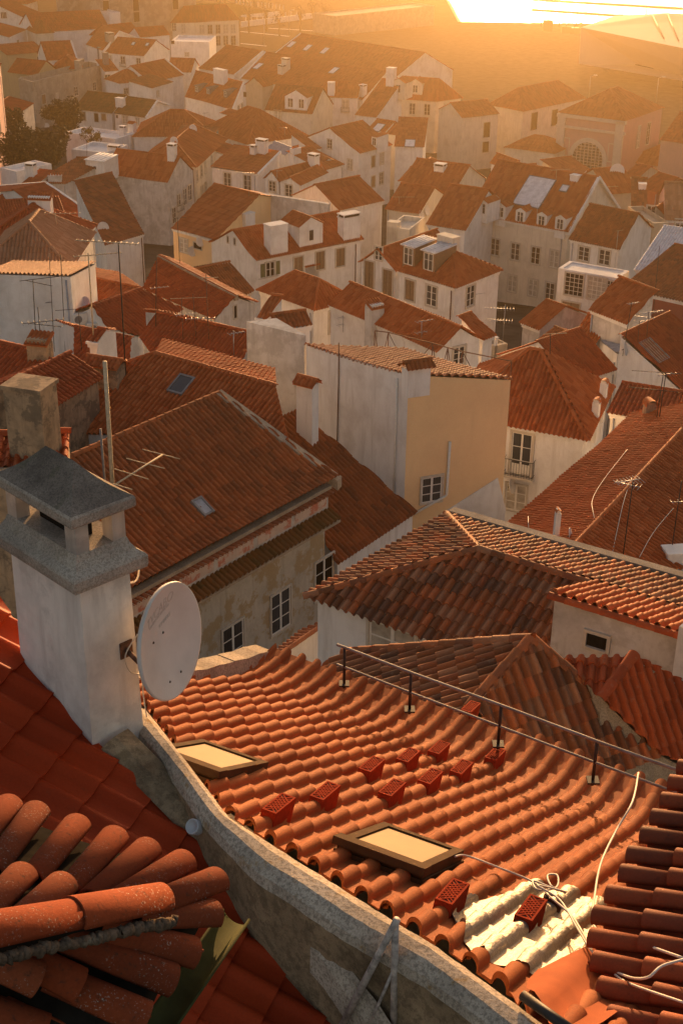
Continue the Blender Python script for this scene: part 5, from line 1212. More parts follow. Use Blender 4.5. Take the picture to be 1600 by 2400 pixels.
def barrel(bm, p0, p1, r0, r1, up, thk=.014, mi=0, mc=None, n_=9):
    """one half round tile from its narrow end to its open lower end"""
    p0, p1, up = np.asarray(p0, float), np.asarray(p1, float), np.asarray(up, float); t = nrm(p1-p0); s = nrm(np.cross(t, up)); w_ = np.cross(s, t); th = np.linspace(math.pi, 0, n_)
    R_ = []
    for p, r in ((p0, r0), (p1, r1)):
        for k in (0, thk): R_.append(p+(r-k)*np.cos(th)[:, None]*s+((r-k)*np.sin(th))[:, None]*w_*.95)
    V = np.concatenate(R_); m_ = n_; Fq = []; Fe = []
    for j in range(m_-1):
        Fq += [(j, j+1, 2*m_+j+1, 2*m_+j), (m_+j+1, m_+j, 3*m_+j, 3*m_+j+1)]; Fe += [(2*m_+j, 2*m_+j+1, 3*m_+j+1, 3*m_+j)]; Fq += [(m_+j, m_+j+1, j+1, j)]
    Fq += [(0, 2*m_, 3*m_, m_), (m_-1, 2*m_-1, 4*m_-1, 3*m_-1)]
    uv = np.tile([[c_box[0]+.5, .5]], (len(V), 1)); c_box[0] += 1
    bm.add(V, Fq, mi, uv, None, True); bm.add(V, Fe, mi if mc is None else mc, uv)
c_box = [0]; np_ = s1.n; fall = nrm(-oR-Zv*math.tan(R(20)))
LEN = np.linalg.norm(E2-E1); k = -3
for i in range(-3, 16):
    t = i*.262+.1; sh = 0 if t < LEN else (t-LEN)*.55
    for j in range(7):
        a1 = E1+ei*t-fall*(sh+j*.40+random.uniform(-.02, .02)); a0 = a1-fall*.46
        barrel(rb, a0+np_*(.035), a1+np_*(.06+random.uniform(0, .012)), .075, .095, np_)
        c1 = E1+ei*(t+.131)-fall*(sh+j*.40+.06); barrel(rb, c1-fall*.46+np_*.05, c1+np_*.035, .075, .09, -np_)
rb.build('roof', ['clay_sooty'], rr_)
b = MB(); b.hull8([dn(E1+oR*.35-ei, 6), dn(E2+oR*.5, 6), dn(s1.z(E2+ei*2+oR*3), 6), dn(s1.z(E1-ei+oR*3), 6)], [dn(E1+oR*.35-ei, -.03), dn(E2+oR*.5, -.06), dn(s1.z(E2+ei*2+oR*3), .08), dn(s1.z(E1-ei+oR*3), .08)])
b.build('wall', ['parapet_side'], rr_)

# --- dark red roof on the left, party wall, big chimney
wl_a, wl_b = at('g', 800, 230, -6.9), at('s', 1000, 2292, -6.8); wl_n = nrm(np.cross(nrm((wl_b-wl_a)*[1, 1, 0]), Zv))
wallpt = lambda q, x, y, out=0.0: insideray(wl_a, wl_n, q, x, y)+nrm(CAM-insideray(wl_a, wl_n, q, x, y))*out
LP1, LP2 = at('s', 236, 1742, -6.85), wallpt('s', 560, 2070); fh = np.array([.944, -.33, 0]); tp = -(LP2-LP1)[2]/(fh@(LP2-LP1)); print('left roof pitch', math.degrees(math.atan(tp)))
dl = nrm(fh-Zv*tp); nl = np.cross(dl, nrm([.33, .944, 0])); nl = nl if nl[2] > 0 else -nl
LPn = Plane(LP1, nl)
lx = lambda q, x, y: LPn.px(q, x, y)
lpoly = [lx('s', -330, 1290), lx('s', -20, 1370), lx('s', 226, 1738), lx('s', 560, 2070), lx('s', 940, 2450), lx('s', 950, 2620), lx('s', 200, 2900), lx('s', -500, 2700)]
cl = LPn.px('s', 200, 2000)
lh = thing('house', (cl[0], cl[1], gz(0, 10)), 'near house with a deep red interlocking tile roof in shade', 'house')
LO = Own(); LO.root = lh; LO.u = nrm([.33, .944, 0]); LO.n = np.array([LO.u[1], -LO.u[0], 0]); LO.dist = 9
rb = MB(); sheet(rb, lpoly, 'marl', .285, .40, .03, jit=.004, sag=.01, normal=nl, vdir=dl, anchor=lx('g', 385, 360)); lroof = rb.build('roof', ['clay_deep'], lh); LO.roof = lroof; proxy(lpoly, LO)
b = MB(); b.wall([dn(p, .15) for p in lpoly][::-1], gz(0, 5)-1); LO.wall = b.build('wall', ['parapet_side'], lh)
# party wall between the two near houses
secs = [(('g', 540, -70), ('g', 670, -80)), (('g', 615, 10), ('g', 735, 0)), (('g', 800, 230), ('g', 905, 222)), (('g', 945, 440), ('g', 1048, 412)), (('g', 1165, 670), ('g', 1300, 572)), (('g', 1350, 785), ('g', 1460, 672)),
        (('s', 791, 2172), ('s', 850, 2108)), (('s', 891, 2230), ('s', 915, 2150)), (('s', 1000, 2292), ('s', 1010, 2205)), (('s', 1130, 2392), ('s', 1130, 2292)), (('s', 1290, 2520), ('s', 1290, 2408))]
zt = [-6.95, -6.92, -6.9, -6.88, -6.86, -6.84, -6.83, -6.82, -6.8, -6.8, -6.8]
Lp = [at(*a_, z) for (a_, b_), z in zip(secs, zt)]; Rp = [at(*b_, z) for (a_, b_), z in zip(secs, zt)]
pw = thing('party_wall', tuple(dn(Lp[5], 3)), 'thick stained party wall with lichened top between the two near roofs', 'wall')
random.seed(3)
def dense(P, n_):
    P = np.array(P); t = np.linspace(0, len(P)-1, n_); i = np.minimum(t.astype(int), len(P)-2); f = (t-i)[:, None]; return P[i]*(1-f)+P[i+1]*f
NN = 60; Ld, Rd = dense(Lp, NN), dense(Rp, NN); b = MB(); rows = []
for i in range(NN):
    ac = nrm(Rd[i]-Ld[i]); wv_ = [random.uniform(-.005, .005) for _ in range(6)]
    rows.append([dn(Ld[i], 2.6), dn(Ld[i], .10)-ac*(.0+wv_[0]), dn(Ld[i], .02+wv_[1])+ac*.02, Ld[i]+(Rd[i]-Ld[i])*.35+Zv*(.035+wv_[2]), Ld[i]+(Rd[i]-Ld[i])*.7+Zv*(.03+wv_[3]), dn(Rd[i], .02+wv_[4]), dn(Rd[i], .12)+ac*(.02+wv_[5]), dn(Rd[i], 1.6)])
V = np.array(rows).reshape(-1, 3); m_ = 8
for j in range(m_-1):
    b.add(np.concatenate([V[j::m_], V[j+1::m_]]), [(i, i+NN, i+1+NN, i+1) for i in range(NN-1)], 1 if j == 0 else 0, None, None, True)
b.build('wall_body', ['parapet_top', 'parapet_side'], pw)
# narrow rough ledge stepping down the wall's left face
b = MB(); le = [('s', 612, 2062), ('s', 650, 2125), ('s', 689, 2177), ('s', 758, 2254), ('s', 817, 2340), ('s', 880, 2440)]; re_ = [('s', 645, 2050), ('s', 690, 2105), ('s', 727, 2160), ('s', 789, 2237), ('s', 850, 2305), ('s', 925, 2410)]
A1 = dense([wallpt(*p, .34) for p in le], 24); B1 = dense([wallpt(*p, .22) for p in re_], 24); V = []
for i in range(24): V += [dn(A1[i], .25), A1[i]+Zv*.006*math.sin(i*2.2), B1[i]+Zv*.01*math.sin(i*1.3)]
V = np.array(V)
for j in (0, 1): b.add(np.concatenate([V[j::3], V[j+1::3]]), [(i, i+24, i+25, i+1) for i in range(23)])
b.build('ledge', ['parapet_top'], pw)
# sloping mortar fillet where the red roof meets the wall
b = MB(); pa = [lx('s', 250, 1752), lx('s', 400, 1905), lx('s', 560, 2070), lx('s', 700, 2212), lx('s', 900, 2410)]; pb = dense(pa, 30)
oo = nrm(np.cross(nrm(pa[-1]-pa[0]), Zv)); oo = oo if oo[1] > 0 else -oo; V = []
for i, p in enumerate(pb):
    k_ = .01*math.sin(i*1.7); V.append([p-oo*.07+nl*.03, p-oo*.03+nl*(.07+k_), p+oo*.05+nl*(.10+k_), p+oo*.20+nl*.10])
V = np.array(V).reshape(-1, 3)
for j in range(3): b.add(np.concatenate([V[j::4], V[j+1::4]]), [(i, i+30, i+31, i+1) for i in range(29)])
b.build('mortar_fillet', ['parapet_side'], pw)
# chimney
K = at('s', 186, 1372, -5.33); e1, e2 = nrm([.34, .33, 0]), nrm([-.69, .70, 0]); w1, w2 = .47, .98
cc_ = K+e1*w1/2+e2*w2/2
ch_ = thing('chimney', tuple(cc_-Zv*2.6), 'big white rendered chimney with a sooty hipped cap on posts', 'chimney')
b = MB(); loops(b, cc_, e1, e2, w1/2, w2/2, [(.03, -9.0), (.02, -6.9), (.0, -5.33)], 0)
b.build('shaft', ['render_white'], ch_)
b = MB(); loops(b, cc_, e1, e2, w1/2, w2/2, [(-.01, -5.335), (.105, -5.335), (.112, -5.30), (.112, -5.235), (.10, -5.215), (.05, -5.175), (.015, -5.12), (.0, -5.07)], 0); b.build('collar', ['soot_stone'], ch_)
b = MB()
for sx in (-1, 1):
    for sy in (-1, 1):
        c = cc_+e1*sx*(w1/2-.065)+e2*sy*(w2/2-.075); c[2] = CZ-4.94; b.box(c, (.06, .07, .145), (e1, e2, Zv)); b.build('post', ['render_white'], ch_)
b = MB(); c = np.array(cc_); c[2] = CZ-4.98; b.box(c, (w1/2-.17, w2/2-.22, .10), (e1, e2, Zv)); b.build('flue', ['dark'], ch_)
b = MB(); loops(b, cc_, e1, e2, w1/2, w2/2, [(-.02, -4.80), (.055, -4.805), (.062, -4.79), (.062, -4.725), (.05, -4.705)], 0)
rz_ = CZ-4.44; ra, rb2 = cc_-e2*(w2/2-.30), cc_+e2*(w2/2-.30); ra = np.array([ra[0], ra[1], rz_]); rb2 = np.array([rb2[0], rb2[1], rz_])
q4 = []
for sx, sy in ((-1, -1), (1, -1), (1, 1), (-1, 1)): p = cc_+e1*sx*(w1/2+.05)+e2*sy*(w2/2+.05); q4.append(np.array([p[0], p[1], CZ-4.706]))
def patch(A, B, C, D, n_=8, sg=.03):
    V = []
    for i in range(n_+1):
        for j in range(n_+1):
            s, t = i/n_, j/n_; p = (A*(1-s)+B*s)*(1-t)+(D*(1-s)+C*s)*t; V.append(p-Zv*sg*math.sin(math.pi*t)*1.0+Zv*random.uniform(-.004, .004)*(0 < i < n_ and 0 < j < n_))
    b.add(V, [(i*(n_+1)+j, (i+1)*(n_+1)+j, (i+1)*(n_+1)+j+1, i*(n_+1)+j+1) for i in range(n_) for j in range(n_)], 0, None, None, True)
n_q = len(b.Q); patch(q4[0], q4[1], ra, ra); patch(q4[1], q4[2], rb2, ra); patch(q4[2], q4[3], rb2, rb2); patch(q4[3], q4[0], ra, rb2)
b.Q = [(Q, 1 if k >= n_q else m, f) for k, (Q, m, f) in enumerate(b.Q)]
b.build('cap', ['soot_stone', 'soot_dark'], ch_)
# satellite dish on the chimney
DC = at('s', 404, 1503, -6.05); dn_ = nrm([.92, -.37, .14]); dx_ = nrm(np.cross(Zv, dn_)); dy_ = np.cross(dn_, dx_)
ds_ = thing('satellite_dish', tuple(DC-Zv*.5), 'large pale grey satellite dish bolted beside the big chimney', 'dish')
rD = 276/3200*np.linalg.norm(DC-CAM)/2
b = MB(); prof = [(rD*t, -.07*(1-t*t)) for t in (0, .15, .3, .45, .6, .75, .88, .97)]+[(rD, .0), (rD+.004, -.012), (rD-.002, -.035), (rD*.96, -.05)]+[(rD*t, -.07*(1-t*t)-.02) for t in (.8, .5, .2, 0)]
b.lathe(DC, prof, 48, 0, (dx_, dy_, dn_)); b.build('reflector', ['dish_grey'], ds_)
b = MB()
for px_, py_ in ((399, 1484), (374, 1508), (432, 1575), (407, 1599)):
    P = insideray(DC, dn_, 's', px_, py_); rr2 = np.linalg.norm(P-DC)/rD; b.lathe(P-dn_*.07*(1-rr2*rr2)+dn_*.001, [(.0, .007), (.009, .006), (.012, 0)], 8, 0, (dx_, dy_, dn_))
b.build('bolts', ['bolt'], ds_)
def text(s, size, P, ex, ez, mat, parent, thick=.0006, shear=0):
    cu = bpy.data.curves.new('logo', 'FONT'); cu.body = s; cu.size = size; cu.extrude = thick; cu.align_x = 'CENTER'; cu.shear = shear
    tmp = bpy.data.objects.new('logo', cu); col.objects.link(tmp)
    dg = bpy.context.evaluated_depsgraph_get(); me = bpy.data.meshes.new_from_object(tmp.evaluated_get(dg)); bpy.data.objects.remove(tmp)
    o = bpy.data.objects.new('logo', me); col.objects.link(o); me.materials.clear(); me.materials.append(MATS[mat])
    ny = np.cross(ez, ex); L = WLOC[parent]
    M = Matrix(((ex[0], ny[0], ez[0], P[0]-L[0]), (ex[1], ny[1], ez[1], P[1]-L[1]), (ex[2], ny[2], ez[2], P[2]-L[2]), (0, 0, 0, 1)))
    for v in me.vertices:
        q_ = np.asarray(P)+ex*v.co.x+ny*v.co.y; rr_2 = np.linalg.norm((q_-DC)-dn_*((q_-DC)@dn_))/rD; k = (q_-DC)@dn_
        v.co.z = v.co.z - k - .07*(1-min(1, rr_2)**2) + .0015
    o.parent = parent; o.matrix_local = M; WLOC[o] = L
tilt = R(8); tx = dx_*math.cos(tilt)+dy_*math.sin(tilt)
for s, sz, x, y, sh in (('TVCABO', .115, 384, 1440, .25), ('CENTRO DE SERVIÇOS', .034, 384, 1449, .2), ('KIMBERS', .05, 401, 1459, .2)):
    P = insideray(DC, dn_, 's', x, y); text(s, sz, P, tx, dn_, 'print_grey', ds_, shear=sh)
Mp = at('ch', 985, 1612, -5.98); Mp = insideray(K, -e2, 'ch', 985, 1612)
b = MB(); b.box(Mp-e2*.012, (.06, .012, .075), (e1, e2, Zv)); b.build('mount_plate', ['rust'], ds_)
b = MB(); b.tube([Mp-e2*.02, Mp-e2*.16-Zv*.05, DC-dn_*.10-Zv*.08], .024, 8); b.build('arm', ['rust'], ds_)
cable([Mp-e2*.05+Zv*.12+e1*.1, Mp-e2*.06-Zv*.02-e1*.04, Mp-e2*.05-Zv*.2+e1*.0, insideray(K-e2*.03, -e2, 'ch', 1110, 1830), insideray(K-e2*.03, -e2, 'ch', 1130, 1980), insideray(K-e2*.03, -e2, 'ch', 1155, 2150)], .006, 'thin white cable running down beside the dish mount')
cable([at('ch', 1075, 935, -5.35), at('ch', 1095, 1000, -5.5), at('ch', 1075, 1075, -5.6), at('ch', 1030, 1095, -5.62)], .008, 'short loop of white cable under the chimney collar')
# round lid on the wall
P = at('g', 890, 466, -7.0); wl_o = nrm(np.cross(nrm(Lp[5]-Lp[2]), Zv)); wl_o = wl_o if wl_o[0] < 0 else -wl_o; ax_ = nrm(wl_o+Zv*.9-FW*.6)
a1_ = nrm(np.cross(ax_, Zv)); a2_ = np.cross(ax_, a1_)
b = MB(); b.lathe(P, [(0, .02), (.045, .02), (.047, .028), (.058, .028), (.062, .02), (.06, -.06)], 24, 0, (a1_, a2_, ax_)); tag(recentre(b.build('pipe_lid', ['lid_grey'])), 'round grey plastic pipe lid on the party wall', 'lid')
# strainer and scrap in the corner
P = lx('g', 1440, 1165)+nl*.06; b = MB(); b.lathe(P, [(.0, .055), (.03, .05), (.055, .03), (.062, 0), (.062, -.06)], 16, 0, (nrm(np.cross(nl, Zv)), np.cross(nl, nrm(np.cross(nl, Zv))), nl))
for i in range(26):
    a_ = i*2.4; r_ = .012*math.sqrt(i)*.95; c = P+nrm(np.cross(nl, Zv))*r_*math.cos(a_)+np.cross(nl, nrm(np.cross(nl, Zv)))*r_*math.sin(a_)+nl*.052*(1-(r_/.075)**2); b.box(c, (.004, .004, .004), None, mi=1)
tag(recentre(b.build('strainer', ['rust', 'pale_wood'])), 'rusty perforated strainer in the dark corner below the wall', 'strainer')
# leaning ladder
lt0, lb0 = wallpt('h', 255, 892, .06), wallpt('h', -25, 1430, .55); lt1, lb1 = wallpt('h', 247, 912, .05), wallpt('h', 238, 1440, .12)
la = thing('ladder', tuple(lb0), 'rusty white painted metal ladder hooked over the party wall', 'ladder')
for P, Q in ((lt0, lb0), (lt1, lb1)):
    b = MB(); b.tube([P, Q], .026, 10); b.build('side_rail', ['rusty_paint'], la)
b = MB(); b.tube([wallpt('h', 238, 1125, .1), wallpt('h', 105, 1430, .35)], .012, 8); b.build('brace', ['rusty_paint'], la)

# --- hip corner of barrel tiles right under the camera
hipa, hipb = at('g', -80, 968, -4.02), at('g', 742, 806, -4.46); up2 = nrm([-.1, -.35, 1])
nh = thing('house', tuple(dn(hipa, 14)), 'nearest roof corner with fanned barrel tiles and a fat ridge', 'house')
rb = MB()
def gt(x0, y0, z0, x1, y1, z1, r=.085, mc=None): barrel(rb, at('g', x0, y0, z0), at('g', x1, y1, z1), r*.86, r, up2, .013, 0, mc, 13)
c_box[0] = 50
for a_ in ((-150, 610, -4.5, 40, 380, -4.78), (-45, 690, -4.52, 165, 410, -4.8), (140, 725, -4.55, 352, 470, -4.82), (310, 775, -4.58, 525, 525, -4.84), (410, 815, -4.58, 675, 580, -4.86), (540, 815, -4.58, 838, 638, -4.87),
           (-120, 930, -4.28, 100, 700, -4.5), (70, 925, -4.33, 285, 745, -4.52)): gt(*a_)
for a_ in ((690, 835, -4.6, 990, 722, -4.88), (610, 890, -4.60, 972, 872, -4.9), (440, 930, -4.56, 880, 1048, -4.9), (250, 960, -4.52, 785, 1172, -4.9), (60, 1040, -4.5, 360, 1195, -4.7), (215, 1150, -4.68, 668, 1348, -4.92), (-90, 1060, -4.42, 170, 1170, -4.58), (-120, 1280, -4.66, 200, 1410, -4.82)): gt(*a_, mc=1)
def pan(x0, y0, z0, x1, y1, z1): barrel(rb, at('g', x0, y0, z0), at('g', x1, y1, z1), .075, .09, -up2, .013, 0, None, 13)
for a_ in ((-95, 640, -4.62, 95, 395, -4.92), (50, 700, -4.64, 255, 445, -4.93), (225, 745, -4.67, 435, 505, -4.95), (360, 790, -4.69, 595, 560, -4.97), (475, 810, -4.69, 750, 615, -4.98), (600, 825, -4.7, 910, 690, -4.99), (-20, 930, -4.42, 190, 730, -4.64),
           (560, 900, -4.72, 920, 965, -5.0), (370, 960, -4.7, 825, 1112, -5.0), (170, 1010, -4.66, 720, 1262, -5.0), (0, 1150, -4.72, 560, 1400, -5.02)): pan(*a_)
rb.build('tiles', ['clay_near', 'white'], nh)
rb = MB(); d_ = hipb-hipa
for i in range(3): barrel(rb, hipa+d_*(i/2.1-.2), hipa+d_*(i/2.1+.30 if i else .3), .09, .105, Zv, .014, 0, None, 15)
rb = MB()
for t0_, t1_ in ((-.25, .06), (.0, .50), (.46, 1.0)): barrel(rb, hipa+d_*t1_, hipa+d_*t0_, .088, .1, Zv, .014, 0, None, 15)
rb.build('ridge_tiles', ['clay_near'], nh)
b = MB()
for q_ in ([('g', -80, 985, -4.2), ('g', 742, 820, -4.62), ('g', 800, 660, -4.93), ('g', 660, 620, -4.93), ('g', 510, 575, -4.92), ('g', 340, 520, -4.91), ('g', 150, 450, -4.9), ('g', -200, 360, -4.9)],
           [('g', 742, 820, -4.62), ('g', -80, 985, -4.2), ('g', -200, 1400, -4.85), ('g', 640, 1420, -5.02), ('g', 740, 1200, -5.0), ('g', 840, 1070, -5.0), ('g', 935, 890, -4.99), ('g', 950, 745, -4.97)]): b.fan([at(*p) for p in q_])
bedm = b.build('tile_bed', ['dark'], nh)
# crumbling mortar along both feet of the ridge tiles
cement('mortar_dark', (.17, .12, .085), (.05, .04, .03), (.30, .26, .20), fine=40, dk=.6, och=.7, big=.7)
b = MB(); hs = nrm(np.cross(d_, Zv))
for s2_ in (-1, 1):
    V = []
    for i in range(91):
        p = hipa+d_*(i/90*1.02-.02)+hs*s2_*.098-Zv*.055; V.append(p+hs*s2_*random.uniform(-.008, .012)+Zv*random.uniform(-.008, .008))
    b.tube(V, [random.uniform(.018, .032) for _ in V], 7)
b.build('mortar', ['mortar_dark'], nh)
# olive gutter
g0, g1 = at('g', 1085, 868, -5.0), at('g', 660, 1480, -5.12); t = nrm(g1-g0); s_ = nrm(np.cross(t, Zv)); w_ = np.cross(s_, t); w_ = w_ if w_[2] > 0 else -w_; b = MB()
th = np.linspace(math.pi, 2*math.pi, 13); V = []
for p in (g0, g1):
    for r_ in (.072, .078): V.append(p+r_*np.cos(th)[:, None]*s_+r_*np.sin(th)[:, None]*w_)
V = np.concatenate(V); m_ = 13; Fq = []
for j in range(12): Fq += [(j, 26+j, 27+j, j+1), (13+j, 14+j, 40+j, 39+j), (j, j+1, 14+j, 13+j)]
b.add(V, Fq, 0, None, None, True)
for s2_ in (-1, 1): b.tube([g0+s_*s2_*.078, g1+s_*s2_*.078], .008, 6)
tag(recentre(b.build('gutter', ['olive'])), 'olive green half round gutter sticking out past the nearest tiles', 'gutter')
# ================================================================== dormers, chimneys, roof lights
for x, y in ((645, 990), (728, 1006), (818, 1028), (915, 1047), (1000, 1062)): dormer('b', x, y, 1.25, 1.45, 2.6, 'gable', 'white', 'clay', .8, 1.15, 'n', own=man)
skylight('b', 885, 885, 3.4, 4.2, 'sheet_white')
for x, y in ((240, 850), (345, 872), (503, 897)): dormer('q1', x, y, 1.2, 1.3, 2.4, 'flat', 'lead', 'lead', .8, .95, 'n', own=dh)
chimney('q1', 440, 778, 640, 3.6, 1.1, 'flat', 'white')
dormer('t1', 1290, 300, 2.7, 2.0, 3.2, 'gable', 'white', 'clay', .6, 1.1, 'k', own=ctr)
chimney('t1', 1000, 372, 112, 1.9, 1.2, 'flat', 'white', own=ctr)
for x, y in ((612, 885), (796, 938)): dormer('s2', x, y, 1.35, 1.75, 2.6, 'flat', 'brown_wood', 'sheet_white', 1.0, 1.45, 'n', own=hipw)
chimney('s2', 945, 690, 610, 1.7, .9, 'flat', 'cream')
chimney('s2', 95, 640, 425, 2.0, 1.0, 'cap', 'white')
dormer('r2', 300, 765, 1.3, 1.7, 2.6, 'flat', 'white', 'clay', .8, 1.2, 'n')
for x in (518, 675): dormer('r2', x, 285, 2.9, 2.3, 3.6, 'gable', 'cream', 'clay', 1.0, 1.5, 'n')
dormer('q1', 1150, 1010, 4.6, 2.4, 4, 'gable', 'white', 'clay_brown', 1.1, 1.7, 'n', two=True)
skylight('c', 838, 797, .75, .95, 'glass')
for x, y in ((1228, 404), (1355, 412)): skylight('q0', x, y, .8, 1.1, 'sheet_white')
for x, y in ((1110, 412), (1258, 442), (1415, 470), (805, 612), (1500, 652)): skylight('q1', x, y, 1.5, 2.3, 'sheet_white')
skylight('r2', 628, 735, 1.6, 2.2, 'sheet_white'); skylight('r2', 340, 590, 1.6, 2.2, 'sheet_white'); skylight('r3', 480, 562, .9, .9, 'sheet_white'); skylight('t3', 1290, 490, 1.3, 1.8, 'glass_lit')
dormer('r0', 880, 632, 3.0, 2.0, 3.5, 'flat', 'white', 'sheet_white', .5, .5, 'k', own=big)
for a_ in (('r0', 515, 440, 380, .9, .7, 'cap', 'white'), ('r0', 275, 655, 545, 1.3, 1.0, 'cap', 'white'), ('r0', 505, 695, 640, 1.8, .8, 'pots', 'dirty'), ('r0', 365, 935, 855, 1.8, .7, 'shed', 'white'),
           ('r0', 1040, 432, 375, 2.0, .9, 'cap', 'white'), ('r1', 822, 440, 320, 1.6, 1.0, 'cap', 'white'), ('r1', 750, 448, 375, .9, .7, 'cap', 'white'), ('a', 785, 742, 672, 1.1, .9, 'cap', 'white'),
           ('r1', 660, 1105, 990, 1.0, 1.4, 'flat', 'white'), ('r1', 1085, 968, 885, 1.4, .9, 'pots', 'dirty'), ('q1', 1005, 690, 610, 1.6, 1.2, 'cap', 'cream'), ('q1', 1040, 610, 548, 1.6, 1.2, 'cap', 'cream'),
           ('r2', 440, 215, 40, 1.6, 1.4, 'flat', 'white'), ('r2', 178, 305, 205, 1.2, 1.2, 'cap', 'white'), ('q0', 985, 390, 312, 2.6, 1.6, 'cap', 'grey'), ('q0', 1095, 985, 905, 1.7, 1.0, 'flat', 'white'),
           ('q0', 905, 495, 437, 1.3, 1.0, 'flat', 'lead'), ('q0', 982, 605, 487, 1.2, 1.0, 'flat', 'lead'), ('q0', 765, 600, 548, 1.3, 1.1, 'flat', 'grey'), ('q0', 745, 660, 560, 1.2, 1.2, 'flat', 'grey'),
           ('r0', 1185, 350, 260, .9, .9, 'flat', 'white'), ('r0', 1120, 270, 195, 1.0, .8, 'cap', 'white'), ('r0', 1205, 240, 160, 1.1, .9, 'tile', 'white'),
           ('d', 1195, 850, 785, .36, .36, 'barrel', 'white'), ('d', 1160, 940, 872, .36, .36, 'barrel', 'white'), ('t2', 330, 490, 285, 1.0, .8, 'shed', 'dirty'), ('f', 985, 530, 400, .2, .2, 'barrel', 'white'),
           ('c', 175, 690, 605, 1.0, .7, 'shed', 'old_brick'), ('c', 470, 815, 715, 1.5, .8, 'tile', 'old_brick'), ('q1', 75, 880, 815, 1.3, 1.0, 'cap', 'white'), ('q1', 1470, 880, 760, 1.4, 1.2, 'flat', 'white'),
           ('r1', 1290, 560, 455, 1.4, 1.0, 'cap', 'white'), ('r1', 1165, 440, 385, 1.6, .8, 'pots', 'white'), ('t1', 900, 650, 590, 2.2, .7, 'flat', 'dirty'), ('t1', 1300, 540, 480, 1.6, .8, 'shed', 'dirty'), 
           ('r3', 1190, 570, 520, .9, .9, 'flat', 'white'), ('r3', 560, 500, 440, 1.0, 1.0, 'flat', 'white'), ('s2', 470, 540, 480, 1.2, .9, 'flat', 'cream'), ('s2', 890, 20, -40, 1.4, 1.0, 'cap', 'white'), ('t2', 1418, 660, 560, .22, .22, 'flat', 'white'),
           ('f', 1545, 640, 590, .9, .7, 'flat', 'white'), ('t3', 1270, 1060, 1000, .5, .5, 'barrel', 'old_brick')):
    chimney(*a_)
# near weathered brick chimney on a broken low roof, behind the big white chimney
lowr = H('low broken roof patched with red tiles behind the big chimney', 'e', (-120, 200), (310, 182), W=1.6, roof='s', h=-14.2, rise=.2, wall='old_brick', tile='clay_red', over=.05, cornice='old_brick')
chimney('e', 130, 150, -165, 1.0, .8, 'flat', 'old_brick', own=lowr, ang=-.45)
# ------------------------------------------------------------------ aerials and dishes
def antenna(label, q, bx, by, tx, ty, booms=(), mat='iron', r=.022, P=None, name='antenna'):
    if P is None: P, no, O = hit(q, bx, by)
    if P is None: print('ANT misses', q, bx, by); return
    h = lift(P, q, tx, ty); h = min(max(h, .8), 12)
    T = P+Zv*h
    # lean so that the top shows at tx
    sx, sy = px(q, tx, ty); T = T+RT*np.clip((sx-proj(T)[0])/F*((T-CAM)@FW), -.12*h, .12*h)
    t = thing(name, tuple(P), label, 'antenna')
    b = MB(); b.tube([P-Zv*.2, T], r, 6); b.build('mast', [mat], t)
    for k, (fr, ln, az, n_, el, m_) in enumerate(booms):
        c = P+(T-P)*fr; e = np.array([math.cos(R(az)), math.sin(R(az)), 0]); f = np.cross(Zv, e); b = MB(); b.tube([c-e*ln*.3, c+e*ln*.7], r*.75, 5)
        for i in range(n_):
            p = c+e*ln*(-.3+i/max(1, n_-1)); w_ = el*(.6+.4*(1-i/max(1, n_))); b.tube([p-f*w_/2, p+f*w_/2], r*.5, 4)
        b.build('boom', [m_ or mat], t)
    return t
Y8 = lambda fr=.97, az=20, ln=1.5, n_=9, el=.5, m_=None: (fr, ln, az, n_, el, m_)
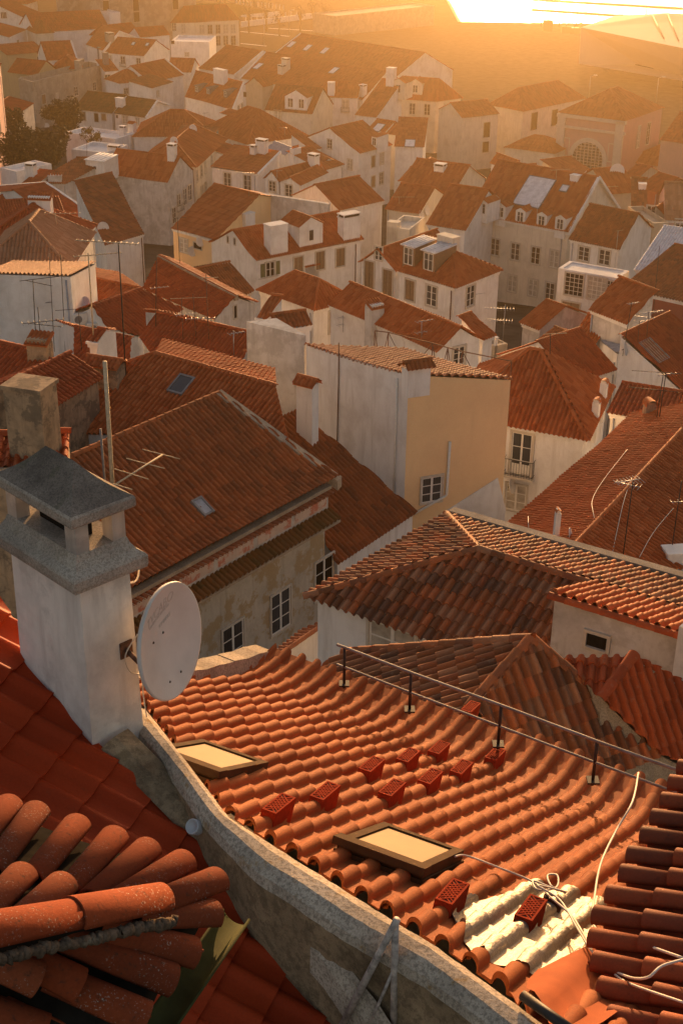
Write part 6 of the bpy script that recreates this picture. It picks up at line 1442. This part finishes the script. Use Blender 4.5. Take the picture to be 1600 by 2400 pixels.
AN = [('tall dark mast with crossed dipole booms against the white block, left one', 'u0', 330, 775, 305, 215, [(1.0, 2.0, 25, 7, .12, None), (.96, 1.6, -30, 5, .12, None), (.3, 1.9, 20, 8, .6, None)]),
      ('short dark aerial leaning beside the crossed booms on the old chimney', 'u0', 378, 785, 350, 470, [(.5, 1.6, -15, 6, .3, None)]),
      ('thin dark mast in front of the white block, second from its right edge', 'u0', 500, 850, 455, -20, [(.5, 1.2, 25, 9, .15, None)]),
      ('thin dark mast in front of the white block, nearest its right edge', 'u0', 600, 850, 560, -10, [(.42, 1.4, 15, 2, .1, None)]),
      ('short dark mast in front of the two cooling units', 'u0', 755, 885, 725, 520, []),
      ('tall pale pole topped by a long yagi beside the dish', 'u0', 860, 745, 812, -30, [(.97, 2.2, 20, 10, .35, 'pale_wood')], 'pale_wood', .035),
      ('tallest black mast of the left roofs with a gleaming yagi at its top', 'u0', 1155, 1060, 1090, -120, [(1.0, 2.6, 170, 12, .45, 'pale_wood')], 'iron', .03),
      ('black mast standing on the crest of the narrow red roof', 'u0', 1430, 640, 1440, 0, [(.55, 1.0, 20, 5, .4, 'steel')]),
      ('rusty mast with a long flat boom at the left of the tangle', 't1', 115, 1150, 100, 780, [(1.0, 2.0, 10, 2, .1, 'pale_wood'), (.6, 1.2, 20, 7, .6, 'steel')], 'rust'),
      ('rusty mast with a bright boom in the middle of the tangle', 't1', 235, 1150, 205, 740, [(.45, 1.6, 8, 6, .5, 'steel')], 'rust'),
      ('rusty mast at the right of the tangle, before the slit gable', 't1', 350, 1150, 325, 560, [(.95, .9, 8, 2, .1, 'pale_wood')], 'rust'),
      ('pale thin aerial by the white wall stub', 'c', 1073, 655, 1073, 540, [(.9, .9, 30, 5, .5, 'steel')], 'steel'),
      ('spiky glinting grid aerial left of the peach house', 't2', 15, 480, 15, 350, [(.9, 1.8, 35, 8, .7, 'steel'), (.4, 1.8, 35, 8, .7, 'steel')], 'steel'),
      ('small aerial of two booms on the long gable roof', 't2', 735, 560, 735, 400, [(.97, 1.2, 30, 5, .5, 'steel'), (.35, 1.4, 30, 5, .5, 'steel')], 'steel'),
      ('large white yagi above the yard left of the balcony house', 'd', 738, 600, 752, 420, [(.9, 2.2, 175, 10, 1.1, 'steel'), (.6, 2.0, 170, 10, 1.1, 'steel')], 'steel'),
      ('thin aerial beside the right wall of the hip roofed house', 's2', 1225, 1230, 1232, 1130, [(.95, 1.2, 25, 4, .3, None)], 'steel'),
      ('tall dark mast rising by the zinc sheet roof', 't3', 1015, 500, 1095, 30, [(.97, .8, 30, 5, .4, 'steel')], 'iron'),
      ('middle mast of the right hand roof tangle', 't3', 1150, 420, 1165, 205, [(.97, 1.0, 30, 6, .5, 'steel')], 'rust'),
      ('rightmost mast of the right hand roof tangle', 't3', 1230, 380, 1250, 120, [(.97, 1.6, 25, 9, .7, 'steel'), (.8, 1.2, 160, 6, .6, 'steel')], 'rust'),
      ('dark mast before the brick red house front', 'u3', 1290, 930, 1350, 300, [], 'iron'),
      ('slim mast with two side booms at the right edge by the white gable wall', 't3', 1345, 1110, 1410, 680, [(1.0, 2.2, 172, 6, .12, None), (.62, 2.2, 165, 5, .12, None)], 'iron'),
      ('second slim mast beside it, with a zigzag aerial', 't3', 1320, 1110, 1385, 690, [(.98, 1.0, 20, 6, .4, 'steel')], 'iron'),
      ('dark mast with a cable hung cluster on the hip ridge at the right', 'f', 1290, 600, 1338, 245, [(1.0, 1.0, 200, 8, .7, 'steel'), (.93, .9, 150, 7, .6, 'steel')], 'iron', .02),
      ('dark mast by the right edge above the white box', 'f', 1515, 560, 1560, 250, [(.7, .9, 10, 4, .4, 'steel')], 'iron', .02),
      ('thin mast on the blotched white house roof', 'r0', 800, 475, 800, 300, []),
      ('thin mast on the red hip roof left of the lane', 'q1', 310, 1210, 310, 1030, [(.95, 1.0, 30, 5, .4, None)]),
      ('gleaming yagi over the little white houses at the left', 'r0', 520, 1080, 510, 1000, [(.95, 2.4, 5, 8, .8, 'pale_wood')], 'pale_wood'),
      ('aerial with several prongs before the white terrace doors', 'r1', 720, 820, 715, 600, [(.95, 1.8, 175, 7, .7, 'steel')], 'steel'),
      ('thin aerial by the twin gables', 'r1', 975, 790, 978, 580, [(.95, 1.0, 20, 5, .4, None)], 'steel'),
      ('thin aerial on the broad rust brown roof', 'r1', 1045, 270, 1048, 190, [(.95, 1.4, 175, 7, .6, 'steel')], 'steel'),
      ('glinting comb aerial low under the glare', 's2', 530, 300, 530, 245, [(.95, 2.6, 3, 9, .6, 'pale_wood')], 'pale_wood'),
      ('aerial on the dormered mansion roof edge', 'd', 895, 30, 900, -50, [(.95, 1.0, 15, 5, .4, None)], 'steel'),
      ('aerial in front of the terrace doors at the right', 'u3', 940, 480, 970, 160, [(1.0, .9, 30, 2, .1, 'pale_wood')], 'steel'),
      ('yagi glinting on the ridge of the cluttered house', 'r3', 880, 600, 870, 545, [(.95, 1.6, 10, 6, .6, 'pale_wood')], 'pale_wood'),
      ('comb aerial glinting at the foot of the station hall', 'r3', 400, 480, 405, 380, [(.95, 2.2, 15, 8, .7, 'pale_wood')], 'pale_wood'),
      ('aerial over the salmon walled house', 't1', 85, 480, 62, 30, [(.97, .9, 20, 4, .4, None)], 'iron'),
      ('pole aerial on the orange roof end in the yard', 't3', 345, 560, 350, 320, [(.99, 1.2, 10, 2, .2, 'pale_wood')], 'iron')]
for a_ in AN: antenna(*a_)
# wooden mast and the big fishbone aerial behind the chimney
P = at('e', 516, 262, -13.6); antenna('stout pale wooden pole standing behind the big chimney', 'e', 516, 262, 482, -590*0+-300, [], 'pale_wood', .05, P=P-Zv*.6, name='pole')
P = at('e', 482, 240, -13.6); antenna('thin grey pipe standing just left of the wooden pole', 'e', 482, 240, 462, 10, [], 'lead', .028, P=P-Zv*.4, name='pole')
t = thing('antenna', tuple(at('e', 540, 258, -14)), 'fishbone aerial with four cross bars over the mansion roof', 'antenna')
za, zb_ = -13.5, -13.1; b = MB(); b.tube([at('e', 500, 285, -13.6), at('e', 748, 128, -13.4)], .022, 6); b.build('boom', ['pale_wood'], t)
for (x0, y0, x1, y1) in ((655, 104, 826, 148), (582, 146, 756, 192), (527, 194, 682, 241), (520, 262, 608, 289)):
    b = MB(); b.tube([at('e', x0, y0, -13.46), at('e', x1, y1, -13.46)], .012, 5); b.build('cross_bar', ['pale_wood'], t)
def dish(label, q, x, y, d=.8, az=35, z=None):
    P, no, O = hit(q, x, y)
    if P is None: print('DISH misses', q, x, y); return
    v = nrm(CAM-P); C = P+v*.45; a_ = R(az); n0 = nrm([-v[0]*0+math.sin(a_), -math.cos(a_), .25]); ex = nrm(np.cross(Zv, n0)); ey = np.cross(n0, ex)
    t = thing('satellite_dish', tuple(P), label, 'dish'); r_ = d/2
    b = MB(); b.lathe(C, [(0, -.08*d), (r_*.5, -.055*d), (r_*.85, -.02*d), (r_, 0), (r_, -.02), (r_*.7, -.06*d), (0, -.1*d)], 20, 0, (ex, ey, n0)); b.build('reflector', ['dish_grey'], t)
    b = MB(); b.tube([C-n0*.08*d, C-n0*.25-Zv*.1, P-v*.1], .02, 5); b.build('arm', ['iron'], t)
for a_ in (('white dish at the corner of the white block', 'u0', 783, 425, .75, 50), ('white dish high on a thin pole at the red crest', 'c', 697, 260, .8, 50), ('white dish among the dark trees', 'a', 215, 578, 1.3, 30), ('white dish on the long red hip roof', 'r1', 205, 208, 1.5, 40),
           ('white dish on the dusty attic wall', 'r1', 30, 318, 1.4, 40), ('lower dish on the salmon walled house', 't1', 200, 350, 1.1, 40), ('upper dish on the salmon walled house', 't1', 274, 258, 1.1, 40), ('white dish below the small dark dormer', 'r0', 950, 1120, 1.4, 40),
           ('left dish on the low house under the glare', 's2', 737, 415, 1.4, 60), ('right dish on the low house under the glare', 's2', 787, 365, 1.3, 60), ('round dish facing us at the station wall', 'r3', 962, 398, 2.0, 5), ('dish turned edgewise below the balcony', 'f', 785, 270, .9, 65),
           ('slim edgewise dish beside the capped flue', 'f', 1052, 500, .6, 75), ('small dish at the edge of the zinc sheet', 't3', 1042, 455, 1.0, 70)): dish(*a_)
for nm, x, y in (('white cooling unit on the wall, upper one', 728, 575), ('white cooling unit beside the pale pole, lower one', 866, 662)):
    P, no, O = hit('u0', x, y); b = MB(); c = P+nrm(CAM-P)*.3; ax = (nrm([.8, .45, 0]), nrm([-.45, .8, 0]), Zv)
    t = thing('cooling_unit', tuple(c-Zv*.35), nm, 'cooling unit'); b.box(c, (.45, .17, .34), ax); b.build('casing', ['white_wood'], t); b = MB(); b.lathe(c-ax[1]*.172-ax[0]*.1, [(.24, 0), (.24, .012), (.2, .014), (.03, .006), (0, .006)], 18, 0, (ax[0], Zv, -ax[1])); b.build('fan_grille', ['lead'], t)
# cables slung over the right hand roof
for pts, lb in ((((1310, 118), (1200, 260), (1150, 350), (1155, 420), (1190, 590)), 'cable falling across the hip ridge to the parapet, left one'), (((1330, 250), (1290, 370), (1240, 600)), 'cable hanging from the ridge cluster to the parapet'), (((1520, 390), (1430, 500), (1365, 615)), 'cable slanting down to the parapet at the right'), (((860, 350), (855, 430), (858, 490)), 'short cable down the golden slope')):
    out = []
    for x, y in pts:
        P, no, O = hit('f', x, y); out.append(P+Zv*.15+nrm(CAM-P)*.1)
    cable(out, .014, lb)
# ------------------------------------------------------------------ trusses behind the peach walled house
tr = thing('truss_railing', tuple(at('y', 700, 60, -24)), 'thin rusty triangulated railing behind the tall peach walled house', 'railing')
fz = -23.4; pts_t = [(305, 490), (430, 505), (835, 605), (975, 645), (1110, 680), (1560, 770)]; b = MB()
top_ = [at('t2', x, y, -22.6) for x, y in pts_t]; bot_ = [p-Zv*1.9 for p in top_]
b.tube(top_, .03, 5); b.build('top_bar', ['rust'], tr)
for i, p in enumerate(top_):
    b = MB(); b.tube([p, bot_[i]], .025, 5)
    if i < len(top_)-1: b.tube([p, (bot_[i]+bot_[i+1])/2], .02, 4); b.tube([top_[i+1], (bot_[i]+bot_[i+1])/2], .02, 4)
    b.build('strut', ['rust'], tr)
# weathered wall running between the roofs
A_, B_ = at('r1', 440, 752, -37.0), at('r1', 1450, 905, -37.0); e = nrm(B_-A_); o_ = np.array([-e[1], e[0], 0]); b = MB()
b.hull8([dn(A_, 6), dn(B_, 6), dn(B_, 6)+o_*.35, dn(A_, 6)+o_*.35], [A_, B_, B_+o_*.35, A_+o_*.35]); b.hull8([A_-o_*.06, B_-o_*.06, B_+o_*.41, A_+o_*.41], [p+Zv*.14 for p in (A_-o_*.06, B_-o_*.06, B_+o_*.41, A_+o_*.41)])
tag(recentre(b.build('garden_wall', ['dirty'])), 'long stained garden wall below the twin gabled houses', 'wall')
# ------------------------------------------------------------------ station hall front
E = hall.E; a0, b0 = E[0]+nrm(E[1]-E[0])*.22+nrm(E[3]-E[0])*.22, E[1]; ee = nrm((E[1]-E[0])*[1, 1, 0]); no = np.array([ee[1], -ee[0], 0])
ip = lambda x, y, k=0: insideray(a0+no*k, no, 'p5', x, y)
c0, l0, r0_, t0_ = ip(983, 972), ip(892, 962), ip(1074, 982), ip(985, 860); rad = np.linalg.norm((r0_-l0))/2; cz = (l0+r0_)/2; bz = ip(985, 1070)[2]
b = MB(); n_ = 28; th = np.linspace(0, math.pi, n_); arc = [cz+ee*rad*math.cos(t)+Zv*rad*math.sin(t) for t in th]
b.fan([cz+ee*rad+np.array([0, 0, bz-cz[2]])]+arc+[cz-ee*rad+np.array([0, 0, bz-cz[2]])]); 
for V in b.V: V += no*.03
w_ = b.build('arched_window', ['glass'], hall.root)
b = MB()
for i in range(9): 
    x = -rad+rad*2*i/8; h = math.sqrt(max(0, rad*rad-x*x)); p = cz+ee*x+no*.06; b.tube([np.array([p[0], p[1], bz]), p+Zv*h], .06, 4)
for k in range(-3, 7):
    z = k*rad/5.5; hw = rad if z < 0 else math.sqrt(max(0, rad*rad-z*z)); 
    if cz[2]+z > bz: b.tube([cz-ee*hw+Zv*z+no*.06, cz+ee*hw+Zv*z+no*.06], .05, 4)
b.build('glazing_bars', ['cream'], w_)
b = MB()
for (ra_, rb_) in ((rad, rad*1.28),):
    V = []; 
    for t in th:
        for rr_ in (ra_, rb_):
            for k in (0, .18): V.append(cz+ee*rr_*math.cos(t)+Zv*rr_*math.sin(t)+no*k)
    Fq = []
    for i in range(n_-1):
        o = i*4; Fq += [(o+1, o+3, o+7, o+5), (o, o+1, o+5, o+4), (o+3, o+2, o+6, o+7)]
    b.add(V, Fq)
for s in (-1, 1): b.box(cz+ee*s*rad*1.14+no*.09+Zv*(bz-cz[2])/2, (rad*.14, .09, abs(bz-cz[2])/2), (ee, no, Zv))
b.build('arch_surround', ['stone'], w_)
LL = np.linalg.norm(E[1]-E[0]); 
for s in (0, 1):
    c = E[0]*(1-s)+E[1]*s+ee*(1-2*s)*.9-no*.15; b = MB(); b.box(np.array([c[0], c[1], E[0][2]-6.5]), (.75, .3, 6.3), (ee, no, Zv)); b.build('pilaster', ['stone'], hall.root)
b = MB(); c = (E[0]+E[1])/2-no*.1; 
for z, h, k in ((-.35, .3, .30), (-2.3, .22, .22)): b.box(np.array([c[0], c[1], E[0][2]+z])-no*.2, (LL/2+.1, .3+k*.5, h), (ee, no, Zv))
b.build('entablature', ['stone'], hall.root)
for s in (-1, 1):
    b = MB(); c = cz+ee*s*rad*1.62+Zv*rad*.55+no*.02; 
    for dx, dz, hw, hh in ((0, 1.6, .9, .07), (0, -1.6, .9, .07), (-.9, 0, .07, 1.6), (.9, 0, .07, 1.6)): b.box(c+ee*dx+Zv*dz, (hw, .03, hh), (ee, no, Zv))
    b.build('panel_moulding', ['stone'], hall.root)
# ------------------------------------------------------------------ cruise terminal, quay works
def aty(q, x, y, Y):
    d = ray(*px(q, x, y)); return CAM+d*(Y/d[1])
plaster('terminal', (.55, .46, .42), amt=.12, scale=.1)
tl = [at('p5', 940, 168, -52), at('p5', 1950, 372, -52)]; bl = [at('p5', 930, 390, -62), at('p5', 1300, 400, -62), at('p5', 1950, 560, -61)]
ap, apr = at('p5', 1470, 80, -50), at('p5', 1950, 110, -50); bk = [tl[0]+np.array([14, 26, 0]), tl[1]+np.array([40, 60, 0])]
ct = thing('terminal', tuple(bl[1]-Zv*3.5), 'big pale faceted terminal building at the upper right corner', 'building')
b = MB(); b.fan([tl[0], bl[0], bl[1], bl[2], tl[1]]); b.fan([tl[0], tl[1], apr, ap]); b.fan([ap, apr, bk[1], bk[0]]); b.fan([tl[0], ap, bk[0]]); b.fan([bl[0], tl[0], bk[0], bk[0]-Zv*10]); b.fan([bl[2], tl[1], bk[1], bk[1]-Zv*10]); b.fan([bl[0], bl[1], bl[2], bk[1]-Zv*10, bk[0]-Zv*10])
b.build('shell', ['terminal'], ct)
b = MB(); f0, f1 = bl[0]+np.array([10, 9, 0]), bl[2]+np.array([0, 10, 0]); b.hull8([dn(f0, 5), dn(f1, 5), dn(f1, 5)+np.array([0, 30, 0]), dn(f0, 5)+np.array([0, 30, 0])], [f0, f1, f1+np.array([0, 30, 0]), f0+np.array([0, 30, 0])]); b.build('glass_base', ['glass'], ct)
b = MB(); b.tube([at('p5', 1470, 84, -49.9), at('p5', 1540, 250, -51.6)], .18, 6); b.tube([at('p5', 1380, 95, -50.2), at('p5', 1450, 235, -51.6)], .18, 6); b.build('roof_seams', ['lead'], ct)
gy = 534; gw = thing('gangway', tuple(aty('p5', 1000, 190, gy)), 'long steel passenger gangway on thin posts along the water', 'gangway')
for nm, y0, y1, x0, x1 in (('upper_deck', -2, 57, 640, 1620), ('lower_deck', 60, 112, 640, 1400)):
    b = MB(); A_, B_ = aty('p5', x0, y0, gy), aty('p5', x1, y1, gy); b.tube([A_, B_], .55, 6); b.build(nm, ['rust'], gw)
for x in (710, 765, 820, 872, 925, 980, 1035, 1090, 1142, 1200, 1256, 1345):
    b = MB(); t = (x-640)/980; A_ = aty('p5', x, -2+59*t-8, gy); b.tube([A_, np.array([A_[0], A_[1], gz(0, gy)])], .16, 5); b.build('post', ['iron'], gw)
for k, (x, y, yt) in enumerate(((735, 190, 105), (850, 200, 150), (900, 205, 160))):
    P = aty('p5', x, y, 500); b = MB(); h = lift(P, 'p5', x, yt); b.box(P+Zv*h*.4, (1.6, 1.2, h*.4)); b.tube([P, P+Zv*h], .25, 5); b.tube([P+Zv*h, P+Zv*(h+1.2)+RT*2.5], .2, 5); tag(recentre(b.build('quay_crane', ['iron'])), ('small quay crane nearest the glare', 'small quay crane in the middle of the quay edge', 'small quay crane next to the terminal')[k], 'crane')
def lamp(q, x, y, yt, label):
    d = ray(*px(q, x, y)); P = None
    for Y in np.linspace(120, 540, 421):
        p = CAM+d*(Y/d[1])
        if p[2] <= gz(0, Y): P = p; break
    if P is None: return
    h = lift(P, q, x, yt); t = thing('street_lamp', tuple(P), label, 'lamp'); T = P+Zv*h
    b = MB(); b.tube([P, T], [.12, .07], 6); b.tube([T, T+Zv*.3+RT*.9], .06, 5); b.build('post', ['steel'], t)
    b = MB(); b.box(T+Zv*.3+RT*1.2, (.45, .2, .1)); b.build('lamp_head', ['white_wood'], t)
lamp('p5', 1398, 650, 478, 'slender street lamp behind the pink hall, right one'); lamp('p5', 988, 610, 468, 'slender street lamp behind the pink hall, left one'); lamp('q1', 1090, 335, 100, 'tall street lamp on the square left of the glare')
lamp('q1', 860, 425, 180, 'slender street lamp at the tip of the warehouse gable'); lamp('q1', 1150, 180, 80, 'distant street lamp on the avenue')
def gpt(q, x, y):
    d = ray(*px(q, x, y))
    for Y in np.linspace(100, 556, 900):
        p = CAM+d*(Y/d[1])
        if p[2] <= gz(0, Y): return p
    return p
for nm, pts, w_, h, lb in (('low_wall', [(650, 252), (1290, 172), (1560, 185)], .6, 2.0, 'low white retaining wall zigzagging across the square'), ('low_wall', [(645, 160), (1000, 122)], .5, .8, 'thin white kerb wall beside the lawn'),):
    P = [gpt('q1', x, y) for x, y in pts]; b = MB()
    for i in range(len(P)-1):
        e = nrm((P[i+1]-P[i])*[1, 1, 0]); o_ = np.array([-e[1], e[0], 0])*w_/2; b.hull8([P[i]-o_-Zv, P[i+1]-o_-Zv, P[i+1]+o_-Zv, P[i]+o_-Zv], [P[i]-o_+Zv*h, P[i+1]-o_+Zv*h, P[i+1]+o_+Zv*h, P[i]+o_+Zv*h])
    tag(recentre(b.build(nm, ['white'])), lb, 'wall')
for pts in ([(640, 290), (1090, 335)], [(640, 400), (880, 425)], [(900, 260), (1400, 290)]):
    P = [gpt('q1', x, y) for x, y in pts]; e = nrm(P[1]-P[0]); o_ = np.array([-e[1], e[0], 0])*.5; b = MB(); b.add([P[0]-o_+Zv*.05, P[1]-o_+Zv*.05, P[1]+o_+Zv*.05, P[0]+o_+Zv*.05], [(0, 1, 2, 3)]); struct(b.build('road_marking', ['white']))
b = MB(); Q_ = [gpt('q1', x, y) for x, y in ((230, 105), (640, 155), (990, 118), (560, 30), (230, 30))]; b.fan([p+Zv*.06 for p in Q_]); plain('grass', (.05, .055, .02), .9, 0, .4, 1); struct(b.build('lawn', ['grass']))
bl_ = []
bm0 = MB(); bm0.lathe((0, 0, 0), [(.16, 0), (.16, 1.6), (.1, 1.75), (0, 1.78)], 8); bme = bm0.mesh('bollard', ['white_wood'])
for i, (x, y) in enumerate([(690+i*52, 205-i*7) for i in range(10)]+[(605+i*33, 38+i*4) for i in range(14)]):
    P = gpt('q1', x, y); o = bpy.data.objects.new('bollard', bme); col.objects.link(o); o.location = P; tag(o, 'white bollard in the long rows lining the avenue by the square', 'bollard', 'bollards along the avenue')
# ------------------------------------------------------------------ trees
plain('foliage', (.032, .034, .012), .8, 0, .5, .8); plain('foliage_yellow', (.16, .12, .03), .8, 0, .4, 1.2); plain('bark', (.10, .075, .055), .9, 0, .3, 3)
def tree(P, h, rx, rz, n_, label, mat='foliage', cat='tree', leaf=.28, name='tree', group=None):
    rg = np.random.default_rng(int(abs(P[0]*31+P[1]*17)) % 9999); t = thing(name, tuple(P), label, cat, group)
    b = MB(); b.tube([P-Zv*.5, P+Zv*h*.35, P+Zv*h*.62], [h*.035, h*.026, h*.012], 7)
    cl = []
    for i in range(13):
        a_ = rg.uniform(0, 6.28); r_ = rx*math.sqrt(rg.uniform(.05, .8)); z = h-rz+rz*rg.uniform(-.75, .75)*math.sqrt(max(.1, 1-(r_/rx)**2)); c = P+np.array([r_*math.cos(a_), r_*math.sin(a_), z]); cl.append((c, rx*rg.uniform(.28, .48)))
        b.tube([P+Zv*h*rg.uniform(.25, .5), (P+Zv*h*.5+c)/2+Zv*.2, c], [h*.012, h*.008, h*.003], 5)
    b.build('trunk', ['bark'], t)
    V = []; 
    for i in range(n_):
        c, r_ = cl[rg.integers(len(cl))]; d = nrm(rg.normal(size=3)); p = c+d*r_*rg.uniform(.55, 1.08); a_, b_ = nrm(rg.normal(size=3)), nrm(rg.normal(size=3)); s = leaf*rg.uniform(.6, 1.4); V += [p-a_*s, p+b_*s*.6, p+a_*s, p-b_*s*.6]
    b = MB(); b.add(V, np.arange(n_*4).reshape(-1, 4)); b.build('crown', [mat], t)
tb = lambda q, x, y: gpt(q, x, y)
def crown_at(q, x, y, z, h, rz): return at(q, x, y, z)-Zv*(h-rz)
tree(crown_at('s', 140, 268, -49.5, 9, 3.4), 9, 4.0, 3.4, 4200, 'dark bushy tree against the grey ruined wall')
tree(crown_at('s', 72, 348, -46.5, 10, 4.0), 10, 4.6, 4.0, 5200, 'widest dark tree spreading beside the pink house')
tree(crown_at('s', 118, 335, -47, 8, 3.0), 8, 3.3, 3.0, 3200, 'lower dark tree beside the white terraces')
tree(crown_at('s', 30, 285, -49, 9, 3.0), 9, 2.4, 3.2, 1800, 'dark tree hugging the left end of the ruined wall')
P = at('r0', 838, 190, -46.5); P[2] = CZ-50.5; tree(P, 4.5, 1.6, 2.0, 900, 'small yellowish bush before the mossy roofed row house', 'foliage_yellow', 'bush', .16, 'bush')
for i, (x, y) in enumerate(((1000, 330), (1190, 290), (880, 290), (1420, 240), (1310, 250), (720, 300))):
    P = gpt('q1', x, y); tree(P, 9+i % 3, 2.6, 3.4, 260, 'thin nearly bare young tree on the square, %s' % ('before the tall lamp', 'close to the glare', 'left of the lamp', 'rightmost of the row', 'among the white wall bends', 'nearest the cream institution')[i], 'bark', 'tree', .22)
for i, (x, y) in enumerate(((430, 30), (500, 40), (770, 60))):
    P = gpt('q1', x, y); tree(P, 9, 3.6, 3.5, 1200, ('round tree on the lawn beside the monastery', 'round tree in the middle of the lawn', 'spreading yellow tree by the avenue')[i], 'foliage_yellow', 'tree', .3)
def make_haze():
    b = MB(); b.box((0, 880, CZ/2-1+2), (1500, 960, CZ/2+6)); o = b.build('haze', ['haze']); o['kind'] = 'stuff'
m, n, l, b = newmat('haze'); n.remove(b); pv = n.new('ShaderNodeVolumePrincipled'); pv.inputs['Color'].default_value = (*HAZE_COL, 1)
pv.inputs['Density'].default_value = HAZE_DENSITY; pv.inputs['Anisotropy'].default_value = HAZE_G
l.new(pv.outputs[0], n['Material Output'].inputs['Volume'])
make_haze()
